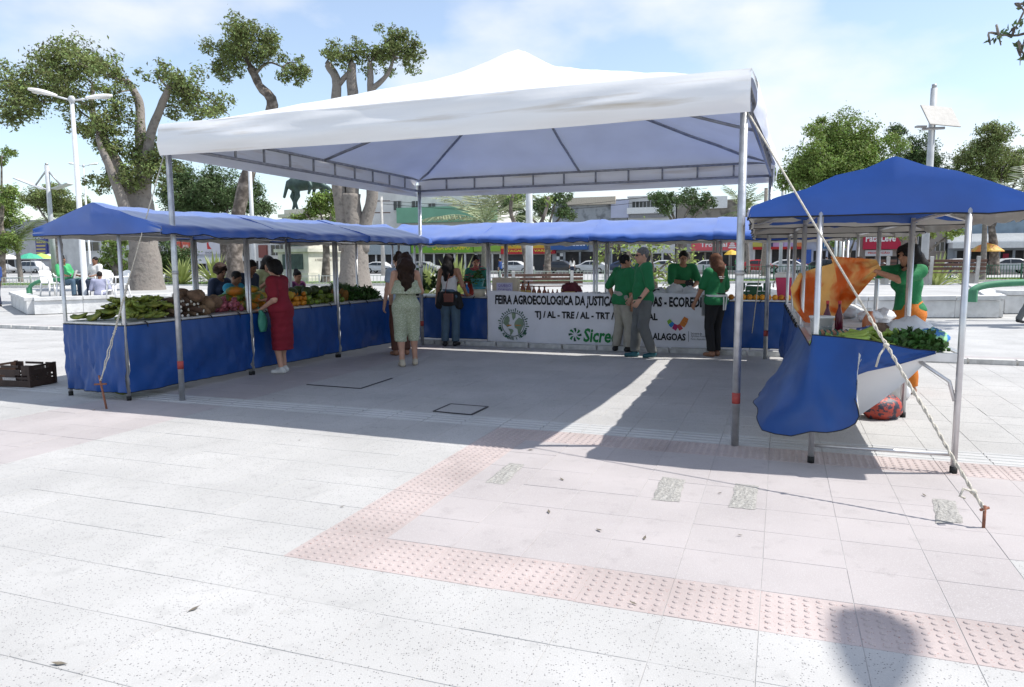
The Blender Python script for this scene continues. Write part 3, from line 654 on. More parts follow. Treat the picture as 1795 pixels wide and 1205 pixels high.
for k in range(40):
    lay = k//11; v = rr(6.38+.05*lay, 7.15); u = rr(-7.68+.06*lay, -6.98-.05*lay)
    top_ = .885+.062*lay
    bunch('plantain_bunch', ME_plant, UV(u, v, top_), rr(0, 6.28), rr(-.5, .5), random.choice((4, 5, 6)), 'bunch of green plantains heaped on the near end of the blue stall', 'plantains', 'plantain bunches on the stall')
bunch('plantain_bunch', ME_plant, UV(-7.78, 6.42, .875), ANG+.5, 0, 4, 'small bunch of plantains lying alone at the outer table corner', 'plantains')
b = MB(); b.tube([(-.17, 0, 0), (-.165, 0, 0), (-.08, .006, .008), (.04, -.006, .004), (.15, 0, -.004), (.2, .002, 0)], [.02, .024, .034, .03, .02, .006], 8); 
for i, f_ in enumerate(b.f):
    if len(f_) > 4 and i == len(b.f)-2: b.m[i] = 1
b.tube([(-.171, 0, 0), (-.174, 0, 0)], .019, 8, 1); ME_cas = mesh_of(b, [M_casv, M_cut])
for k in range(62):
    v = rr(7.05, 7.62); lay = k//16; u = -7.0-.05*lay-rr(0, .5)*(1-.12*lay)
    put(ME_cas, 'cassava_root', UV(u, v, .905+.055*lay), (rr(-.2, .2), rr(-.15, .1), ANG+math.pi+rr(-.4, .4)), 'brown cassava root with a white cut end in the stall heap', 'cassava', 'cassava roots on the stall', rr(.8, 1.15))
def lumpy(r, seed, amp=.18, n=14, m=9):
    b = MB(); b.ball((0, 0, 0), r, n, m); b.v = [tuple(Vector(q)*(1+amp*wob(q[0]/r[0]*1.6, q[1]/r[1]*1.6, q[2]/r[2]*1.6, seed))) for q in b.v]; return b
ME_yam = [mesh_of(lumpy((.13, .075, .07), k*1.3), M_yam) for k in range(5)]
for k in range(22):
    lay = k//9; put(ME_yam[k % 5], 'yam', UV(-7.02-.22*(k % 3)-rr(0, .08), rr(7.5, 8.05)-.08*lay, .935+.095*lay), (rr(-.4, .4), rr(-.3, .3), rr(0, 6)), 'large lumpy brown yam piled up on the stall beside the cassava', 'yam', 'yams on the stall', rr(.85, 1.25))
b = MB(); b.lathe([(0, -.038), (.022, -.034), (.038, -.012), (.04, .006), (.027, .028), (.009, .042), (.004, .062), (0, .066)], 10); ME_on = mesh_of(b, M_onion)
for k in range(34):
    lay = k//14; put(ME_on, 'red_onion', UV(rr(-7.25, -6.93)-.06*lay, rr(8.0, 8.3), .915+.06*lay), (rr(-.9, .9), rr(-.9, .9), rr(0, 6)), 'red onion heaped on the blue stall beside the yams', 'onion', 'red onions on the stall', rr(.85, 1.2))
b = MB(); b.lathe([(0, -.13), (.03, -.125), (.065, -.06), (.068, .01), (.045, .085), (.018, .115), (0, .12)], 12, M=Euler((0, math.pi/2, 0)).to_matrix()); ME_pap = mesh_of(b, M_papg)
for k in range(30):
    lay = k//14; put(ME_pap, 'papaya', UV(rr(-7.6, -6.98)-.04*lay, rr(8.35, 9.1), .94+.10*lay), (rr(-.3, .3), rr(-.2, .2), rr(0, 6)), 'ripening green and orange papaya in the heap on the stall', 'papaya', 'papayas on the stall', rr(.85, 1.1))
b = MB(); b.ball((0, 0, 0), (.07, .07, .062), 10, 7); ME_mel = mesh_of(b, M_yel)
for k in range(22):
    lay = k//12; put(ME_mel, 'yellow_melon', UV(rr(-7.6, -7.0), rr(9.0, 9.5), .935+.1*lay), (rr(0, 6), rr(0, 6), 0), 'round yellow melon piled beside the papayas', 'melon', 'yellow melons on the stall', rr(.8, 1.05))
b = MB(); b.ball((0, 0, 0), .038, 10, 7); ME_or = mesh_of(b, M_or); ME_li = mesh_of(b, M_lime)
for k in range(90):
    lay = k//40; put(ME_or, 'orange', UV(rr(-7.45, -6.94)-.05*lay, rr(9.35, 9.9), .912+.066*lay), (rr(0, 6), rr(0, 6), 0), 'round orange in the loose heap on the side stall', 'orange', 'oranges heaped on the side stall', rr(.9, 1.15))
for k in range(110):
    lay = k//50; put(ME_li, 'green_orange', UV(rr(-7.55, -6.92)-.05*lay, rr(9.75, 10.75), .912+.066*lay), (rr(0, 6), rr(0, 6), 0), 'green-skinned orange in the loose heap on the side stall', 'orange', 'green-skinned oranges on the side stall', rr(.9, 1.2))
b = lumpy((.10, .10, .085), 3, .1); ME_sq = mesh_of(b, M_sq)
for k in range(26):
    put(ME_sq, 'dark_squash', UV(rr(-7.6, -7.2), rr(9.5, 11.3), .95+.12*(k % 2)), (rr(-.4, .4), rr(-.4, .4), rr(0, 6)), 'dark green squash at the rear of the stall table', 'squash', 'dark squashes on the stalls', rr(.75, 1.05))
# pineapples
M_pine = mat('pineapple_skin', (.34, .16, .035), .7, .35, 60, 1., 60); M_pinel = mat('pineapple_leaf', (.09, .15, .05), .5, .25, 10)
for k, (v, s) in enumerate([(10.75, 1.), (10.9, 1.15), (11.05, .95), (11.15, 1.1)]):
    r = thing('pineapple', 'upright pineapple with a leafy crown standing on the stall', 'pineapple', UV(-7.1-.1*(k % 2), v, .872), 0, 'pineapples on the stall')
    b = MB(); b.lathe([(.035, 0), (.06, .03), (.068, .09), (.06, .15), (.035, .19)], 12); b.v = [tuple(Vector(q)*(s+.04*math.sin(q[2]*160)*math.sin(math.atan2(q[1], q[0])*6))) for q in b.v]; b.build('fruit', M_pine, r, True)
    b = MB()
    for j in range(14):
        t = j*2.4; l = .10+.05*rr(0, 1); e = .35+.5*(j/14); dx, dy = math.cos(t), math.sin(t); z0 = .18*s
        b.add([(dx*.008-dy*.012, dy*.008+dx*.012, z0), (dx*.008+dy*.012, dy*.008-dx*.012, z0), (dx*l*e*.6, dy*l*e*.6, z0+l*.75), (dx*l*e, dy*l*e, z0+l)], [(0, 1, 2), (2, 3, 0)])
    b.build('crown', M_pinel, r)
# leafy bunches
def leafy(n, R, H, ls, seed=0, up=.6):
    b = MB()
    for i in range(n):
        t, q = rr(0, 6.283), math.sqrt(rr(0, 1)); x, y = R[0]*q*math.cos(t), R[1]*q*math.sin(t); z = H*(1-q*q)*rr(.5, 1.)+rr(0, .02)
        d = Vector((rr(-1, 1), rr(-1, 1), rr(-.3, up))).normalized()*ls*rr(.6, 1.2); w = d.cross(Vector((rr(-1, 1), rr(-1, 1), rr(-1, 1)))).normalized()*ls*.28; p = Vector((x, y, z))
        b.add([p, p+d*.5+w, p+d, p+d*.5-w], [(0, 1, 2), (0, 2, 3)])
    return b
for k in range(9):
    r = thing('greens_bunch', 'bunch of dark leafy greens laid along the last side stall', 'greens', UV(-7.0-.24*(k % 3), 11.25+.22*(k//3), .87), rr(0, 6), 'bunches of greens on the stall')
    kind(leafy(300, (.2, .2), .22, .08).build('leaves', M_leafg, r), 'stuff'); b = MB(); b.tube([(0, 0, .01), (.05, .02, .05), (.12, .03, .07)], .012, 6); b.build('stem', M_leafl, r)
# plastic bags: lumpy thin film
M_bagw = mat('white_plastic_bag', (.78, .78, .79), .35, .04, 6, .15, 20, trans=.2); M_bagg = mat('green_plastic_bag', (.10, .42, .30), .35, .1, 6, .15, 20, trans=.35)
M_bagt = mat('clear_bag', (.70, .71, .74), .25, .06, 9, .3, 30, trans=.25)
def bag(r, seed, amp=.22, neck=True):
    b = MB(); b.ball((0, 0, r[2]*.8), r, 22, 14); out = []
    for q in b.v:
        x, y, z = q; a = math.atan2(y, x); f_ = 1+amp*wob(x/r[0]*1.7, y/r[1]*1.7, z/r[2]*2, seed)+.05*math.sin(a*9+seed+z*20)
        zz = max(0.002, z+.02*wob(x*30, y*30, z*20, seed)); out.append((x*f_, y*f_, zz*(1+.1*wob(x*9, y*9, 0, seed))))
    b.v = out
    if neck: b.lathe([(r[0]*.16, r[2]*1.55), (r[0]*.08, r[2]*1.7), (r[0]*.2, r[2]*1.95)], 9)
    return b
put(mesh_of(bag((.16, .13, .09), 2), M_bagg), 'plastic_bag', UV(-7.6, 8.85, .99), (0, 0, 1), 'crumpled green plastic bag lying on the papayas', 'bag', None)
# --- back stalls: flowers
M_petal = mat('crimson_petal', (.42, .01, .05), .6, .2, 20, island=.35); M_petal2 = mat('pink_petal', (.55, .03, .13), .6, .2, 20, island=.3); M_wrap = mat('red_wrap', (.45, .05, .035), .5, .15, 6)
def flowers(p, R, H, n, pm, wm, label, h0=.18):
    r = thing('flower_bouquet', label, 'flowers', p, 0, 'bouquets on the flower stall')
    b = MB(); b.lathe([(.05, 0), (.09, h0*.6), (R*.8, h0*1.3), (R*.95, h0*1.5)], 10); b.v = [(x*(1+.1*wob(x*30, y*30)), y*(1+.1*wob(y*30, x*20)), z+.02*math.sin(math.atan2(y, x)*5)) for x, y, z in b.v]; b.build('wrapping', wm, r, True)
    lf = leafy(120, (R, R), H*.6, .07); lf.v = [(x, y, z+h0*1.1) for x, y, z in lf.v]; kind(lf.build('foliage', M_leafg, r), 'stuff')
    for i in range(n):
        t, q = rr(0, 6.28), math.sqrt(rr(0, 1)); c = Vector((R*q*math.cos(t), R*q*math.sin(t), h0*1.4+H*(1-.5*q)*rr(.6, 1))); b = MB()
        for j in range(7):
            d = Vector((math.cos(j*.9), math.sin(j*.9), rr(-.1, .5)))*.034; w = Vector((-d.y, d.x, 0))*.6; b.add([c, c+d*.6+w, c+d*1.2, c+d*.6-w], [(0, 1, 2), (0, 2, 3)])
        b.build('flower_head', pm, r)
flowers(UV(-5.95, 12.95, .875), .17, .2, 22, M_petal, M_wrap, 'bouquet of small crimson flowers in red wrapping on the flower stall')
flowers(UV(-5.42, 13.0, .875), .15, .42, 26, M_petal2, mat('teal_wrap', (.06, .3, .32), .5, .15), 'tall bouquet of pink orchids in teal wrapping on the flower stall', .22)
flowers(UV(-5.68, 13.25, .875), .16, .2, 16, M_petal, M_wrap, 'low bouquet of red roses behind the crimson bouquet')
for k, (u, v, s) in enumerate([(-6.7, 12.95, 1.), (-6.85, 13.3, 1.2), (-6.4, 13.35, 1.1), (-6.95, 12.85, .9)]):
    r = thing('potted_plant', 'dark leafy potted plant on the flower stall near the greens', 'plant', UV(u, v, .872), k, 'potted plants on the flower stall')
    b = MB(); b.lathe([(.05, 0), (.075, .12), (.08, .125)], 12); b.build('pot', mat('black_pot', (.03, .03, .03), .5), r, True); lf = leafy(160, (.16*s, .16*s), .36*s, .11, up=1.2); lf.v = [(x, y, z+.1) for x, y, z in lf.v]; kind(lf.build('leaves', M_leafg, r), 'stuff')
def bottle(name, p, h, rad, body, cap, label, group=None, lab=None, neck=.35):
    r = thing(name, label, 'bottle', p, 0, group); b = MB(); b.lathe([(rad*.9, 0), (rad, .01), (rad, h*.55), (rad*neck, h*.78), (rad*neck, h*.92)], 12); b.build('glass', body, r, True)
    b = MB(); b.lathe([(rad*neck*1.15, h*.90), (rad*neck*1.15, h)], 10); b.build('cap', cap, r)
    if lab: b = MB(); b.lathe([(rad*1.015, h*.15), (rad*1.015, h*.45)], 12); b.build('paper_label', lab, r, True)
    return r
M_hon = mat('honey_glass', (.20, .045, .01), .15, .1, 9, spec=.6); M_bcap = mat('black_cap', (.02, .02, .02), .4); M_gold = mat('gold_label', (.5, .33, .08), .5, .2, 60)
M_bb = mat('blue_plastic', (.02, .16, .45), .35, .1); M_tubw = mat('cream_tub', (.55, .5, .38), .4, .1)
bottle('spray_bottle', UV(-5.55, 12.78, .872), .26, .045, M_bb, M_white, 'blue plastic bottle with a white cap on the flower stall')
r = thing('tub', 'cream tub with a blue lid beside the blue bottle', 'tub', UV(-5.3, 12.8, .872)); b = MB(); b.lathe([(.10, 0), (.115, .15)], 14); b.build('tub_body', M_tubw, r, True); b = MB(); b.lathe([(.125, .15), (.125, .18), (.05, .19)], 14); b.build('lid', mat('teal_lid', (.03, .25, .32), .4), r)
b = MB(); b.b2(-.2, .2, -.13, .13, 0, .035); b.b2(-.17, .17, -.1, .1, .035, .05); tag(b.build('flat_box', mat('red_carton', (.42, .09, .06), .6), None, loc=UV(-5.85, 12.78, .872), rotz=ANG), 'flat red carton lying in front of the crimson bouquet', 'box')
# --- stall with bottles and bread
M_card = mat('cardboard', (.55, .47, .36), .8, .1, 8)
r = thing('cardboard_sign', 'pale cardboard box with a handwritten lilac cheese sign beside the honey bottles', 'sign', UV(-4.78, 12.80, .872), ANG)
b = MB(); b.b2(-.24, .24, -.06, .12, 0, .36); b.build('box', M_card, r); b = MB(); b.b2(-.155, .16, -.066, -.0605, .05, .27); b.build('paper', mat('lilac_paper', (.55, .53, .68), .7), r)
M_pen = mat('purple_pen', (.2, .14, .42), .7)
for s, z in (('QUEIJO', .18), ('COALHO', .10)): lettering(s, -.125, .13, z, z+.062, M_pen, r, .069, bold=.01)
for k in range(2): bottle('honey_bottle', UV(-4.42+.11*k, 12.74, .872), .30, .05, M_hon, M_bcap, 'tall dark honey bottle with an oval gold label beside the cardboard sign', 'tall honey bottles', M_gold)
for k in range(3): bottle('honey_bottle', UV(-4.20+.1*k, 12.72, .872), .22-.01*k, .04, M_hon, M_bcap, 'middle-sized honey bottle standing next to the tall ones', 'middle-sized honey bottles', M_gold)
for k in range(4): bottle('honey_bottle', UV(-3.93+.085*k, 12.72, .872), .155, .034, M_hon, mat('yellow_cap', (.6, .4, .05), .4), 'small honey bottle with a yellow cap beside the jars', 'small honey bottles', M_gold)
for k in range(4):
    r = thing('jar', 'squat honey jar with a gold lid at the end of the honey bottles', 'jar', UV(-3.6+.095*(k % 2), 12.74+.1*(k//2), .872), 0, 'honey jars'); b = MB(); b.lathe([(.036, 0), (.04, .01), (.04, .09)], 12); b.build('glass', M_hon, r, True); b = MB(); b.lathe([(.041, .09), (.041, .115)], 12); b.build('lid', M_gold, r)
M_mar = mat('maroon_cloth', (.12, .02, .035), .8, .2, 9, .3, 40)
put(mesh_of(bag((.2, .15, .15), 5, .25, False), M_mar), 'cloth_bag', UV(-3.65, 13.25, .872), (0, 0, .4), 'crumpled maroon cloth bag behind the honey jars', 'bag', None)
M_bread = mat('bread_crust', (.36, .17, .055), .7, .25, 14)
for k in range(14):
    r = thing('bagged_bread', 'small bread loaf in a clear plastic bag on the banner stall', 'bread', UV(-3.38+.115*(k % 9), 12.76+.16*(k//9), .872), rr(-.3, .3)+ANG, 'bagged loaves on the banner stall')
    b = MB(); b.ball((0, 0, .035), (.055, .08, .035), 10, 7); b.build('loaf', M_bread, r, True); b = bag((.058, .085, .05), k, .1, False); b.v = [(x, y+.02, z+.012) for x, y, z in b.v]; b.build('clear_wrapping', M_bagt, r, True)
M_blk = mat('black_tray', (.02, .02, .022), .35, .1)
for k in range(9):
    b = MB(); b.lathe([(.085, 0), (.10, .045), (.104, .045), (.104, .055), (.02, .058)], 4, M=Euler((0, 0, math.pi/4)).to_matrix()); tag(b.build('food_container', M_blk, None, loc=UV(-2.42+.2*(k % 3)+rr(-.01, .01), 12.82, .872+.06*(k//3 if k % 3 else min(2, k//3))), rotz=ANG), 'black takeaway food container in a stack beside the bagged bread', 'container', 'stacked black food containers')
for k, (u, v, R_) in enumerate([(-1.95, 12.85, .15), (-1.7, 12.9, .2), (-1.45, 12.85, .17), (-1.25, 12.95, .15), (-2.0, 13.2, .14)]):
    put(mesh_of(bag((R_, R_*.8, R_*.7), k*2.7, .2, k % 2 == 0), M_bagw), 'plastic_bag', UV(u, v, .872), (0, 0, k), 'crumpled white plastic bag on the stall tended by the man in glasses', 'bag', 'white bags on the banner stall')
# --- stall with the cooler
for k in range(11): put(ME_or, 'orange', UV(-.86+.098*k, 12.76+rr(-.01, .01), .922), (rr(0, 6), rr(0, 6), 0), 'orange lined up in a row in front of the pink cooler', 'orange', 'row of oranges by the cooler', 1.3)
r = thing('cooler', 'pink plastic cooler with a white lid on the stall of oranges', 'cooler', UV(.08, 13.1, .872), ANG)
b = MB(); b.lathe([(.15, 0), (.205, .36), (.21, .37)], 4, M=Matrix.Diagonal((1.1, .8, 1)) @ Euler((0, 0, math.pi/4)).to_matrix()); b.build('body', mat('pink_plastic', (.55, .05, .14), .4, .08), r)
b = MB(); b.lathe([(.22, .37), (.22, .43), (.16, .46)], 4, M=Matrix.Diagonal((1.1, .8, 1)) @ Euler((0, 0, math.pi/4)).to_matrix()); b.build('lid', M_white, r)
b = MB(); b.tube([(-.17, -.0, .3), (-.19, -.06, .28), (-.19, -.06, .2)], .012, 6); b.build('handle', M_white, r, True)
M_gcr = mat('dark_green_plastic', (.015, .10, .045), .45, .1)
def crate(name, label, loc, rot, d, m, slots=4, rim=.03, group=None):
    r = thing(name, label, 'crate', loc, rot, group); w, l, h = d; t = .014
    b = MB(); b.b2(-w/2, w/2, -l/2, l/2, 0, t); b.build('floor_panel', m, r)
    for ax, s in ((0, -1), (0, 1), (1, -1), (1, 1)):
        b = MB(); half = (l if ax == 0 else w)/2; pos = s*((w if ax == 0 else l)/2-t/2)
        def seg(a0, a1, z0, z1, th=t):
            if ax == 0: b.b2(pos-th/2, pos+th/2, a0, a1, z0, z1)
            else: b.b2(a0+t, a1-t, pos-th/2, pos+th/2, z0, z1)
        seg(-half, half, t, h*.30); seg(-half, half, h*.36, h*.46); 
        for k in range(slots+1):
            a = -half+(2*half)*k/slots; seg(max(-half, a-.02), min(half, a+.02), h*.2, h*.8, t*.9)
        seg(-half, -half*.55, h*.55, h); seg(half*.55, half, h*.55, h); seg(-half*.56, half*.56, h*.55, h*.80); seg(-half*.5, half*.5, h*.90, h)
        seg(-half*.30, half*.30, h*.30, h*.55, t*1.2)
        o = b.build('side_panel', m, r); 
    for sx in (-1, 1):
        for sy in (-1, 1): b = MB(); b.b2(sx*w/2-.016, sx*w/2+.016, sy*l/2-.016, sy*l/2+.016, 0, h+.006); b.build('corner_post', m, r)
    return r
crate('plastic_crate', 'dark green plastic crate on the stall beside the pink cooler', UV(-.42, 13.15, .872), ANG, (.5, .34, .27), M_gcr)
M_brc = mat('brown_plastic', (.045, .026, .02), .6, .25, 9, .2, 60)
p = gp(40, 676); cr_ = crate('plastic_crate', 'empty dark brown plastic crate on the paving beside the plantain stall', (p.x-.02, p.y+.05, .006), ANG+.12, (.60, .38, .27), M_brc, 5)
b = MB(); b.b2(-.1, .1, -.203, -.199, .085, .12); b.build('worn_label', mat('worn_white_print', (.4, .37, .35), .7, .4, 60), cr_)
# --- right stalls (local frame via RN/RX/RY)
def RS(x, y, z=TZ+.002): return RN+RX*x+RY*y+Vector((0, 0, z))
for k, (x, y, yw) in enumerate([(-.36, .14, 1.2), (-.2, .10, 2.9), (-.05, .10, 1.9), (-.32, .36, .4), (-.12, .32, 2.4), (.08, .28, 1.1), (-.22, .5, 2.), (.02, .12, .6)]):
    bunch('banana_bunch', ME_ban, RS(x, y, TZ+.002+.06*(k in (4, 5, 1))), yw, rr(-.15, .15), 6, 'hand of pale green bananas on the corner of the wind-blown stall', 'bananas', 'green bananas on the wind-blown stall', 1.0)
for k, (x, y) in enumerate([(.16, .12), (.28, .2), (.2, .3)]):
    r = thing('herb_bundle', 'loose bundle of dark green herbs beside the green bananas', 'herbs', RS(x, y, TZ), k, 'herb bundles on the wind-blown stall'); kind(leafy(420, (.17, .15), .12, .06, up=.8).build('leaves', M_leafg, r), 'stuff'); b = MB(); b.tube([(-.1, 0, .02), (0, .02, .04), (.1, 0, .03)], .012, 6); b.build('stem', M_leafl, r)
M_tray = mat('green_egg_tray', (.05, .17, .12), .8, .15); M_egg = mat('brown_egg', (.42, .21, .12), .5, .1, objrand=.15)
r = thing('egg_tray', 'green pulp egg tray with brown eggs behind the bananas', 'egg tray', RS(-.16, .95, TZ), RR)
b = MB(); b.b2(-.24, .24, -.15, .15, 0, .012)
for i in range(11):
    for j in range(7): b.lathe([(.018, .0), (.006, .065)], 5, ((i-5)*.046, (j-3)*.046, 0))
kind(b.build('tray', M_tray, r), 'stuff')
for i in range(10):
    for j in range(3): b = MB(); b.ball(((i-4.5)*.046, (j-2.2)*.05, .045), (.019, .019, .026), 8, 6); b.build('egg', M_egg, r, True)
put(mesh_of(bag((.2, .17, .11), 4, .16, False), M_bagw), 'plastic_bag', RS(.28, .78), (0, 0, .5), 'full white plastic bag on the wind-blown stall beside the brown coconuts', 'bag', None)
M_flor = mat('floral_cloth', (.03, .17, .45), .7, .1, 14, col2=(.25, .5, .25), c2pos=(.5, .54))
o = put(mesh_of(bag((.19, .13, .075), 9, .25, False), M_flor), 'patterned_cloth', RS(.36, .45), (0, 0, 1), 'blue and green floral cloth bundle beside the herbs', 'cloth', None)
M_coc = mat('coconut_husk', (.17, .11, .07), .9, .3, 30, .7, 60)
for k, (x, y, s) in enumerate([(.05, .72, 1.), (.19, .5, .8), (.06, .55, .75)]): put(mesh_of(lumpy((.085, .08, .08), k), M_coc), 'coconut', RS(x, y, TZ+.075*s), (k, 0, k), 'brown husked coconut on the wind-blown stall', 'coconut', 'coconuts on the wind-blown stall', s)
put(mesh_of(bag((.14, .1, .06), 12, .2, False), mat('blue_print_bag', (.04, .09, .3), .5, .1, 20, col2=(.6, .6, .65), c2pos=(.55, .6))), 'plastic_bag', RS(-.0, .8), (0, 0, 2), 'blue printed plastic bag in front of the egg tray', 'bag', None)
M_sauce = mat('orange_sauce', (.5, .15, .05), .2, .1); M_wine = mat('dark_red_glass', (.10, .005, .02), .15, .1); M_clr = mat('clear_jar', (.55, .56, .55), .12, .05)
for k in range(2): bottle('bottle', RS(-.30+.1*k, 1.3), .30, .035, M_wine, mat('red_cap', (.5, .03, .03), .4), 'dark red glass bottle in front of the orange cloth', 'dark red bottles')
bottle('sauce_bottle', RS(.04, 1.25), .24, .055, M_sauce, M_white, 'orange sauce bottle with a white cap behind the egg tray', None, None, .5)
for k in range(4):
    r = thing('jar', 'small dark preserve jar on the jar stall beyond the egg tray', 'jar', RS(.1+.09*(k % 2), 1.45+.1*(k//2)), 0, 'preserve jars'); b = MB(); b.lathe([(.04, 0), (.045, .01), (.045, .1)], 12); b.build('glass', mat('preserve_glass', (.05, .03, .02), .15), r, True); b = MB(); b.lathe([(.047, .1), (.047, .125)], 12); b.build('lid', M_white, r)
r = thing('bucket', 'white plastic bucket beside the egg tray', 'bucket', RS(-.36, 1.1)); b = MB(); b.lathe([(.08, 0), (.10, .16), (.107, .16), (.107, .175)], 14); b.build('body', M_white, r, True); b = MB(); b.tube([(-.1, 0, .15), (-.07, -.06, .1), (0, -.1, .08), (.07, -.06, .1), (.1, 0, .15)], .004, 5); b.build('handle', M_galvd, r, True)
for k in range(5): put(mesh_of(bag((.13, .1, .07), 30+k, .2, False), M_bagw), 'plastic_bag', RS(-.3+.18*k, 2.75+.25*(k % 3)), (0, 0, k), 'small white plastic bag on the jar stall behind the orange cloth', 'bag', 'white bags on the jar stall')
M_prn = mat('printed_bag', (.40, .06, .04), .5, .1, 22, .2, 20, col2=(.03, .03, .05), c2pos=(.48, .52))
q = gp(1545, 733); put(mesh_of(bag((.2, .16, .13), 21, .12, False), M_prn), 'shopping_bag', (q.x, q.y, 0), (0, 0, .3), 'colourful printed shopping bag on the ground under the blown skirt', 'bag', None)
q = gp(1578, 700); put(mesh_of(bag((.1, .1, .12), 17, .2, True), M_bagw), 'plastic_bag', (q.x, q.y, .0), (0, 0, .3), 'white plastic bag on the ground behind the printed shopping bag', 'bag', None)
q = gp(138, 660); put(mesh_of(bag((.12, .1, .2), 8, .15, True), M_bagg), 'plastic_bag', (q.x-.02, q.y+.25, 0), (0, 0, .3), 'green plastic bag standing on the ground behind the plantain stall', 'bag', None)
# produce tipped under the near left stall
for k in range(9): bunch('plantain_bunch', ME_plant, UV(rr(-7.6, -7.0), rr(6.4, 7.2), .03), rr(0, 6), 0, 5, 'bunch of plantains on the ground under the blue plantain stall', 'plantains', 'plantains under the stall')
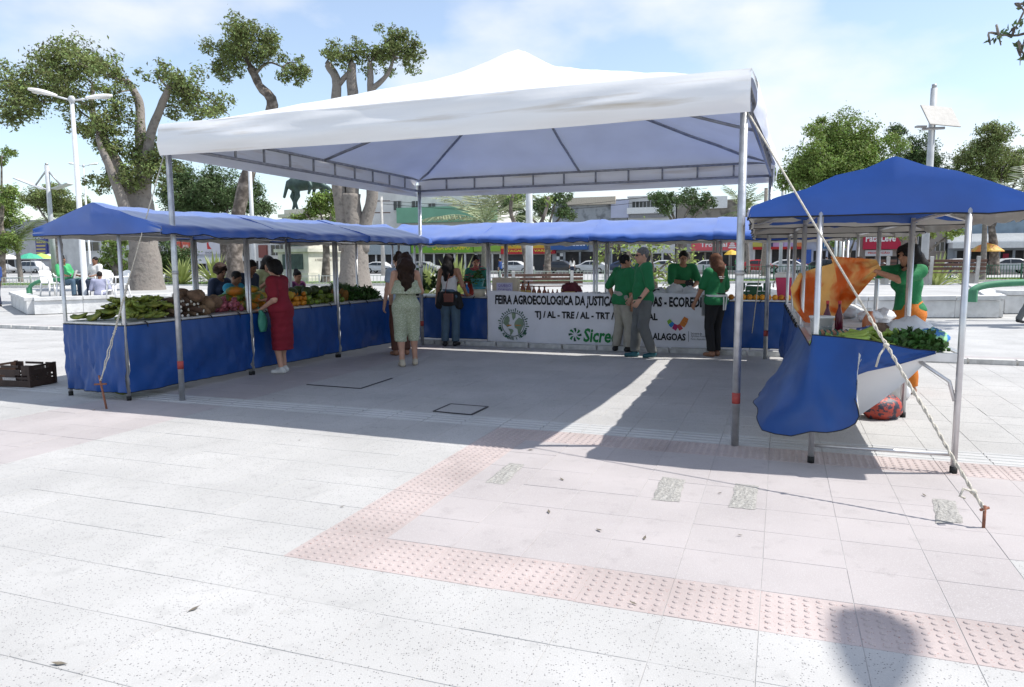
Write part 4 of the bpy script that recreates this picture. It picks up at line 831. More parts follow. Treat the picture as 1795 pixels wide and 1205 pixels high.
# ================================================================ people (smooth fields meshed with surface nets)
class Field:
    def __init__(s, lo, hi, h):
        s.h = h; s.lo = np.array(lo, np.float32); n = np.ceil((np.array(hi)-s.lo)/h).astype(int)+1
        s.F = np.full(tuple(n), 1., np.float32); s.ax = [s.lo[i]+np.arange(n[i], dtype=np.float32)*h for i in range(3)]
    def sub(s, lo, hi):
        sl = []
        for i in range(3):
            a = max(0, int((lo[i]-s.lo[i])/s.h)-1); e = min(len(s.ax[i]), int((hi[i]-s.lo[i])/s.h)+3)
            if e <= a: return None
            sl.append(slice(a, e))
        return tuple(sl), np.meshgrid(*[s.ax[i][sl[i]] for i in range(3)], indexing='ij', sparse=True)
    def put(s, sl, d, k):
        F = s.F[sl]
        if k > 0:
            hh = np.clip(.5+.5*(F-d)/k, 0, 1); s.F[sl] = F*(1-hh)+d*hh-k*hh*(1-hh)
        else: s.F[sl] = np.minimum(F, d)
    def cone(s, a, b, r1, r2, k=.03, flat=None):
        a, b = np.array(a, float), np.array(b, float); m = max(r1, r2)+k+.03; r = s.sub(np.minimum(a, b)-m, np.maximum(a, b)+m)
        if r is None: return s
        sl, (X, Y, Z) = r; ab = b-a; L2 = max(1e-9, ab@ab)
        t = np.clip(((X-a[0])*ab[0]+(Y-a[1])*ab[1]+(Z-a[2])*ab[2])/L2, 0, 1)
        d = np.sqrt((X-a[0]-t*ab[0])**2+(Y-a[1]-t*ab[1])**2+(Z-a[2]-t*ab[2])**2)-(r1+(r2-r1)*t)
        s.put(sl, d, k); return s
    def ell(s, c, r, k=.03, R=None):
        c = np.array(c, float); r = np.array(r, float); m = r.max()+k+.03; q = s.sub(c-m, c+m)
        if q is None: return s
        sl, (X, Y, Z) = q; X, Y, Z = X-c[0], Y-c[1], Z-c[2]
        if R is not None:
            R = np.array(R); X, Y, Z = R[0, 0]*X+R[1, 0]*Y+R[2, 0]*Z, R[0, 1]*X+R[1, 1]*Y+R[2, 1]*Z, R[0, 2]*X+R[1, 2]*Y+R[2, 2]*Z
        k0 = np.sqrt((X/r[0])**2+(Y/r[1])**2+(Z/r[2])**2); k1 = np.sqrt((X/r[0]**2)**2+(Y/r[1]**2)**2+(Z/r[2]**2)**2)
        s.put(sl, k0*(k0-1)/np.maximum(k1, 1e-6), k); return s
    def cut(s, p, n):       # keep the side the normal points away from
        X, Y, Z = np.meshgrid(*s.ax, indexing='ij', sparse=True); n = np.array(n, float); n /= np.linalg.norm(n)
        s.F = np.maximum(s.F, (X-p[0])*n[0]+(Y-p[1])*n[1]+(Z-p[2])*n[2]); return s
    def carve(s, c, r):
        X, Y, Z = np.meshgrid(*s.ax, indexing='ij', sparse=True); k0 = np.sqrt(((X-c[0])/r[0])**2+((Y-c[1])/r[1])**2+((Z-c[2])/r[2])**2)
        s.F = np.maximum(s.F, (1-k0)*min(r)); return s
    def wrinkle(s, amp, f=1., seed=0.):
        X, Y, Z = np.meshgrid(*s.ax, indexing='ij', sparse=True)
        s.F = s.F+amp*(np.sin(31*f*Z+17*f*X+seed)*np.sin(23*f*Y+11*f*Z+1.7*seed)+.6*np.sin(47*f*X-29*f*Z+seed)*np.sin(39*f*Y+2.*seed)); return s
    def mesh(s):
        F = s.F; n = F.shape; I = F < 0
        c = [I[i:n[0]-1+i, j:n[1]-1+j, k:n[2]-1+k] for i in (0, 1) for j in (0, 1) for k in (0, 1)]
        cnt = sum(x.astype(np.int8) for x in c); act = (cnt > 0) & (cnt < 8); idx = np.argwhere(act)
        if not len(idx): return np.zeros((0, 3)), np.zeros((0, 4), int)
        num = np.full(act.shape, -1, np.int64); num[act] = np.arange(len(idx)); acc = np.zeros((len(idx), 3)); w = np.zeros(len(idx))
        off = [(i, j, k) for i in (0, 1) for j in (0, 1) for k in (0, 1)]
        for a in range(8):
            for b in range(a+1, 8):
                d = np.array(off[b])-np.array(off[a])
                if np.abs(d).sum() != 1: continue
                fa = F[idx[:, 0]+off[a][0], idx[:, 1]+off[a][1], idx[:, 2]+off[a][2]]; fb = F[idx[:, 0]+off[b][0], idx[:, 1]+off[b][1], idx[:, 2]+off[b][2]]
                m = (fa < 0) != (fb < 0); t = np.where(m, fa/np.where(m, fa-fb, 1), 0); P = np.array(off[a])+t[:, None]*d
                acc[m] += P[m]; w[m] += 1
        V = s.lo+(idx+acc/w[:, None])*s.h; Q = []
        for ax in range(3):
            A = I.take(range(0, n[ax]-1), ax); B = I.take(range(1, n[ax]), ax); e = np.argwhere(A != B); o1, o2 = [q for q in range(3) if q != ax]
            ok = (e[:, o1] > 0) & (e[:, o2] > 0) & (e[:, o1] < n[o1]-1) & (e[:, o2] < n[o2]-1); e = e[ok]
            def g(da, db):
                q = e.copy(); q[:, o1] -= da; q[:, o2] -= db; return num[q[:, 0], q[:, 1], q[:, 2]]
            quad = np.stack([g(0, 0), g(1, 0), g(1, 1), g(0, 1)], 1); fl = A[e[:, 0], e[:, 1], e[:, 2]]
            if ax == 1: fl = ~fl
            quad[~fl] = quad[~fl][:, ::-1]; Q.append(quad)
        return V, np.concatenate(Q)
def np_mesh(name, parts, m, parent):
    vs, fs, o = [], [], 0
    for V, Q in parts: vs.append(V); fs.append(Q+o); o += len(V)
    V = np.concatenate(vs); Q = np.concatenate(fs); me = bpy.data.meshes.new(name); me.from_pydata(V.tolist(), [], Q.tolist())
    me.polygons.foreach_set('use_smooth', [True]*len(Q)); me.materials.append(m); me.update(); return link(me, name, parent)
def ik(a, t, l1, l2, pole):
    a, t, pole = Vector(a), Vector(t), Vector(pole); d = t-a; L = min(d.length, (l1+l2)*.999); dn = d.normalized(); x = (l1*l1-l2*l2+L*L)/(2*L); hgt = math.sqrt(max(0, l1*l1-x*x))
    p = (pole-dn*pole.dot(dn)); p = p.normalized() if p.length > 1e-5 else Vector((0, 1, 0)); return a+dn*x+p*hgt, a+dn*L
SK = {'light': mat('skin_light', (.52, .29, .20), .5, .08, 9), 'tan': mat('skin_tan', (.36, .18, .11), .5, .08, 9), 'brown': mat('skin_brown', (.20, .095, .055), .5, .08, 9)}
HAIR = {'black': mat('hair_black', (.012, .010, .010), .6, .3, 30, .3, 90, spec=.15), 'dark': mat('hair_dark_brown', (.03, .016, .011), .6, .3, 30, .3, 90, spec=.15), 'brown': mat('hair_brown', (.10, .045, .025), .6, .3, 30, .3, 90, spec=.15), 'grey': mat('hair_grey', (.15, .145, .14), .6, .3, 40, .4, 90, spec=.15)}
M_eye = mat('eye_dark', (.02, .012, .01), .2, .05)
def cloth(name, col, **k): return mat(name, col, .8, .10, 9, .35, 45, **k)
def person(label, loc, yaw, H=1.68, sex='f', skin='tan', hair='black', hstyle='short', lean=0., look=0., nod=.1, wR=(.25, .06, .86), wL=(-.25, .06, .86), eR=(.3, -1, -.2), eL=(-.3, -1, -.2),
           fR=(.10, 0), fL=(-.10, 0), seat=None, shirt=None, sleeve=.5, hem=.93, trousers=None, thigh=1., tend=.09, skirt=None, shoes=None, fat=1., open_hand=.5, fR_up=0., fL_up=0., loose=1., cat='person', extra=None, hand_dir=None, vox=.014, group=None, dress_top=None, back_low=None):
    s = H/1.70; R = thing('person', label, cat, loc, yaw, group); fem = sex == 'f'
    J = {}; pz = .93 if seat is None else seat/s; hipw = .088 if fem else .082
    pel = Vector((0, 0, pz)) if seat is None else Vector((0, 0, pz))
    Rl = Matrix.Rotation(-lean, 3, 'X'); up = Rl @ Vector((0, 0, 1)); fw = Rl @ Vector((0, 1, 0))
    def T(x, y, z): return pel+Rl @ Vector((x, y, z-.93))         # torso point given in standing coordinates
    shw = .165 if fem else .19
    sh = {1: T(shw, -.005, 1.395), -1: T(-shw, -.005, 1.395)}
    neck = T(0, -.005, 1.44); head = T(0, .02, 1.585)
    W = {1: Vector(wR), -1: Vector(wL)}; E = {1: Vector(eR), -1: Vector(eL)}; el, wr = {}, {}
    for q in (1, -1): el[q], wr[q] = ik(sh[q], W[q], .285, .25, E[q])
    an, kn, hp = {}, {}, {}
    for q, f_, upz in ((1, fR, fR_up), (-1, fL, fL_up)):
        hp[q] = pel+Vector((q*hipw, 0, -.03)); an[q] = Vector((f_[0], f_[1], .085+upz)); kn[q], an[q] = ik(hp[q], an[q], .412, .41, (q*.08, 1, .1))
    lo = np.array([min(-.32, *(min(w.x, e.x) for w, e in zip(wr.values(), el.values())))-.1, -.35, -.01]); hi = np.array([max(.32, *(max(w.x, e.x) for w, e in zip(wr.values(), el.values())))+.1, .35, 1.78])
    ys = [v.y for dct in (wr, el, an, kn) for v in dct.values()]+[head.y, neck.y]; lo[1] = min(ys)-.2; hi[1] = max(ys)+.25
    fl = fat
    def torso(F, g, k=.06, nk=True):
        RR_ = np.array(Rl)
        F.ell(T(0, -.005, .95), (.155*fl*(1.06 if fem else 1)+g, .112*fl+g, .12+g*.5), k, RR_)
        F.ell(T(0, .0, 1.09), ((.125 if fem else .142)*fl+g, .098*fl+g, .14), k, RR_)
        F.ell(T(0, .0, 1.26), ((.142 if fem else .168)*(.6+.4*fl)+g, .105*(.6+.4*fl)+g, .17+g*.3), k, RR_)
        F.cone(sh[-1]*.9+neck*.1, sh[1]*.9+neck*.1, .058+g, .058+g, k)
        if fat > 1.05: F.ell(T(0, .06*(fat-.9)*3, 1.06), (.13*fl+g, .10*fl+g, .13+g), k, RR_)
        if fem:
            for q in (1, -1): F.ell(T(q*.068, .085, 1.26), (.062+g, .055+g, .062+g), .04, RR_)
            for q in (1, -1): F.ell(T(q*.07, -.055, .92), (.085+g, .075+g, .09+g), .04, RR_)
        if nk: F.cone(T(0, -.005, 1.40), T(0, .004, 1.49), .058, .05, .04)
    def leg(F, q, g, k=.03, th=1.):
        F.cone(hp[q], kn[q], (.088 if fem else .082)*th*(.5+.5*fl)+g, .056+g*1.1, k); F.cone(kn[q], an[q], .055+g*1.1, .038+g*1.5, k); m_ = kn[q].lerp(an[q], .28)+Vector((0, -.015, 0)); F.ell(m_, (.052+g, .055+g, .1), .03)
    def arm(F, q, g, upto=1., k=.03):
        r0 = (.046 if fem else .052)*(.55+.45*fl)
        if upto >= .5:
            F.cone(sh[q], el[q], r0+.006+g, r0-.008+g, k)
            if upto > .5: F.cone(el[q], el[q].lerp(wr[q], (upto-.5)*2), r0-.008+g, .029+g+.008*(1-upto), k)
        else: F.cone(sh[q], sh[q].lerp(el[q], upto*2), r0+.006+g, r0+g, k)
    # body
    B = Field(lo, hi, vox); torso(B, -.006 if shirt else 0); 
    for q in (1, -1): arm(B, q, 0); leg(B, q, -.006 if trousers and tend < .2 else 0)
    parts = [B.mesh()]
    # head, finer
    hx = Matrix.Rotation(look, 3, 'Z') @ Matrix.Rotation(-nod-lean*.4, 3, 'X'); HR = np.array(hx)
    def hpnt(x, y, z): return head+hx @ Vector((x, y, z))
    F = Field(np.array(head)-.2, np.array(head)+.2, .008)
    F.ell(hpnt(0, -.012, .02), (.074, .092, .098), .03, HR); F.ell(hpnt(0, .028, -.045), (.056, .062, .07), .035, HR); F.cone(hpnt(0, .055, -.095), hpnt(0, .04, -.09), .025, .03, .03)
    F.cone(hpnt(0, .086, .012), hpnt(0, .104, -.022), .009, .015, .014); F.ell(hpnt(0, .083, -.058), (.024, .012, .011), .01, HR)
    for q in (1, -1): F.ell(hpnt(q*.078, -.012, -.005), (.010, .02, .03), .008, HR); F.ell(hpnt(q*.03, .082, .028), (.024, .01, .008), .012, HR)
    F.cone(neck-Vector((0, 0, .03)), hpnt(0, -.012, -.06), .054, .05, .03); parts.append(F.mesh())
    # hands
    for q in (1, -1):
        fa = (wr[q]-el[q]).normalized(); hd = Vector(hand_dir[q]).normalized() if hand_dir and q in hand_dir else fa
        side = hd.cross(Vector((0, 0, 1))); side = side.normalized() if side.length > .2 else Vector((0, 1, 0)); nr = side.cross(hd)
        if hd.z < -.6: side = Vector((0, 1, 0)); side = (side-hd*side.dot(hd)).normalized(); nr = Vector((-q, 0, 0)); nr = (nr-hd*nr.dot(hd)).normalized()
        c = wr[q]; F = Field(np.array(c)-.2, np.array(c)+.2, .0075)
        F.cone(c-fa*.03, c+hd*.02, .027, .027, .015); F.ell(c+hd*.055, (.042, .042, .042), .0, None) if False else None
        for w in (-.024, -.008, .008, .024): F.cone(c+hd*.02+side*w*.7, c+hd*.088+side*w, .0175, .014, .012)
        for i, (w, l) in enumerate(((-.03, .062), (-.01, .076), (.01, .082), (.03, .072))):
            a = c+hd*.088+side*w; b1 = a+(hd*math.cos(open_hand)+nr*math.sin(open_hand)*.8)*l*.5+side*w*.12; b2 = b1+(hd*math.cos(open_hand*2.1)+nr*math.sin(open_hand*2.1)*.9)*l*.5
            F.cone(a, b1, .0098, .009, .004); F.cone(b1, b2, .009, .0078, .004)
        a = c+hd*.035+side*.03; b1 = a+side*.03+hd*.028+nr*.012; F.cone(a, b1, .0125, .0105, .008); F.cone(b1, b1+hd*.03+side*.006+nr*.006, .0105, .0085, .004)
        parts.append(F.mesh())
    # bare feet inside shoes
    ft = {}
    for q in (1, -1):
        yw = .18*q; d = Vector((math.sin(yw), math.cos(yw), 0)); ft[q] = d
    body = np_mesh('body', parts, SK[skin], R)
    for q in (1, -1):
        bb = MB(); bb.ball(hpnt(q*.03, .079, .006), (.011, .008, .008), 8, 6); bb.build('eye', M_eye, R, True)
    def sub(name, F, m): return np_mesh(name, [F.mesh()], m, R)
    if shoes:
        for q in (1, -1):
            a, d = an[q], ft[q]; up_ = (fR_up if q > 0 else fL_up); F = Field((a.x-.16, a.y-.16, -.02+min(0, up_)), (a.x+.16, a.y+.28, a.z+.1), .01)
            tz = a.z-.085; F.cone(a-d*.035+Vector((0, 0, -.045)), a+d*.13+Vector((0, 0, -.055-up_*.5)), .04, .033, .02); F.cone(a, a-d*.02+Vector((0, 0, -.04)), .042, .042, .02); F.cut((0, 0, tz+.003-(.5*up_ if up_ else 0)), (0, 0, -1)); sub('shoe', F, shoes)
    if trousers:
        F = Field(lo, hi, vox); g = .012*loose
        F.ell(T(0, -.005, .95), (.155*fl*(1.06 if fem else 1)+g, .112*fl+g, .13), .05, np.array(Rl)); F.ell(T(0, 0, 1.04), (.13*fl+g, .10*fl+g, .1), .05, np.array(Rl))
        if fem:
            for q in (1, -1): F.ell(T(q*.07, -.055, .92), (.085+g, .075+g, .09+g), .04, np.array(Rl))
        for q in (1, -1):
            k2, a2 = kn[q], an[q].lerp(kn[q], (tend-.085)/.42); F.cone(hp[q], k2, (.092 if fem else .09)*thigh*(.55+.45*fl)+g, .064*thigh+g, .03); F.cone(k2, a2, .063*thigh+g, .052*thigh+g*1.2, .02)
        F.wrinkle(.0042*loose, .7, 1.); 
        if seat is None: F.cut((0, 0, tend), (0, 0, -1))
        F.cut(T(0, 0, 1.075), up); sub('trousers', F, trousers)
    if skirt:
        m_, hz, wx, wy = skirt; F = Field(lo, hi, vox)
        torso(F, .012)
        for i in range(7):
            t = i/6; z = .98+(hz-.98)*t; F.ell((0, -.01, z), (.172*fl*(1-t)+wx*t, .13*fl*(1-t)+wy*t, .1), .05)
        F.wrinkle(.003, .7, 2.); F.cut((0, 0, hz), (0, 0, -1)); F.cut(T(0, 0, 1.1), up); sub('skirt', F, m_)
    if shirt:
        F = Field(lo, hi, vox); g = .006+.012*loose; torso(F, g, nk=False)
        if sleeve > 0:
            for q in (1, -1): arm(F, q, g+.004, sleeve)
        if hem < .95:
            F.ell(T(0, -.005, hem+.06), (.165*fl*(1.04 if fem else 1)+g, .12*fl+g, .14), .05, np.array(Rl))
        F.wrinkle(.0048*loose, .62, 3.); F.cut(T(0, 0, hem), -up); F.carve(np.array(T(0, .03, 1.475)), (.075, .085, .075))
        if sleeve <= 0:
            for q in (1, -1): F.cut(T(q*(shw-.035), 0, 1.3), Rl @ Vector((q, 0, .25)))
        if back_low: F.cut(T(0, -.06, back_low), up*.8-fw*.9)
        sub('shirt', F, shirt)
    hm = HAIR[hair]; F = Field(np.array(head)-np.array((.26, .34, .62)), np.array(head)+np.array((.26, .24, .22)), .011)
    if hstyle == 'short':
        F.ell(hpnt(0, -.02, .035), (.084, .098, .098), .02, HR); F.cut(hpnt(0, .045, .02), hx @ Vector((0, 1, -.75))); F.cut(hpnt(0, -.05, -.055), hx @ Vector((0, .3, -1))); F.wrinkle(.004, 1.7)
    elif hstyle == 'bob':
        F.ell(hpnt(0, -.02, .03), (.105, .112, .11), .03, HR); F.ell(hpnt(0, -.055, -.035), (.105, .07, .085), .04, HR); F.ell(hpnt(0, .03, .075), (.08, .06, .045), .03, HR); F.carve(np.array(hpnt(0, .09, -.035)), (.075, .075, .085)); F.wrinkle(.006, 1., 1.)
    elif hstyle in ('long', 'wavy', 'curly'):
        L = {'long': .34, 'wavy': .44, 'curly': .25}[hstyle]; w = {'long': .085, 'wavy': .12, 'curly': .13}[hstyle]
        F.ell(hpnt(0, -.02, .035), (.09 if hstyle != 'curly' else .115, .104 if hstyle != 'curly' else .13, .10), .03, HR)
        F.cone(hpnt(0, -.05, 0), hpnt(0, -.085, -.12), .085, w, .05); b0 = Vector(hpnt(0, -.085, -.12)); F.cone(b0, b0+Vector((0, -.02, -L+.12)), w, w*.65, .05)
        for q in (1, -1): F.cone(hpnt(q*.07, -.02, .02), hpnt(q*.085, -.04, -.14), .03, .035, .04); F.cone(hpnt(q*.085, -.04, -.14), Vector(hpnt(q*.09, -.06, -.14))-Vector((0, 0, L*.35)), .04, .03, .04)
        F.carve(np.array(hpnt(0, .10, -.03)), (.06, .075, .09)); F.wrinkle(.011 if hstyle != 'long' else .005, 1.2, 2.)
    elif hstyle == 'bun':
        F.ell(hpnt(0, -.02, .035), (.084, .098, .098), .02, HR); F.ell(hpnt(0, -.07, .11), (.055, .055, .05), .02, HR); F.carve(np.array(hpnt(0, .10, -.03)), (.065, .075, .085)); F.wrinkle(.004, 1.2)
    elif hstyle == 'afro':
        F.ell(hpnt(0, -.03, .05), (.125, .125, .12), .02, HR); F.carve(np.array(hpnt(0, .10, -.03)), (.07, .075, .085)); F.wrinkle(.009, 1.6)
    sub('hair', F, hm)
    R.scale = (s, s, s)
    if extra: extra(R, dict(T=T, wr=wr, el=el, sh=sh, head=head, hp=hp, kn=kn, an=an, hpnt=hpnt, up=up, fw=fw, Rl=Rl))
    return R
# clothing colours
C_red = cloth('wine_red_cloth', (.20, .008, .02)); C_sage = mat('sage_print_cloth', (.36, .40, .27), .85, .1, 60, .3, 45, col2=(.48, .50, .38), c2pos=(.5, .56)); C_wht = cloth('white_cloth', (.66, .65, .63)); C_jean = cloth('denim', (.07, .12, .17)); C_gr = cloth('green_cotton', (.012, .16, .055))
C_beige = cloth('beige_trouser', (.33, .31, .26)); C_grey = cloth('grey_trouser', (.12, .125, .122)); C_blk = cloth('black_cloth', (.012, .012, .013)); C_org = cloth('orange_cloth', (.52, .15, .015)); C_cyan = cloth('cyan_cotton', (.02, .22, .34)); C_olive = cloth('olive_cotton', (.30, .31, .16)); C_navy = cloth('navy_cotton', (.02, .03, .06)); C_lav = cloth('lavender_cotton', (.30, .31, .42)); C_lime = cloth('bright_green_cotton', (.06, .38, .14)); C_blu = cloth('blue_cotton', (.03, .07, .25)); C_pur = cloth('purple_print', (.14, .03, .12), col2=(.4, .1, .22), c2pos=(.5, .55)); C_brn = cloth('brown_cloth', (.10, .04, .025))
S_wht = mat('white_shoe', (.62, .61, .58), .6, .1); S_blk = mat('black_shoe', (.015, .015, .016), .5); S_tan = mat('tan_sandal', (.30, .15, .09), .6); S_teal = mat('teal_shoe', (.015, .09, .11), .6); S_crm = mat('cream_sandal', (.5, .44, .34), .6)
def yaw_to(dx, dy): return math.atan2(-dx, dy)        # facing +Y turned towards (dx,dy)
FU = EU; 
# woman in wine red dress at the side stall, holding a green bag
def ex_red(R, d):
    c = d['wr'][-1]; b = MB(); b.v = []; bg_ = bag((.10, .055, .16), 3, .12, False); bg_.v = [(x+c.x, y+c.y+.02, z+c.z-.36) for x, y, z in bg_.v]; bg_.tube([(c.x, c.y+.02, c.z-.12), (c.x, c.y+.07, c.z+.0)], [.05, .015], 8); o = bg_.build('carrier_bag', M_bagg, R, True); o['label'] = 'green translucent carrier bag hanging from her hand'
p = gp(497, 655); person('woman in a wine red dress holding a green plastic bag at the stall', (p.x-.02, p.y+.06, 0), yaw_to(-.95, .22), 1.57, 'f', 'light', 'black', 'bob', .10, -.1, .25, (.20, .34, 1.10), (-.17, .19, 1.0), shirt=C_red, sleeve=.36, hem=.92, skirt=(C_red, .36, .185, .15), shoes=S_wht, fat=1.2, extra=ex_red, fR=(.085, .03), fL=(-.085, -.02), loose=1.2)
# woman in sage jumpsuit, long wavy hair
def ex_sage(R, d):
    F = Field((-.34, -.3, 1.0), (.34, .3, 1.36), .014)
    for i in range(6): t = i/5; F.ell((0, -.01, 1.30-.19*t), (.165+.075*t, .125+.065*t, .06), .03)
    F.carve(np.array((0, 0, 1.05)), (.20, .15, .14)); F.wrinkle(.006, 1., 2.); F.cut((0, 0, 1.10), (0, 0, -1)); F.cut((0, 0, 1.305), (0, 0, 1)); np_mesh('ruffle_collar', [F.mesh()], C_sage, R)
    for q in (1, -1):
        a = d['an'][q]; b = MB(); b.tube([(a.x-.045, a.y+.0, a.z+.02), (a.x, a.y+.05, a.z+.01), (a.x+.045, a.y, a.z+.02), (a.x, a.y-.045, a.z+.03), (a.x-.045, a.y, a.z+.02)], .006, 6); b.build('sandal_strap', S_crm, R, True)
p = gp(714, 642); person('woman in a sage green jumpsuit with long wavy dark hair seen from behind', (p.x, p.y, 0), yaw_to(-.25, 1), 1.66, 'f', 'light', 'dark', 'wavy', 0, .0, .35, (.17, .28, 1.17), (-.2, .2, .98), shirt=C_sage, sleeve=0, hem=1.0, trousers=C_sage, thigh=1.18, tend=.38, shoes=S_crm, extra=ex_sage, fR=(.13, .08), fL=(-.08, -.06), loose=1.6, back_low=1.27)
p = gp(705, 624); person('woman with a dark bun and brown trousers hidden behind the sage jumpsuit', (p.x-.03, p.y+.1, 0), yaw_to(-.5, .9), 1.66, 'f', 'light', 'dark', 'bun', .05, 0, .2, (.22, .3, 1.05), (-.26, .05, .85), shirt=mat('pale_blue_shirt', (.35, .42, .5), .8), sleeve=.2, hem=.9, trousers=C_brn, shoes=S_tan)
# woman in white top, jeans, jacket round waist, brown bag
def ex_tank(R, d):
    F = Field((-.34, -.34, .66), (.34, .3, 1.14), .014); F.ell((0, -.02, .97), (.185, .15, .085), .03)
    F.cone((-.17, -.02, .96), (-.19, -.03, .76), .06, .075, .04); F.cone((.17, -.02, .96), (.2, -.03, .76), .06, .075, .04); F.ell((0, -.12, .87), (.17, .05, .13), .05); F.wrinkle(.007, 1.1, 1.); np_mesh('tied_jacket', [F.mesh()], C_blk, R)
    b = MB(); b.box((.05, -.2, .91), (.17, .05, .15), (0, 0, .1)); b.box((.05, -.23, .95), (.172, .012, .07), (0, 0, .1)); b.build('shoulder_bag', mat('brown_leather', (.15, .05, .035), .5, .1), R)
    b = MB(); b.tube([(-.02, -.185, .98), (.0, -.155, 1.15), (.03, -.13, 1.3), (.06, -.05, 1.45), (.07, .03, 1.40), (.08, .11, 1.2)], .006, 6); b.build('bag_strap', mat('brown_leather', (.15, .05, .035)), R, True)
p = gp(792, 607); person('woman in a white strappy top and jeans with a brown shoulder bag', (p.x-.03, p.y+.02, 0), yaw_to(.25, 1), 1.66, 'f', 'tan', 'black', 'long', .02, -.25, .1, (.27, .18, .98), (-.27, .05, .86), shirt=C_wht, sleeve=0, hem=.96, trousers=C_jean, thigh=1.1, shoes=S_blk, extra=ex_tank, fR=(.10, .02), fL=(-.10, 0), back_low=1.30)
# flower vendor
p = UV(-5.85, 13.95); person('flower seller in a dark green top behind the bouquets', p, yaw_to(0, -1), 1.62, 'f', 'tan', 'black', 'bun', 0, .1, .1, shirt=cloth('teal_cotton', (.02, .15, .11)), trousers=C_navy, shoes=S_blk)
# two men in green polo shirts
p = gp(1090, 616); person('stout dark-haired man in green polo shirt and beige trousers talking', (p.x, p.y-.02, 0), yaw_to(.9, .42), 1.63, 'm', 'tan', 'black', 'short', .05, -.2, .0, (.23, .05, .86), (-.26, -.02, .93), eL=(-1, -.6, -.1), shirt=C_gr, sleeve=.5, hem=.83, trousers=C_beige, thigh=1.12, shoes=S_blk, fat=1.22, loose=1.4, fR=(.11, .05), fL=(-.12, -.05))
def ex_shades(R, d):
    h = d['hpnt']; b = MB()
    for q in (1, -1): b.ball(h(q*.033, .090, .008), (.027, .010, .019), 8, 6)
    b.tube([h(-.075, .0, .012), h(-.065, .085, .012), h(.065, .085, .012), h(.075, .0, .012)], .004, 5); b.build('sunglasses', S_blk, R, True)
    w = d['wr'][-1]; b = MB(); b.lathe([(.034, -.014), (.036, 0), (.034, .014)], 12, w+Vector((0, 0, .03))); b.build('watch', S_blk, R, True)
p = gp(1124, 627); person('tall grey-haired man in sunglasses, green shirt and grey trousers', (p.x+.02, p.y, 0), yaw_to(-.96, -.12), 1.73, 'm', 'light', 'grey', 'short', .02, .0, .05, (.22, .12, .92), (-.25, .13, .92), shirt=C_gr, sleeve=.5, hem=.86, trousers=C_grey, thigh=1.1, shoes=S_teal, fat=1.08, extra=ex_shades, fR=(.10, .10), fL=(-.10, -.12), fL_up=.02, loose=1.3)
# man with glasses behind the table
def ex_glass(R, d):
    h = d['hpnt']; b = MB(); b.tube([h(-.075, .0, .01), h(-.06, .095, .008), h(0, .104, .012), h(.06, .095, .008), h(.075, .0, .01)], .003, 5); b.build('glasses', S_blk, R, True)
    w = d['wr'][1]; b = MB(); b.box((w.x-.06, w.y+.08, w.z-.03), (.13, .06, .10), (.2, .1, .3)); b.box((w.x-.06, w.y+.08, w.z+.03), (.12, .05, .02), (.2, .1, .3)); o = b.build('pouch', C_blk, R)
p = UV(-1.73, 13.98); person('man with glasses in green polo shirt packing a black pouch behind the table', p, yaw_to(.05, -1), 1.70, 'm', 'tan', 'black', 'short', .12, -.15, .3, (.02, .30, 1.14), (-.10, .30, 1.04), eR=(1, -.3, -.3), eL=(-1, -.3, -.3), shirt=C_gr, sleeve=.5, trousers=C_grey, shoes=S_blk, fat=1.2, extra=ex_glass, open_hand=.9)
# woman with apron
def ex_apron(R, d):
    b = MB(); rows = [[(.19*math.cos(t*.2618)*1.03, .148*math.sin(t*.2618)*1.03-.01, z) for z in (1.0, 1.035)] for t in range(25)]; b.grid(rows); b.build('apron_tie', C_wht, R, True)
    rows = [[(x, .155+.02*math.cos(x*9)-.01*(j/6), 1.03-.36*j/6) for j in range(7)] for x in np.linspace(-.17, .17, 9)]; b = MB(); b.grid([[(q[0], q[1], q[2]) for q in r_] for r_ in rows]); b.grid([[(q[0], q[1]-.004, q[2]) for q in r_] for r_ in rows], None, True); b.build('apron', C_wht, R, True)
    for x in (.02, .07): b = MB(); b.box((x, -.165, .90), (.025, .006, .24), (.05, .12*(x-.045)*20, 0)); b.build('apron_string', C_wht, R)
    b = MB(); b.box((.0, -.131, 1.33), (.13, .003, .012)); b.box((.0, -.131, 1.305), (.10, .003, .010)); b.build('shirt_print', C_wht, R)
p = gp(1253, 625); person('woman in green shirt and white apron straightening the banner', (p.x, p.y+.02, 0), yaw_to(-.45, .9), 1.63, 'f', 'tan', 'brown', 'long', .05, .1, .15, (.20, .22, .98), (-.27, .26, .80), shirt=C_gr, sleeve=.42, hem=.86, trousers=C_blk, thigh=1.02, tend=.09, shoes=S_tan, fat=1.12, extra=ex_apron, fR=(.07, .03), fL=(-.09, -.02))
# woman shaking the orange cloth
pw = RN+RX*.74+RY*3.5
person('woman with curly black hair in green shirt and orange trousers shaking an orange cloth', pw, yaw_to(-1, -.22), 1.70, 'f', 'tan', 'black', 'curly', .05, 0, .1, (.13, .52, 1.48), (-.07, .50, 1.40), eR=(.8, -.1, -1), eL=(-.8, -.1, -1), shirt=C_gr, sleeve=.42, hem=.95, trousers=C_org, thigh=1.15, shoes=S_tan, fat=1.05, open_hand=1.0, loose=1.3)
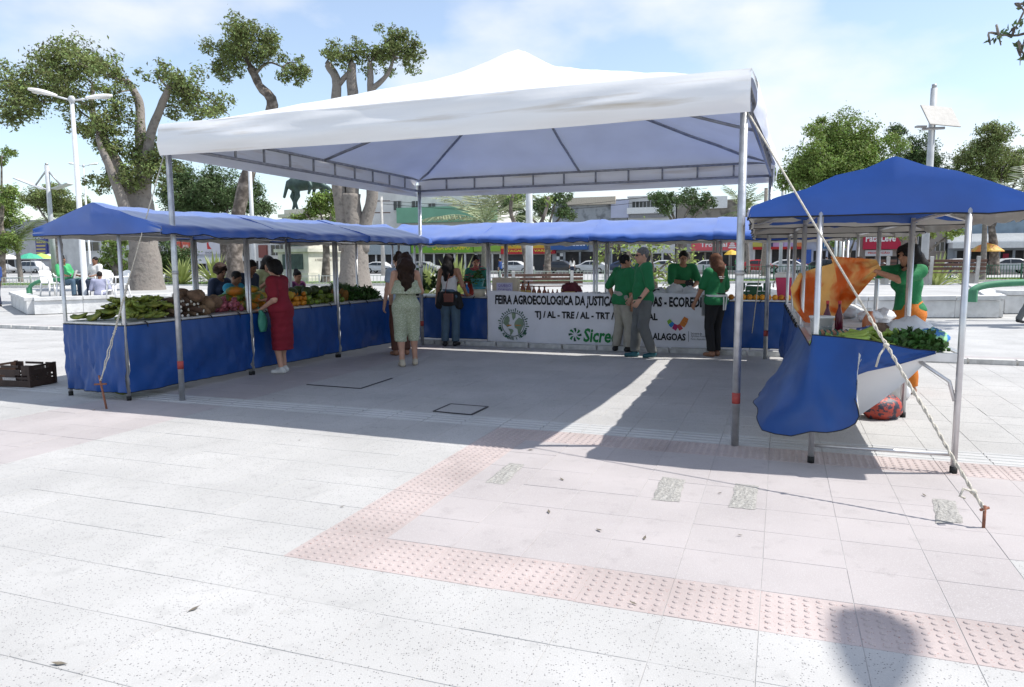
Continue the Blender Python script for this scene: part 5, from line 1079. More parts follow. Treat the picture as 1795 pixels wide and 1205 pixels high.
# people behind the left stalls
person('boy in a cyan T-shirt reaching across the stall of papayas', UV(-8.12, 9.35), yaw_to(.9, -.25), 1.42, 'm', 'brown', 'black', 'short', .25, 0, .4, (.12, .50, 1.22), (-.18, .3, .98), eR=(.6, -.5, -.5), shirt=C_cyan, sleeve=.38, trousers=C_navy, shoes=S_blk)
person('dark-haired man in navy bending over the stall behind the boy', UV(-8.2, 9.75), yaw_to(.85, -.2), 1.60, 'm', 'brown', 'black', 'short', .28, -.1, .35, (.16, .36, 1.0), (-.2, .3, .95), shirt=C_navy, sleeve=.5, trousers=C_grey, shoes=S_blk)
person('girl with bushy dark hair standing behind the boy in cyan', UV(-8.5, 9.55), yaw_to(.8, -.4), 1.5, 'f', 'brown', 'dark', 'afro', .1, 0, .2, shirt=C_navy, trousers=C_navy, shoes=S_blk)
def ex_phone(R, d):
    w = (d['wr'][1]+d['wr'][-1])/2; b = MB(); b.box((w.x, w.y+.09, w.z+.06), (.075, .01, .15), (.35, 0, 0)); b.build('phone', M_white, R)
person('woman in olive shirt with black hair looking at a phone behind the stall', UV(-8.22, 10.45), yaw_to(.55, -.9), 1.64, 'f', 'tan', 'black', 'long', 0, 0, .45, (.06, .28, 1.27), (-.06, .28, 1.25), eR=(.6, -.3, -1), eL=(-.6, -.3, -1), shirt=C_olive, sleeve=.5, trousers=C_jean, shoes=S_wht, extra=ex_phone, open_hand=1.)
person('child in a purple patterned top with a pink hair tie behind the oranges', UV(-8.25, 11.25), yaw_to(.9, -.5), 1.38, 'f', 'tan', 'black', 'bun', .05, 0, .2, shirt=C_pur, sleeve=.6, trousers=C_jean, shoes=S_wht)
# seated men by the left planter, man at the left edge, walker at the right
# ================================================================ trees and plants
M_bark = mat('bark', (.12, .10, .085), .95, .4, 3, 1., 12, col2=(.22, .19, .165), c2pos=(.45, .7)); M_barkp = mat('pale_bark', (.25, .225, .20), .95, .45, 4, 1.6, 9, col2=(.11, .095, .085), c2pos=(.45, .7))
M_lf1 = mat('leaf_olive', (.19, .225, .075), .55, .2, .6, island=.7, trans=.3); M_lf2 = mat('leaf_green', (.20, .27, .065), .55, .2, .6, island=.5, trans=.25); M_lf3 = mat('leaf_dark', (.085, .13, .045), .55, .2, .6, island=.5, trans=.2); M_lf4 = mat('leaf_lime', (.30, .37, .10), .55, .2, .9, island=.45, trans=.3); M_palm = mat('palm_leaf', (.12, .16, .05), .5, .2, 2, island=.35, trans=.2); M_yuc = mat('yucca_leaf', (.30, .34, .12), .5, .2, 2, island=.4, trans=.15)
def leaves(clumps, size, dens, m, name, parent, origin, asp=.45, hollow=.5):
    V, F = [], []; n0 = 0
    for c, r in clumps:
        r = np.array(r if hasattr(r, '__len__') else (r, r, r*.8)); n = int(dens*4*math.pi*(np.prod(r)**(2/3))); 
        d = rng.normal(size=(n, 3)); d /= np.linalg.norm(d, axis=1)[:, None]; ph = rng.uniform(0, 6.28, 3)
        lob = 1+.34*np.sin(d[:, 0]*5+ph[0])*np.sin(d[:, 1]*5+ph[1])+.24*np.sin(d[:, 2]*7+d[:, 0]*4+ph[2])
        rad = (hollow+(1.08-hollow)*rng.random(n)**.6)*lob*np.where(rng.random(n) < .2, rng.uniform(1., 1.32, n), 1); P = np.array(c)-np.array(origin)+d*rad[:, None]*r
        keep = (np.sin(P[:, 0]*3.1+ph[0])+np.sin(P[:, 1]*2.7+ph[1])+np.sin(P[:, 2]*3.7+ph[2])) > -1.7; P, d = P[keep], d[keep]; n = len(P)
        nrm = d*.7+rng.normal(size=(n, 3))*.7+np.array((0, 0, .5)); nrm /= np.linalg.norm(nrm, axis=1)[:, None]
        t = np.cross(nrm, rng.normal(size=(n, 3))); t /= np.linalg.norm(t, axis=1)[:, None]; w = np.cross(nrm, t); s = size*rng.uniform(.45, 1.55, n)[:, None]
        q = np.stack([P-t*s*.5, P+w*s*asp*.5+nrm*s*.08, P+t*s*.5-nrm*s*.1, P-w*s*asp*.5+nrm*s*.08], 1).reshape(-1, 3)
        V.append(q); i = (np.arange(n)*4)[:, None]+n0; F.append(np.concatenate([i+np.array([[0, 1, 2, 3]])], 0)); n0 += 4*n
    V = np.concatenate(V); F = np.concatenate(F); me = bpy.data.meshes.new(name); me.from_pydata(V.tolist(), [], F.tolist()); me.materials.append(m); me.update()
    return kind(link(me, name, parent), 'stuff')
def curve(pts, n=4):
    P = [Vector(p) for p in pts]; out = []
    for i in range(len(P)-1):
        p0, p1, p2, p3 = P[max(0, i-1)], P[i], P[i+1], P[min(len(P)-1, i+2)]
        for k in range(n):
            t = k/n; out.append(.5*((2*p1)+(p2-p0)*t+(2*p0-5*p1+4*p2-p3)*t*t+(3*p1-p0-3*p2+p3)*t**3))
    return out+[P[-1]]
def tree(label, base, Y, limbs, clumps, lm, lsize=.17, dens=60, bark=None, trunk_w=None, group=None, ground=True, hollow=.3, name='tree', cs=1.):
    b0 = at(base[0], base[1], Y); r = thing(name, label, 'tree', (b0.x, b0.y, 0), 0, group); o = Vector((b0.x, b0.y, 0)); pxm = Y/FPX; CP = []
    for i, (pts, w0, w1) in enumerate(limbs):      # points in px (x, y, depth offset)
        P = [at(q[0], q[1], Y+(q[2] if len(q) > 2 else 0))-o for q in pts]
        if i == 0: P[0].z = -.1
        C = curve(P); CP += C[len(C)//2:]; n = len(C); rad = [pxm*(w0+(w1-w0)*(k/(n-1)))/2 for k in range(n)]
        if i == 0: rad = [q*(1+.28*max(0, 1-k/(n*.3))**2) for k, q in enumerate(rad)]
        b = MB(); b.tube(C, rad, 12); b.v = [tuple(Vector(v)+Vector((wob(v[0]*2, v[1]*2, v[2]*1.3, i), wob(v[1]*2, v[2], v[0]*2, i), 0))*rad[0]*.13) for v in b.v]
        b.build('trunk' if i == 0 else 'limb', bark or M_bark, r, True)
    cl = []
    for q in clumps:
        x, y, rp = q[:3]; rp = rp*cs; dz = q[3] if len(q) > 3 else random.uniform(-1, 1)*rp*pxm*.6; c = at(x, y, Y+dz); R_ = rp*pxm*(Y+dz)/Y
        e_ = c-o; s_ = min(CP, key=lambda q: (q-e_).length); md = s_.lerp(e_, .5)+Vector((rr(-.2, .2), rr(-.2, .2), rr(-.1, .3))); b = MB(); b.tube(curve([s_, md, e_, e_+(e_-md)*.5], 3), [.012+.0011*Y*(1-k/10) for k in range(10)], 5); b.build('limb', M_bark, r, True)
        if rp*pxm > .55:      # break big clumps into several smaller ones
            for k in range(int(6+rp*pxm*4)):
                d = Vector(rng.normal(size=3)).normalized()*R_*random.uniform(.35, .92); cl.append((c+Vector((d.x, d.y, d.z*.8)), R_*random.uniform(.2, .4)))
            cl.append((c, R_*.42))
        else: cl.append((c, R_))
    leaves(cl, lsize, dens, lm, 'crown', r, o, hollow=hollow); return r
tree('large rough-barked tree with forked limbs rising behind the plantain stall', (258, 531), 29.5,
     [([(258, 531), (255, 470), (250, 400), (246, 350), (244, 318)], 64, 28), ([(240, 390), (226, 335), (208, 292, .5), (178, 235, .5), (161, 195, 1), (165, 150, 1)], 26, 7), ([(245, 430), (222, 375, -.8), (200, 315, -1), (180, 265, -1), (170, 238, -1)], 24, 6), ([(247, 325), (246, 240, .5), (246, 190, 1), (236, 162, 1), (222, 142, 1)], 20, 11), ([(252, 370), (255, 310), (264, 238, 0), (282, 190, 0), (298, 150, -.5)], 22, 9), ([(161, 195, 1), (130, 170, 1.5), (100, 140, 2)], 9, 3)],
     [(60, 125, 45), (105, 112, 52), (155, 118, 45), (35, 175, 45), (75, 165, 40), (120, 160, 40), (185, 125, 32), (200, 165, 30), (12, 185, 40), (180, 225, 42), (140, 225, 28), (205, 205, 30), (275, 128, 26), (300, 140, 24), (330, 150, 36), (345, 185, 40), (385, 188, 28), (310, 195, 26), (235, 275, 36), (270, 260, 34), (268, 305, 40), (225, 315, 34), (190, 318, 26), (290, 290, 28)], M_lf1, .135, 92, bark=M_barkp, cs=1.3)
tree('tall leaning tree with a rounded leafy top behind the tent', (414, 486), 46, [([(414, 486), (412, 430), (425, 340), (455, 250), (478, 184), (455, 150), (440, 118)], 28, 11), ([(445, 130), (430, 100), (415, 78)], 10, 4), ([(447, 130), (470, 110), (495, 118)], 6, 2)], [(425, 72, 44), (395, 85, 32), (450, 65, 34), (465, 95, 34), (405, 115, 28), (385, 120, 20), (515, 110, 22), (535, 125, 20), (505, 135, 20)], M_lf1, .165, 78, cs=1.22)
tree('massive pale-barked tree with sawn-off upper limbs beside the monument', (622, 514), 41, [([(622, 514), (622, 460), (620, 410), (616, 370), (616, 340)], 54, 26), ([(606, 440), (602, 395), (594, 330), (585, 250), (590, 150), (578, 118, .2), (571, 112, .2)], 28, 11), ([(618, 430), (618, 370), (618, 300), (620, 200), (616, 130), (617, 110)], 28, 12), ([(632, 440), (640, 392), (652, 345), (650, 250), (650, 150), (648, 110)], 28, 8), ([(592, 150), (605, 135), (618, 120)], 12, 5), ([(648, 160), (680, 130), (690, 100)], 11, 4)], [(595, 98, 26), (575, 95, 16), (618, 88, 24), (640, 95, 20), (688, 80, 38), (668, 105, 34), (712, 105, 26), (700, 65, 22), (725, 85, 18)], M_lf1, .155, 78, bark=M_barkp, cs=1.22)
for k, (lab, base, Y, cl, lm, g_) in enumerate([
    ('dense dark green tree behind the yam and papaya stalls', (390, 490), 70, [(330, 335, 36), (370, 330, 34), (405, 345, 38), (440, 355, 30), (350, 370, 34), (300, 350, 28)], M_lf3, None),
    ('bright bushy tree in front of the bronze statue', (570, 492), 50, [(560, 365, 28), (590, 350, 22), (540, 380, 18), (600, 375, 20)], M_lf2, None),
    ('low rounded tree far behind the solar lamp', (100, 492), 75, [(80, 350, 28), (115, 355, 28), (60, 355, 16), (145, 365, 16)], M_lf1, None),
    ('slender tree beside the palm and parked van', (2, 498), 60, [(8, 345, 22), (0, 380, 28), (15, 420, 24), (3, 275, 18)], M_lf2, None),
    ('leafy shrub tree growing beside the thick pale trunk', (205, 500), 48, [(205, 440, 22), (190, 462, 16), (222, 462, 18), (212, 420, 14)], M_lf2, None),
    ('shrub tree between the thick pale trunk and the spiky plants', (300, 498), 56, [(300, 435, 26), (310, 465, 22), (285, 460, 16)], M_lf3, None),
    ('broad round-topped tree above the wind-blown stall', (1470, 492), 58, [(1470, 262, 52), (1420, 285, 42), (1520, 280, 42), (1395, 315, 32), (1545, 305, 30), (1470, 310, 50), (1440, 212, 10), (1450, 240, 26)], M_lf2, None),
    ('dark ragged tree behind the square-panelled solar lamp post', (1600, 492), 72, [(1572, 240, 20), (1605, 265, 26), (1640, 280, 24), (1590, 300, 26)], M_lf3, None),
    ('spreading tree beyond the awning shops', (1740, 490), 66, [(1730, 258, 34), (1760, 285, 36), (1700, 290, 24), (1790, 300, 28), (1745, 235, 18), (1715, 320, 26)], M_lf1, None),
    ('street tree among the shop signs', (958, 488), 66, [(905, 355, 24), (945, 365, 22), (975, 350, 20), (990, 372, 16), (920, 380, 18)], M_lf3, None),
    ('street tree in front of the mossy walls', (1190, 488), 64, [(1170, 352, 20), (1215, 350, 22), (1150, 345, 14), (1245, 350, 14)], M_lf3, None),
    ('thin street tree in front of the blue shop sign', (1480, 488), 62, [(1470, 420, 14), (1500, 415, 14), (1440, 410, 12)], M_lf2, None),
    ('yellow-green leafy tree behind the woman with the orange cloth', (1605, 488), 44, [(1600, 405, 20), (1640, 400, 22), (1665, 410, 16), (1570, 408, 16)], M_lf4, None)]):
    x0 = base[0]; ytop = min(q[1] for q in cl)+20
    tree(lab, base, Y, [([base, (x0+2, 440), (x0-3, max(ytop+30, 380))], 13+k % 3*3, 9)]+[([(x0, max(ytop+40, 400)), ((x0+q[0])/2, (q[1]+max(ytop+40, 400))/2), (q[0], q[1])], 6, 2) for q in cl[:4]], cl, lm, .2, 72, cs=1.42)
# trunk pairs in front of the right-hand shops
tree('slender forked tree with dark limbs between the shop signs', (940, 490), 40, [([(922, 500), (924, 460), (918, 430)], 13, 10), ([(918, 432), (905, 400), (895, 370), (900, 340)], 9, 5), ([(920, 430), (940, 405), (955, 375), (962, 345)], 9, 5)], [(900, 425, 9), (905, 345, 16), (962, 348, 16)], M_lf2, .16, 50)
# small tree right behind the banner stalls
tree('small light green tree growing behind the banner stalls', (1150, 540), 17.5, [([(1150, 545), (1150, 510), (1145, 480)], 9, 6), ([(1147, 485), (1115, 455), (1080, 440)], 4, 1.5), ([(1147, 480), (1180, 455), (1215, 455)], 4, 1.5), ([(1147, 480), (1140, 440), (1130, 415)], 4, 1.5)],
     [(1062, 432, 22, 0), (1092, 425, 26, .3), (1050, 455, 12, 0), (1120, 420, 28, -.2), (1120, 455, 22, .3), (1152, 430, 26, 0), (1175, 450, 26, .2), (1205, 452, 20, 0), (1160, 480, 22, -.2), (1185, 500, 22, -.1), (1190, 525, 20, 0), (1100, 470, 14, 0)], M_lf4, .095, 110, hollow=.2)
# overhanging branch at the top right, its trunk out of frame
tree('overhanging tree branch with dark leaves reaching in above the spreading tree', (2010, 560), 17, [([(2010, 560), (2005, 300), (1960, 100), (1900, 40)], 60, 22), ([(1900, 40), (1840, 45), (1785, 62), (1750, 60)], 8, 2), ([(1830, 46), (1800, 25), (1785, 5)], 4, 2), ([(1800, 60), (1790, 90), (1788, 115)], 3, 1)], [(1772, 55, 13), (1752, 68, 10), (1790, 80, 10), (1785, 40, 12), (1795, 8, 9), (1798, 98, 10), (1735, 72, 6), (1830, 50, 22), (1880, 30, 40), (1950, 60, 80), (1990, 0, 90), (1920, -40, 70)], M_lf3, .13, 60)
def palm(label, base, top, Y, n, L, tw, lm=M_palm, drop=.9, group=None, leafl=.5):
    b0 = at(base[0], base[1], Y); t0 = at(top[0], top[1], Y); r = thing('palm_tree', label, 'palm', (b0.x, b0.y, 0), 0, group); o = Vector((b0.x, b0.y, 0)); t0 = t0-o
    b = MB(); C = curve([(0, 0, -.1), (t0.x*.4, t0.y*.4, t0.z*.5), tuple(t0)], 6); b.tube(C, [tw*(1-.4*i/(len(C)-1)) for i in range(len(C))], 9); b.build('trunk', M_barkp, r, True)
    for i in range(n):
        a = i*2.399+.3; e = random.uniform(.1, 1.15) if i > n//3 else random.uniform(.7, 1.4); d = Vector((math.cos(a)*math.cos(e), math.sin(a)*math.cos(e), math.sin(e))); P = []; p = t0.copy(); v = d.copy()
        for k in range(10): P.append(p.copy()); p = p+v*L/9; v = (v+Vector((0, 0, -.13*drop))).normalized()
        f = MB(); f.tube(P, [.035*(1-k/10)+.004 for k in range(10)], 4)
        for k in range(1, 10):
            for s in (-1, 1):
                for h_ in (0, .5):
                    if k+h_ > 9: continue
                    q = P[k].lerp(P[min(9, k+1)], h_); tg = (P[min(9, k+1)]-P[k-1]).normalized(); sd = tg.cross(Vector((0, 0, 1))); sd = sd.normalized()*s if sd.length > .05 else Vector((s, 0, 0)); ll = L*leafl*.55*math.sin(math.pi*(.12+.8*(k+h_)/10))
                    e1 = q+(sd*.8+tg*.6+Vector((0, 0, -.25+random.uniform(-.15, .2)))).normalized()*ll; w = tg*.035*L/2
                    f.add([q-w*.5, q+w*.5, q.lerp(e1, .5)+w*.7, e1, q.lerp(e1, .5)-w*.7], [(0, 1, 2, 4), (4, 2, 3)])
        kind(f.build('frond', lm, r), 'stuff')
    return r
palm('palm tree with a pale trunk behind the parked van', (37, 492), (29, 425), 62, 17, 3.2, .22)
palm('palm tree with drooping fronds behind the seated men', (147, 492), (145, 400), 70, 14, 3., .25)
palm('large feathery palm rising behind the flower stall', (850, 492), (850, 392), 52, 20, 4.4, .3, mat('palm_leaf_pale', (.26, .29, .17), .5, .2, 2, island=.3, trans=.2), .55)
palm('slim palm with a straight green trunk by the dark green railing', (1722, 493), (1727, 372), 47, 15, 3.0, .20, M_palm, 1.2)
palm('palm with arching fronds at the end of the awning shops', (1800, 495), (1800, 372), 42, 16, 3.4, .2, mat('palm_leaf_grey', (.2, .22, .15), .5, .2, 2, island=.3), .9)
palm('short palm tree beside the old mossy building', (1312, 488), (1305, 372), 74, 13, 3.6, .2, M_palm, 1.)
def yucca(label, px, py, Y, n, L, group=None, zb=0.):
    b0 = at(px, py, Y); r = thing('spiky_plant', label, 'plant', (b0.x, b0.y, zb), 0, group)
    for i in range(n):
        a = i*2.399; e = .25+1.2*(i/n)+random.uniform(-.1, .1); d = Vector((math.cos(a)*math.cos(e), math.sin(a)*math.cos(e), math.sin(e))); l = L*random.uniform(.75, 1.1); w = d.cross(Vector((0, 0, 1))).normalized()*.045*L
        b = MB(); m1, tip = d*l*.55+Vector((0, 0, .02)), d*l+Vector((0, 0, -.12*l*math.cos(e))); b.add([-w*.5+Vector((0, 0, .05)), w*.5+Vector((0, 0, .05)), m1+w, tip, m1-w, m1+Vector((0, 0, -.03))], [(0, 1, 5), (1, 2, 5), (2, 3, 5), (3, 4, 5), (4, 0, 5)]); b.build('leaf_blade', M_yuc, r)
yucca('spiky yellow-green plant by the low fence, behind the yams', 318, 496, 48.5, 60, 2.2); yucca('spiky yellow-green plant by the low fence, behind the boy', 378, 496, 48.5, 60, 2.3)
yucca('large spiky plant behind the flower stall', 800, 512, 30, 80, 1.9); yucca('second large spiky plant behind the flower stall', 745, 512, 31, 60, 1.6)
yucca('spiky plant behind the bench beyond the jar stall', 1640, 508, 36, 46, 1.9); yucca('small spiky plant beside the big lamp post', 1690, 500, 40, 30, 1.3)
# ================================================================ street furniture, monument, cars, buildings
M_metal = mat('painted_pole', (.52, .54, .56), .5, .1, 5); M_conc2 = mat('concrete_grey', (.42, .41, .39), .85, .2, 4, .3, 40); M_whitew = mat('whitewash', (.60, .60, .595), .9, .16, 3, .5, 14, col2=(.42, .41, .40), c2pos=(.6, .75)); M_greenp = mat('green_paint', (.06, .22, .12), .6, .2, 4); M_glass = mat('dark_glass', (.02, .025, .03), .08, .1, 2, spec=.6); M_tyre = mat('tyre', (.02, .02, .02), .8); M_lens = mat('lamp_lens', (.55, .55, .52), .3)
def double_lamp(label, base, htop, rot, heads=2, arm=.55):
    r = thing('street_lamp', label, 'street lamp', base, rot, 'double-headed street lamps'); b = MB(); b.tube([(0, 0, 0), (0, 0, .25), (0, 0, .27), (0, 0, htop)], [.14, .14, .10, .06], 12); b.build('pole', M_metal, r, True)
    b = MB(); b.lathe([(.08, htop-.15), (.10, htop), (.06, htop+.06), (0, htop+.07)], 12); b.build('cap', M_metal, r, True)
    for s in ((-1, 1) if heads == 2 else (1,)):
        b = MB(); b.tube([(0, 0, htop-.08), (s*arm*.5, 0, htop-.02), (s*arm*.8, 0, htop+.02)], .03, 8); a_ = b.build('arm', M_metal, r, True)
        b = MB(); R_ = Euler((0, -s*.18, 0)).to_matrix()
        prof = []; rows = []
        for i in range(9):
            t = i/8; w = .055+.125*math.sin(min(1, t*1.15)*math.pi*.5)**.8*(1 if t < .75 else math.sqrt(max(0, 1-((t-.75)/.25)**2))*.98+.02); hgt = .05+.05*math.sin(t*math.pi)
            rows.append([(R_ @ Vector((s*(t*.78), w*math.cos(k*math.pi/6), hgt*math.sin(k*math.pi/6)*(1.0 if k <= 6 else .45))))+Vector((s*arm*.7, 0, htop+.02)) for k in range(13)])
        b.grid(rows); b.build('lamp_head', M_white, r, True)
        b = MB(); b.ball(R_ @ Vector((s*.48, 0, -.03))+Vector((s*arm*.7, 0, htop+.02)), (.2, .12, .035), 10, 6); b.build('lens', M_lens, r, True)
p = gp(152, 545); double_lamp('tall white street lamp with two oval heads beside the seated men', (p.x, p.y, 0), at(130, 172, p.y).z, .45)
p = at(160, 490, 62); double_lamp('distant white street lamp with two oval heads behind the big tree', (p.x, p.y, 0), at(160, 290, 62).z, .2)
# the lamp post behind the photographer whose oval head throws the blurred shadow on the red strip
hd = Vector((1.57, 2.95, 0))+SUN_DIR*(8.2/SUN_DIR.z); double_lamp('street lamp behind the viewpoint casting an oval shadow on the tactile strip', (hd.x-.95*.52, hd.y-.95*.855, 0), 8.15, math.radians(58.7))
def pole(label, px, py0, py1, Y, r0, m=M_metal, name='pole'):
    a = at(px, py0, Y); t = at(px, py1, Y); r = thing(name, label, 'pole', (a.x, a.y, 0)); b = MB(); b.tube([(0, 0, 0), (0, 0, t.z)], [r0, r0*.75], 12); b.build('shaft', m, r, True); b = MB(); b.lathe([(r0*1.6, 0), (r0*1.6, .08), (r0*1.1, .1)], 10); b.build('base_collar', m, r); return r
pole('plain white pole behind the bottle stall', 928, 518, 250, 32, .17); pole('thin white pole behind the papaya stall', 447, 500, 285, 44, .14)
pole('white street pole in front of the lilac-signed shop', 1367, 488, 300, 62, .15); pole('pale palm-like pole behind the pink cooler', 1338, 488, 330, 66, .2, M_barkp)
pole('one of two slim white posts by the forked tree', 1463, 488, 412, 55, .12)['group'] = 'twin posts'; pole('one of two slim white posts by the forked tree', 1471, 488, 412, 55.6, .12)['group'] = 'twin posts'
def solar(label, px, py, ytop, Y, w, tilt, side):
    a = at(px, py, Y); H_ = at(px, ytop, Y).z; r = thing('solar_lamp_post', label, 'lamp post', (a.x, a.y, 0), 0, 'solar lamp posts'); b = MB(); b.tube([(0, 0, 0), (0, 0, H_)], [w, w*.8], 10); b.build('post', mat('grey_paint_post', (.42, .44, .46), .6, .15, 3), r, True)
    b = MB(); b.tube([(0, 0, H_), (0, 0, H_+.15)], w*.6, 10); b.build('post_cap', M_galvd, r, True)
    return r, H_
r, H_ = solar('grey solar lamp post with slanted panel wings beyond the seated men', 97, 492, 290, 55, .19, 0, 0)
b = MB(); b.box((-1.25, 0, H_-1.35), (2.1, 1.0, .07), (0, .38, 0)); b.build('solar_panel', mat('panel_white', (.5, .51, .52), .5), r); b = MB(); b.box((.9, .2, H_-1.5), (1.3, .8, .07), (0, -.3, 0)); b.build('solar_panel', mat('panel_white', (.5, .51, .52)), r)
for s in (-1, 1): b = MB(); b.tube([(0, 0, H_-.3), (s*.9, 0, H_-1.4)], .06, 6); b.build('strut', M_galvd, r, True)
r, H_ = solar('tall grey solar lamp post with a square panel behind the jar stall', 1617, 517, 155, 31, .155, 0, 0)
b = MB(); b.box((.1, -.4, H_-1.18), (1.45, 1.05, .05), (.95, .05, .2)); b.build('solar_panel', mat('panel_back', (.34, .33, .31), .6), r); b = MB(); b.tube([(-.5, -.2, H_-1.66), (.4, -.2, H_-1.62)], .06, 6); b.build('bracket', M_galvd, r, True); b = MB(); b.box((-.62, -.3, H_-1.58), (.4, .2, .07)); b.build('lamp_head', M_galvd, r)
# low white planter walls made of rendered blocks
def wall_run(label, P, h, th, n, name='planter_wall'):
    c = P[0]; r = thing(name, label, 'wall', (c.x, c.y, 0))
    for i in range(len(P)-1):
        d = P[i+1]-P[i]; L = d.length; k = max(1, int(L/n)); a = math.atan2(d.y, d.x)
        for j in range(k):
            m_ = P[i]+d*((j+.5)/k)-c; b = MB(); b.box((0, 0, h*.4), (L/k-.01, th, h*.8)); o = b.build('wall_block', M_whitew, r, loc=(m_.x, m_.y, 0), rotz=a); b = MB(); b.box((0, 0, h*.9+.01), (L/k-.02+random.uniform(-.01, .0), th+.10, h*.2), (random.uniform(-.01, .01), random.uniform(-.01, .01), 0)); b.build('coping_stone', M_whitew, o)
    return r
A_ = gp(60, 548); B_ = gp(300, 541); C_ = gp(25, 528)
wall_run('low whitewashed planter wall beneath the seated men', [gp(22, 527)+Vector((0, 6, 0)), gp(30, 536), gp(60, 551), B_, B_+Vector((2, 7, 0))], .5, .35, 1.2)
pts = [gp(30, 536), gp(60, 551), B_, B_+Vector((2, 7, 0)), gp(22, 527)+Vector((0, 6, 0))]; b = MB(); b.add([(q.x, q.y, .46) for q in pts], [tuple(range(5))]); kind(b.build('raised_terrace', M_conc, None), 'structure')
Q = [gp(1440, 556), gp(1744, 556)]; wall_run('low whitewashed planter wall behind the jar stall', [Q[0]+Vector((1, 9, 0)), Q[0], Q[1], Q[1]+Vector((5, 9, 0))], .55, .35, 1.1)
b = MB(); b.add([(q.x, q.y, .5) for q in (Q[0], Q[1], Q[1]+Vector((5, 9, 0)), Q[0]+Vector((1, 9, 0)))], [(0, 1, 2, 3)]); kind(b.build('raised_terrace', M_conc, None), 'structure')
q0 = gp(1752, 549); wall_run('second low white planter wall beyond the walking person', [q0, q0+Vector((6, 0, 0))], .62, .4, 1.2)
# lawn strips with fences
b = MB(); b.b2(-75, -13, 47, 56, -.0195, .06); kind(b.build('lawn', M_grass, None), 'structure'); b = MB(); b.b2(-13+1, 75, 47.5, 55, -.0195, .055); kind(b.build('lawn', M_grass, None), 'structure')
kb = MB(); kb.b2(-75, 75, 46.7, 46.97, -.019, .14); kind(kb.build('lawn_kerb', M_kerb, None), 'structure')
def grassblades(n, x0, x1, y0, y1, z):
    b = MB()
    for i in range(n):
        x, y = rr(x0, x1), rr(y0, y1); a = rr(0, 6.28); h_ = rr(.06, .16); w = .05; b.add([(x-w*math.cos(a), y-w*math.sin(a), z), (x+w*math.cos(a), y+w*math.sin(a), z), (x+rr(-.06, .06), y+rr(-.06, .06), z+h_)], [(0, 1, 2)])
    return b
gb = grassblades(9000, -60, 60, 47.1, 50, .05); o = kind(gb.build('grass_blades', M_lf2, None), 'stuff'); tag(o, 'short green grass growing on the lawn strips behind the plaza', 'grass')
def fence(label, x0, x1, Y, h, m, step, posts=2.4):
    r = thing('fence', label, 'fence', ((x0+x1)/2, Y, 0), 0, 'low fences along the lawns'); cx = (x0+x1)/2
    for z in (.12, h-.06):
        b = MB(); b.b2(x0-cx, x1-cx, -.015, .015, z, z+.04); b.build('rail', m, r)
    n = int((x1-x0)/step)
    if n <= 300:
        b = MB(); b.b2(-.014, .014, -.012, .012, .1, h); me = mesh_of(b, m, False)
        for i in range(n+1): link(me, 'picket', r, (x0-cx+i*step, .03, 0))
    for i in range(int((x1-x0)/posts)+1): b = MB(); b.b2(-.04, .04, -.04, .04, 0, h+.08); b.build('post', m, r, loc=(x0-cx+i*posts, .0, 0))
M_fw = mat('fence_white', (.55, .56, .54), .7, .15, 4); M_fg = mat('fence_green', (.05, .13, .09), .6, .2, 4)
fence('low white picket fence in front of the spiky plants', -44, -8.5, 49.2, .62, M_fw, .24); fence('dark green metal railing along the lawn by the slim palm', 13, 42, 50.2, 1.05, M_fg, .2); fence('pale railing behind the banner stalls', -8, 12.5, 51, .8, M_fw, .25)
# bent green pipe rails
def pipe(label, pts, rad): 
    P = curve(pts, 5); c = Vector(P[0]); r = thing('pipe_rail', label, 'railing', (c.x, c.y, 0)); b = MB(); b.tube([Vector(q)-Vector((c.x, c.y, 0)) for q in P], rad, 10); b.build('pipe', M_greenp, r, True); b = MB(); b.lathe([(rad*1.5, 0), (rad*1.5, .3)], 10, (0, 0, P[0][2]-.05)); b.build('foot', M_greenp, r); return r
a = gp(1703, 526, .5); pipe('bent green pipe rail beside the walking person', [(a.x, a.y, .5), (a.x, a.y, .72), (a.x+.5, a.y, .88), (a.x+2, a.y-.2, .95), (a.x+6, a.y-.5, 1.0)], .085)
a = gp(52, 517, .46); pipe('bent green pipe rail on the terrace of the seated men', [(a.x, a.y, .46), (a.x+.05, a.y, .75), (a.x+.5, a.y, .95), (a.x+1.4, a.y, .97), (a.x+2.2, a.y, .97)], .06)
# benches
M_wood = mat('dark_wood', (.10, .05, .035), .6, .25, 6, .3, 30)
def bench(label, c, rot, L=2.2, zb=0.):
    r = thing('park_bench', label, 'bench', (c[0], c[1], zb), rot, 'wooden park benches')
    for s in (-1, 1): b = MB(); b.box((s*L*.36, 0, .22), (.16, .42, .44)); b.box((s*L*.36, .22, .55), (.15, .10, 1.1), (-.12, 0, 0), taper=.8); b.build('concrete_leg', M_conc2, r)
    for k in range(4): b = MB(); b.box((0, -.19+.12*k, .455), (L, .1, .035)); b.build('seat_slat', M_wood, r)
    for k in range(3): b = MB(); b.box((0, .19+.02*k, .62+.15*k), (L, .035, .11), (-.12, 0, 0)); b.build('back_slat', M_wood, r)
bench('wooden slat bench with concrete legs behind the bottle stall', at(950, 505, 31)[:2], math.pi+.08, 3.4); p = at(1665, 512, 29.2); bench('wooden slat bench on the planter beyond the jar stall', p[:2], math.pi-.1, 2.4, .5); p = at(1510, 512, 29.6); bench('wooden slat bench behind the orange cloth', p[:2], math.pi-.1, 2.4, .5)
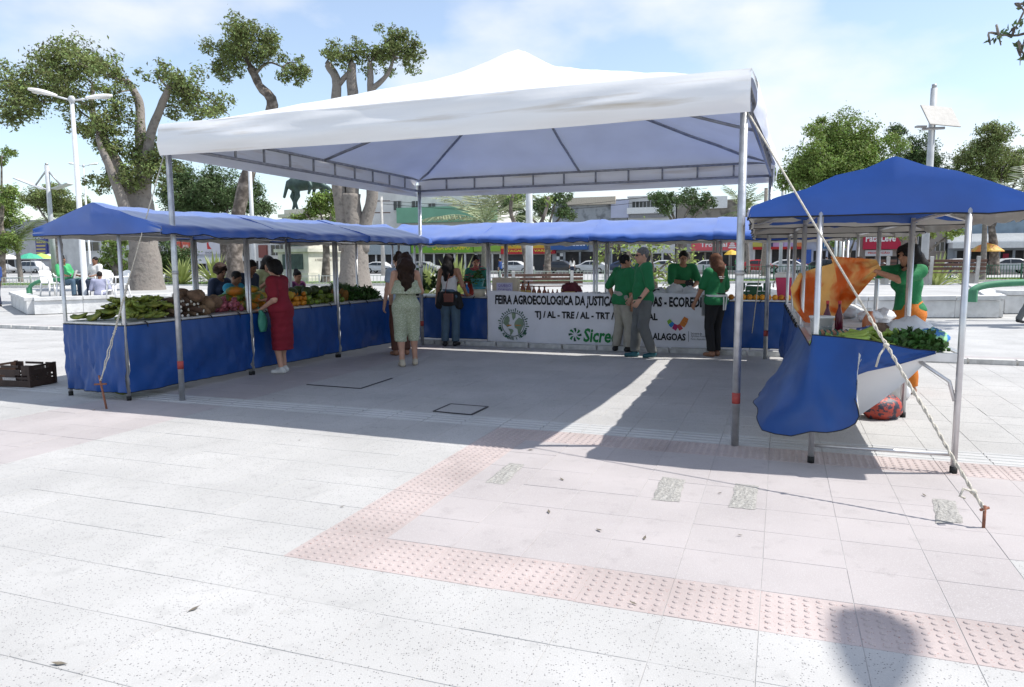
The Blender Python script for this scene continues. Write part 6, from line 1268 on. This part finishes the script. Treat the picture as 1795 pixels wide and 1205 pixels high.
# white plastic chairs
def chair(label, p, rot, z):
    r = thing('plastic_chair', label, 'chair', (p.x, p.y, z), rot, 'white plastic chairs')
    for sx in (-1, 1):
        for sy in (-1, 1): b = MB(); b.tube([(sx*.25, sy*.24, 0), (sx*.21, sy*.2, .42)], [.022, .03], 6); b.build('leg', M_white, r, True)
        b = MB(); b.tube([(sx*.23, .2, .42), (sx*.25, .2, .64), (sx*.25, -.2, .66), (sx*.22, -.22, .75)], .024, 6); b.build('armrest', M_white, r, True)
    b = MB(); b.box((0, 0, .43), (.46, .45, .03)); b.build('seat', M_white, r)
    b = MB(); rows = [[(x, -.22-.12*j/6-.04*math.cos(x*5)+.04, .44+.42*j/6-.05*(x/.22)**2*(j == 6)) for j in range(7)] for x in np.linspace(-.21, .21, 9)]; b.grid(rows); b.grid([[(q[0], q[1]-.012, q[2]) for q in w] for w in rows], None, True); b.build('backrest', M_white, r, True)
    return r
TZ2 = .46
ch = [('white plastic chair with the man in bright green', 117, 520, 1.9, TZ2), ('white plastic chair with the man in lavender', 178, 545, 2.9, 0.), ('empty white plastic chair beside the green pipe rail', 92, 519, -2., TZ2), ('empty white plastic chair beside the pale tree trunk', 208, 523, 2.6, TZ2), ('white plastic chair behind the lamp post', 142, 540, 2.2, 0.), ('white plastic chair behind the man in lavender', 185, 519, 3.6, TZ2)]
for lab, x, y, ro, z in ch:
    q = gp(x, y, z); chair(lab, q, ro, z)
def sitter(label, x, y, z, face, H, **k):
    q = gp(x, y, z); person(label, (q.x, q.y, z), face, H, 'm', 'brown', 'black', 'short', lean=k.pop('lean', -.12), seat=.50, fR=(.13, .42), fL=(-.13, .40), wR=(.22, .28, .66), wL=(-.22, .28, .66), **k)
sitter('seated man in a bright green T-shirt and jeans on the terrace', 117, 520, TZ2, yaw_to(1, -.25), 1.74, shirt=C_lime, trousers=C_jean, shoes=S_blk, fat=1.35)
sitter('man in lavender shirt sitting with his back to the plaza', 178, 545, 0., yaw_to(-.35, 1), 1.68, shirt=C_lav, trousers=C_navy, shoes=S_blk, lean=.1)
sitter('man in a dark cap and pale vest sitting at the group', 168, 519, TZ2, yaw_to(-.3, -1), 1.7, shirt=C_wht, trousers=C_navy, shoes=S_blk)
q = gp(-4, 538); person('man in a blue shirt and dark trousers at the plaza edge', (q.x, q.y, 0), yaw_to(-1, .2), 1.66, 'm', 'brown', 'black', 'short', shirt=C_blu, trousers=C_navy, shoes=S_blk)
q = gp(1800, 573); person('walking person in grey trousers and black shoes beyond the stalls', (q.x+.25, q.y, 0), yaw_to(1, .1), 1.7, 'm', 'brown', 'black', 'short', .08, shirt=C_navy, trousers=C_grey, shoes=S_blk, fR=(.09, .30), fL=(-.09, -.42), fL_up=.06)
for k, (x, Y, sh, lab) in enumerate([(1003, 70, C_wht, 'distant passer-by in a white top beside the parked white car'), (877, 52, C_blu, 'passer-by in a blue shirt behind the cardboard sign'), (1398, 80, C_blu, 'distant passer-by near the lilac shop'), (1448, 80, C_wht, 'distant passer-by in white under the blue sign'), (1120, 84, C_navy, 'distant passer-by behind the small green tree'), (690, 88, C_lav, 'distant passer-by by the grey shopfront'), (1290, 84, C_lime, 'distant passer-by outside the pineapple shop'), (1715, 76, C_brn, 'distant passer-by below the yellow umbrella')]):
    q = at(x, 480, Y); person(lab, (q.x, q.y, 0), k*1.3, 1.68, 'm' if k % 2 else 'f', 'tan', 'black', 'short' if k % 2 else 'long', shirt=sh, trousers=C_navy, shoes=S_blk, vox=.024, group='distant passers-by')
# ---------------------------------------------------------------- orange cloth held by the woman
pc = pw; h1 = at(1533, 452, pw.y-.15); h2 = at(1545, 470, pw.y-.2)
M_oc = mat('orange_cloth_print', (.85, .20, .015), .6, .12, 3.2, .2, 30, trans=.6, col2=(.9, .62, .24), c2pos=(.42, .58))
tops = [(1536, 455), (1490, 452), (1455, 449), (1462, 462), (1430, 470), (1400, 480), (1386, 505)]; bots = [(1545, 472), (1520, 500), (1490, 535), (1470, 560), (1440, 568), (1412, 566), (1392, 540)]
ta, ba = resamp(tops, 26), resamp(bots, 26); rows = []
Yh, Ye = pw.y-.18, 7.2
for i in range(27):
    f_ = i/26; col = []
    for j in range(13):
        g_ = j/12; a = ta[i].lerp(ba[i], g_); Y = Yh+(Ye-Yh)*f_**.9+.16*math.sin(g_*math.pi)*math.sin(f_*2.6)+.05*math.sin(g_*9+f_*4)+.10*abs((((g_*5+f_*1.3) % 1)-.5))*(1-f_*.75)+.05*abs((((g_*3.1-f_*2.3) % 1)-.5)); col.append(at(a.x, a.y, Y))
    rows.append(col)
c0 = rows[0][0].copy(); b = MB(); b.grid([[q-c0 for q in r_] for r_ in rows]); b.grid([[q-c0+Vector((0, .004, 0)) for q in r_] for r_ in rows], None, True)
tag(b.build('orange_cloth', M_oc, None, True, loc=c0), 'billowing orange and yellow cloth shaken out by the woman in green', 'cloth')
# ---------------------------------------------------------------- monument
M_ped = mat('monument_stone', (.55, .53, .46), .8, .15, 1.5, .2, 20); M_brz = mat('bronze_patina', (.055, .085, .08), .55, .3, 3, metal=.4)
MY = 58; mb = at(548, 492, MY); mon = thing('monument', 'stone monument pedestal with a bronze horseman behind the oranges', 'monument', (mb.x, mb.y, 0), -.62)
for d, z0, z1 in ((5.4, 0, .35), (4.9, .35, .7), (4.2, .7, 2.25), (4.7, 2.25, 2.5), (3.5, 2.5, 4.9), (4.0, 4.9, 5.15), (3.2, 5.15, 5.5)):
    b = MB(); b.b2(-d/2*.86, d/2*.86, -d/2*.86, d/2*.86, z0, z1-.002); b.build('stone_course', M_ped, mon)
b = MB(); b.b2(-1.2, 1.2, -1.86, -1.81, .95, 2.1); b.build('bronze_plaque', M_brz, mon); b = MB(); b.b2(-1.0, 1.0, -1.55, -1.51, 2.7, 4.6); b.build('bronze_plaque', M_brz, mon)
t = lettering('A MARECHAL DEODORO', -1.2, 1.2, 1.55, 1.75, mat('stone_letter', (.22, .2, .17), .8), mon, 0); me = t.data
t.rotation_euler = (0, 0, math.pi/2); t.location = (1.825, 0, 0)
F = Field((-2.0, -1.1, -.05), (2.4, 1.1, 3.6), .055)
F.cone((-1.0, 0, 1.75), (.7, 0, 1.95), .50, .50, .2); F.cone((.6, 0, 2.05), (1.25, 0, 2.95), .40, .22, .2); F.cone((1.25, 0, 2.95), (1.75, 0, 2.6), .2, .12, .1)
for y, pts in ((.25, [(-1.0, 1.6), (-1.25, .95), (-1.1, .5), (-1.25, .06)]), (-.25, [(-.8, 1.6), (-.75, .95), (-.95, .5), (-.8, .06)]), (.25, [(.75, 1.7), (.95, 1.0), (.85, .5), (.95, .06)]), (-.25, [(.8, 1.75), (1.35, 1.45), (1.2, .95), (1.35, .75)])):
    for i in range(3): F.cone((pts[i][0], y, pts[i][1]), (pts[i+1][0], y, pts[i+1][1]), .22-.05*i, .15-.03*i, .08)
F.cone((-1.45, 0, 1.9), (-1.75, 0, .9), .14, .10, .1); F.cone((-.1, 0, 2.2), (-.05, 0, 2.95), .30, .28, .1); F.ell((-.03, 0, 3.35), (.17, .19, .22), .05); F.cone((0, .3, 2.8), (.45, .4, 2.4), .1, .08, .05); F.cone((0, -.3, 2.8), (.3, -.55, 3.1), .1, .08, .05)
for s in (-1, 1): F.cone((-.1, s*.35, 2.2), (.25, s*.55, 1.6), .17, .13, .06); F.cone((.25, s*.55, 1.6), (.1, s*.55, 1.1), .12, .1, .05)
st = np_mesh('bronze_horseman', [F.mesh()], M_brz, mon); st.location = (0, 0, 5.5); st.rotation_euler = (0, 0, .62); st.scale = (1.12, 1.12, 1.12)
# ---------------------------------------------------------------- cars
def car(label, px, Vv, col, L=4.2, H=1.48, flip=1, van=False, group='cars parked along the street'):
    u, _ = onv(px, 470, Vv); r = thing('parked_car', label, 'van' if van else 'car', UV(u, Vv, -.01), ANG+(0 if flip > 0 else math.pi), group); hw = .85
    m = mat('car_paint_'+col[0], col[1], .3, .04, 2, coat=.6)
    if van: prof = [(-L/2, .3), (-L/2-.03, .8), (-L/2+.05, 1.05), (-L/2+.18, H-.08), (-L/2+.5, H), (L*.12, H), (L*.24, H-.1), (L*.36, 1.08), (L/2-.1, .95), (L/2, .7), (L/2, .3)]
    else: prof = [(-L/2, .35), (-L/2-.02, .7), (-L/2+.12, .95), (-L/2+.55, 1.2), (-L*.22, H-.04), (-L*.05, H), (L*.1, H-.05), (L*.27, 1.0), (L*.42, .88), (L/2-.05, .72), (L/2, .5), (L/2-.05, .32)]
    n = len(prof); b = MB()
    ys = [(-hw, .94), (-hw*.9, 1.), (hw*.9, 1.), (hw, .94)]
    def yy(s, z): return s*(1-.0*z-.20*max(0, z-.9)/.6)
    rows = [[(x, yy(s, z), z*(k if z > .5 else 1)) for (x, z) in prof+[prof[0]]] for s, k in ys]; b.grid(rows); 
    for rw, fl in ((rows[0], 1), (rows[-1], 0)):
        nn = len(rw)-1; cx = (0, rw[0][1], .6); b.add([*rw[:-1], cx], [((i+1) % nn, i, nn) if not fl else (i, (i+1) % nn, nn) for i in range(nn)])
    fixn(b.build('body', m, r, False))
    for s in (-1, 1):
        for wx in (-L*.30, L*.31):
            b = MB(); b.lathe([(.0, -.1), (.31, -.1), (.33, 0), (.31, .1), (0, .1)], 16, (wx, s*(hw-.06), .32), M=Euler((math.pi/2, 0, 0)).to_matrix()); w = b.build('wheel', M_tyre, r, True); b = MB(); b.lathe([(0, -.115), (.19, -.115), (.19, .115), (0, .115)], 10, (wx, s*(hw-.06), .32), M=Euler((math.pi/2, 0, 0)).to_matrix()); b.build('rim', M_galv, w)
        zt = H-.12
        wins = [[(-L*.36, 1.02), (-L*.20, zt), (-L*.035, zt+.02), (-L*.035, .98)], [(-L*.015, .98), (-L*.015, zt+.02), (L*.085, zt-.03), (L*.225, 1.0)]] if not van else [[(-L*.42, 1.1), (-L*.40, zt), (-L*.2, zt), (-L*.2, 1.1)], [(-L*.17, 1.1), (-L*.17, zt), (0, zt), (0, 1.1)], [(.1, 1.1), (.1, zt), (L*.2, zt-.05), (L*.30, 1.1)]]
        for w in wins:
            b = MB(); v = [(x, s*(abs(yy(hw, z))+.012), z) for x, z in w]; b.add(v+[(x, y-s*.03, z) for x, y, z in v], [(0, 1, 2, 3) if s < 0 else (3, 2, 1, 0)]+[(i, (i+1) % 4, (i+1) % 4+4, i+4) for i in range(4)]); b.build('side_window', M_glass, r)
        b = MB(); b.box((L/2-.1, s*.6, .72), (.16, .3, .14)); b.build('headlight', M_lens, r); b = MB(); b.box((-L/2+.08, s*.66, .88), (.16, .22, .2)); b.build('tail_light', M_redband, r)
    return r
WH = ('white', (.62, .62, .61)); SV = ('silver', (.32, .33, .34)); BK = ('black', (.03, .03, .032)); RD = ('red', (.45, .015, .02)); BL = ('dark_blue', (.02, .04, .09))
cars = [(60, WH, 1, 1, 'white van parked behind the palm tree at the plaza edge'), (5, SV, 1, 0, 'silver car parked beside the white van'), (590, WH, 1, 0, 'white car parked behind the pale-barked trunk'), (668, WH, 1, 0, 'white hatchback parked behind the woman in the sage jumpsuit'), (745, SV, 1, 0, 'silver car parked behind the spiky plants'), (905, WH, 1, 0, 'white car parked behind the slat bench'), (985, BK, 1, 0, 'black car parked between two white cars'), (1035, WH, -1, 0, 'white car parked by the passer-by in white'), (1100, BL, 1, 0, 'dark blue car parked behind the small green tree'), (1170, WH, 1, 0, 'white car parked behind the man with glasses'), (1238, WH, -1, 0, 'white car parked behind the woman in the apron'), (1332, RD, 1, 0, 'red car parked behind the pink cooler'), (1385, WH, 1, 0, 'white car parked beside the red car'), (1450, BK, 1, 0, 'black car parked under the blue shop sign'), (1530, SV, 1, 0, 'silver car parked behind the woman with orange cloth'), (1675, WH, -1, 0, 'white car parked beside the slim palm'), (1765, WH, -1, 0, 'white saloon parked below the white awnings')]
for px, c_, fl, v_, lab in cars: car(lab, px, 84.5, c_, 4.4 if v_ else 4.1, 1.85 if v_ else 1.46, fl, bool(v_))
# ---------------------------------------------------------------- shopfronts on the far side of the street
BVV = 95.5
M_frame = mat('window_frame', (.4, .4, .4), .6); M_shut = mat('dark_shutter', (.035, .036, .04), .6, .2, 2); M_dark = mat('shop_interior', (.03, .028, .027), .8, .5, 1.5)
class Bld:
    def __init__(s, label, x0, x1, ytop, col, V=BVV, depth=9., vname='building', m=None, dirt=None):
        s.V = V; s.u0, _ = onv(x0, 460, V); s.u1, s.h = onv(x1, ytop, V); s.c = (s.u0+s.u1)/2; s.r = thing(vname, label, 'building', UV(s.c, V), ANG)
        s.m = m or mat('wall_'+label[:18].replace(' ', '_'), col, .85, .12, .8, .2, 6, col2=dirt, c2pos=(.5, .62)); b = MB(); b.b2(s.u0-s.c, s.u1-s.c, .0, depth, 0, s.h); b.build('wall', s.m, s.r)
        b = MB(); b.b2(s.u0-s.c-.1, s.u1-s.c+.1, -.12, depth+.1, s.h+.002, s.h+.22); b.build('roof_coping', s.m, s.r)
    def rect(s, name, x0, y0, x1, y1, m, proud=.08, dz=0):
        a, z1 = onv(x0, y0, s.V); e, z0 = onv(x1, y1, s.V); z0 = max(z0, .1); b = MB(); b.b2(a-s.c, e-s.c, -proud, .04 if proud > 0 else .3, z0, z1); o = b.build(name, m, s.r); return o, a-s.c, e-s.c, z0, z1
    def sign(s, x0, y0, x1, y1, col, text=None, tcol=(.75, .75, .73), tbox=None, cn=None, proud=.35):
        o, a, e, z0, z1 = s.rect('sign_panel', x0, y0, x1, y1, mat('sign_'+(cn or '%d_%d' % (x0, y0)), col, .5, .08, .6), proud)
        if text:
            tb = tbox or (.1, .2, .9, .8); lettering(text, a+(e-a)*tb[0], a+(e-a)*tb[2], z0+(z1-z0)*tb[1], z0+(z1-z0)*tb[3], mat('sign_text_%d' % int(tcol[0]*99+tcol[2]*9), tcol, .5), o, proud+.02, bold=.03)
        return o, a, e, z0, z1
    def window(s, x0, y0, x1, y1, grid=2):
        o, a, e, z0, z1 = s.rect('window', x0, y0, x1, y1, M_glass, .03)
        b = MB(); w = .09
        for k in range(grid+1): q = a+(e-a)*k/grid; b.b2(q-w/2, q+w/2, -.10, -.032, z0, z1)
        b.build('window_frame', M_frame, o); b = MB(); b.b2(a-.1, e+.1, -.2, -.105, z0-.12, z0-.0); b.build('sill', s.m, o)
    def door(s, x0, y0, x1, m=None, n=3):
        o, a, e, z0, z1 = s.rect('shop_opening', x0, y0, x1, 488, m or M_dark, .02); b = MB()
        for k in range(n+1): q = a+(e-a)*k/n; b.b2(q-.12, q+.12, -.2, -.025, z0, z1)
        b.build('pillar', s.m, o)
    def shutter(s, x0, y0, x1):
        o, a, e, z0, z1 = s.rect('roller_shutter', x0, y0, x1, 488, M_shut, .03)
        for k in range(9): b = MB(); z = z0+(z1-z0)*(k+.5)/9; b.b2(a+.05, e-.05, -.055, -.032, z-.12, z+.12); b.build('shutter_slat', M_shut, o)
W1 = (.55, .55, .54)
B = Bld('pale grey commercial building with a blue banner', -60, 108, 388, (.45, .45, .45)); B.rect('parapet_band', -60, 390, 108, 408, mat('band_grey', (.3, .31, .32), .8), .15); B.sign(64, 410, 87, 456, (.05, .06, .25), 'OFERTA', (.7, .7, .72), (.1, .8, .9, .93)); [B.rect('banner_line', 67, 424+k*6, 83, 426.5+k*6, mat('banner_print', (.5, .4, .15), .6), .38) for k in range(4)]; B.door(-30, 456, 60); B.rect('white_awning', -20, 430, 30, 448, M_white, .5)
B = Bld('white shop building with a small dark door', 108, 240, 410, W1); B.window(150, 425, 175, 440); B.door(100, 448, 118, None, 1); B.window(195, 425, 215, 445)
B = Bld('white low building behind the shrubs', 240, 305, 418, (.5, .5, .49)); B.window(250, 432, 285, 450, 3)
B = Bld('white shop with red panels and a bird emblem', 305, 395, 412, (.52, .52, .55)); B.sign(308, 424, 320, 452, (.55, .09, .05), 'MODA', (.7, .65, .6)); B.sign(322, 424, 336, 450, (.55, .09, .05), 'CASA', (.7, .65, .6)); o, a, e, z0, z1 = B.sign(345, 421, 392, 446, (.56, .54, .58), None)
b = MB(); cx, cz = (a+e)/2, z0+(z1-z0)*.55; b.prism([(cx-.25, cz-.45), (cx+.6, cz-.45), (cx+.1, cz+.1), (cx-.05, cz+.9), (cx-.3, cz+.4)], -.38, -.355); b.build('bird_emblem', mat('emblem_red', (.5, .03, .03), .5), o); lettering('SHOP', cx-.7, cx+.7, z0+.12, z0+.42, M_ink, o, .37)
B.rect('awning', 340, 452, 396, 462, mat('awning_white', (.6, .6, .62), .6), 1.2); B.door(310, 463, 392)
B = Bld('white arcade building behind the boy', 395, 500, 405, (.56, .55, .53)); B.window(425, 430, 437, 450, 1); B.sign(455, 430, 470, 452, (.2, .06, .05)); B.window(475, 430, 500, 448, 3); B.door(400, 458, 495, None, 5)
B = Bld('white building seen past the monument', 500, 655, 415, (.55, .55, .54)); B.window(520, 428, 545, 445, 3); B.door(600, 455, 640, None, 2)
B = Bld('tall white building with small red windows and a green balcony', 652, 870, 322, (.62, .61, .59)); [B.window(x, 353, x+14, 369) for x in (690, 722)]; B.window(751, 357, 764, 369); o, a, e, z0, z1 = B.sign(703, 366, 872, 388, (.16, .36, .24), None, proud=1.4); B.rect('grey_shopfront', 640, 425, 722, 446, mat('bluegrey', (.33, .38, .40), .6), .5); B.door(645, 447, 722, None, 5)
B.sign(724, 421, 832, 443, (.16, .36, .03), 'CASA DO CAMPO', (.65, .55, .05), (.35, .2, .95, .55), proud=.6); [B.rect('picture_panel', 735+k*17, 424, 747+k*17, 434, mat('picture_grey', (.2, .26, .22), .6, .4, 2), .65) for k in range(4)]; B.door(726, 446, 835, None, 6)
B = Bld('low shop with a green and yellow fascia beside the red shop', 832, 880, 405, (.5, .49, .46)); B.sign(833, 422, 880, 441, (.22, .38, .05), None, proud=.6); B.door(836, 446, 878)
B = Bld('shop with red and yellow signs over black shutters', 880, 968, 395, (.42, .4, .37)); B.sign(880, 421, 975, 436, (.6, .36, .03), None, proud=.5); B.sign(880, 436.5, 975, 445, (.45, .02, .03), 'ATACADO E VAREJO', (.65, .5, .05), (.05, .25, .95, .8), proud=.52); B.shutter(885, 447, 930); B.shutter(935, 447, 968)
B = Bld('shop with a blue awning sign and chequered pillar', 968, 1100, 352, (.33, .35, .37), dirt=(.16, .17, .18)); B.sign(968, 418, 1032, 438, (.03, .10, .30), 'Outlet', (.65, .68, .75), (.45, .3, .95, .85), proud=1.); B.door(990, 442, 1100, None, 4)
for i in range(2):
    for j in range(5): B.rect('chequer_tile', 976+i*6, 444+j*6, 981+i*6, 449.5+j*6, M_white if (i+j) % 2 else M_shut, .1)
B.rect('weathered_roof_band', 990, 348, 1080, 358, mat('tan_roof', (.55, .48, .38), .7), .5); o, a, e, z0, z1 = B.sign(1072, 352, 1102, 382, (.45, .47, .6), None)
B = Bld('white building with a long louvred window', 1100, 1185, 345, W1); B.window(1108, 354, 1160, 363, 8); B.rect('ledge', 1100, 365, 1165, 374, M_white, .4); B.rect('fretwork_band', 1105, 376, 1170, 381, mat('fret', (.25, .25, .26), .8), .2); B.door(1105, 445, 1180, None, 4)
B = Bld('old mossy building above the pink shop sign', 1185, 1312, 352, (.26, .235, .2), dirt=(.12, .11, .09)); B.rect('white_gable', 1245, 345, 1275, 365, M_white, .3); B.rect('grey_fascia', 1205, 418, 1300, 441, mat('fascia_grey', (.3, .3, .31), .6), .5); o, a, e, z0, z1 = B.sign(1213, 423, 1300, 439, (.62, .10, .12), 'Tropical', (.72, .70, .68), (.18, .2, .72, .85), proud=.7)
b = MB(); q = a+(e-a)*.82; [b.b2(q-.45+.1*k, q+.45-.1*k, -.74, -.71, z0+.25+.22*k, z0+.4+.22*k) for k in range(4)]; b.build('pineapple_emblem', M_white, o); B.rect('sign_top', 1213, 418.5, 1300, 422.5, mat('sign_orange', (.62, .24, .06), .5), .72); B.door(1215, 443, 1300, None, 4)
b = MB(); q = at(1282, 462, 86); r = thing('market_umbrella', 'small yellow and green umbrella outside the pink shop', 'umbrella', (q.x, q.y, 0)); b.lathe([(.9, 2.0), (.5, 2.4), (0, 2.6)], 10); b.build('canopy', mat('umbrella_yellow', (.6, .38, .04), .6), r); b = MB(); b.tube([(0, 0, 0), (0, 0, 2.5)], .03, 6); b.build('pole', M_galvd, r)
B = Bld('white pier and lilac-signed shop', 1312, 1412, 365, (.55, .55, .56)); [B.sign(1320+k*18, 418, 1337+k*18, 433, c_, None, proud=.6) for k, c_ in enumerate([(.45, .4, .08), (.05, .05, .12), (.45, .25, .42), (.4, .3, .5), (.55, .2, .06)])]; B.sign(1320, 433.5, 1412, 437, (.4, .02, .02), None, proud=.62); B.door(1322, 438, 1410, None, 3)
B = Bld('blue and white shop with a blue pillar', 1412, 1505, 372, (.42, .45, .55)); B.sign(1440, 424, 1472, 436, (.02, .11, .24), 'PESSOA', (.65, .68, .72), (.15, .2, .9, .8), proud=.7); B.sign(1416, 416, 1455, 423, (.5, .52, .62), None); B.rect('blue_pillar', 1413, 438, 1421, 470, mat('blue_pil', (.03, .09, .35), .5), .4); B.door(1424, 440, 1500, None, 3)
B = Bld('brown building with a crimson shop sign', 1505, 1660, 385, (.30, .26, .23)); B.sign(1513, 409, 1577, 437, (.42, .015, .05), 'Pata Leve', (.75, .74, .73), (.06, .45, .86, .9), proud=.8); B.sign(1516, 439, 1563, 449, (.5, .5, .52), 'PROMOÇÃO', (.5, .05, .05), (.1, .3, .9, .75), proud=.6); B.door(1515, 450, 1575, None, 3); B.window(1600, 415, 1618, 435); B.window(1640, 425, 1655, 440)
B = Bld('long shop building with white awnings and bluish upper floor', 1660, 1880, 372, (.33, .36, .40)); B.rect('glass_band', 1665, 378, 1880, 410, mat('blue_glass', (.18, .25, .32), .2, .2, 1), .1); B.rect('white_fascia', 1660, 411, 1880, 424, M_white, .6); B.rect('awning', 1663, 426, 1880, 434, M_white, 2.2); B.door(1675, 440, 1880, None, 8); [B.rect('red_display', x, 445, x+9, 462, mat('display_red', (.35, .02, .05), .6), .1) for x in (1690, 1738, 1758)]
q = at(1727, 480, 66); r = thing('beach_umbrella', 'yellow and orange parasol by the slim palm', 'umbrella', (q.x, q.y, 0)); b = MB(); b.lathe([(1.35, 2.05), (1.3, 2.15), (.7, 2.6), (0, 2.85)], 10); b.build('canopy', mat('parasol_yellow', (.6, .36, .06), .6, .15, 1.2, col2=(.6, .2, .04), c2pos=(.5, .52)), r); b = MB(); b.tube([(0, 0, 0), (0, 0, 2.8)], .03, 6); b.build('pole', M_galvd, r)
for k, (x, cc, lab) in enumerate([(55, (.05, .35, .22), 'green market umbrella behind the white van'), (75, (.35, .5, .1), 'lime and blue market umbrella behind the white van'), (15, (.6, .58, .52), 'cream market umbrella at the plaza corner'), (88, (.6, .6, .58), 'white market umbrella below the blue banner')]):
    q = at(x, 480, 96+4*k); r = thing('market_umbrella', lab, 'umbrella', (q.x, q.y, 0)); b = MB(); b.lathe([(1.5, 2.1), (.8, 2.6), (0, 2.85)], 10); b.build('canopy', mat('umb_%d' % k, cc, .6), r); b = MB(); b.tube([(0, 0, 0), (0, 0, 2.8)], .04, 6); b.build('pole', M_galvd, r)
# utility pole with cross arms and wires
q = at(672, 488, 78); r = thing('utility_pole', 'concrete utility pole with cross arms before the tall white building', 'pole', (q.x, q.y, 0)); zt = at(672, 345, 78).z
b = MB(); b.tube([(0, 0, 0), (0, 0, zt)], [.22, .14], 8); b.build('shaft', M_conc2, r, True)
for z in (zt-.5, zt-1.7): b = MB(); b.b2(-.9, .9, -.05, .05, z, z+.1); b.build('cross_arm', M_wood, r)
for k, (x0, y0, x1, y1) in enumerate([(1240, 282, 1900, 262), (1240, 288, 1900, 270), (672, 352, 1240, 330), (672, 358, 1240, 338)]):
    a, e = at(x0, y0, 76), at(x1, y1, 76); b = MB(); b.tube([a.lerp(e, i/12)-a-Vector((0, 0, 1.2*math.sin(math.pi*i/12))) for i in range(13)], .022, 4); tag(b.build('overhead_wire', M_foot, None, loc=a), ['upper cable strung above the awning shops', 'lower cable strung above the awning shops', 'upper cable from the cross-armed utility pole', 'lower cable from the cross-armed utility pole'][k], 'wire')
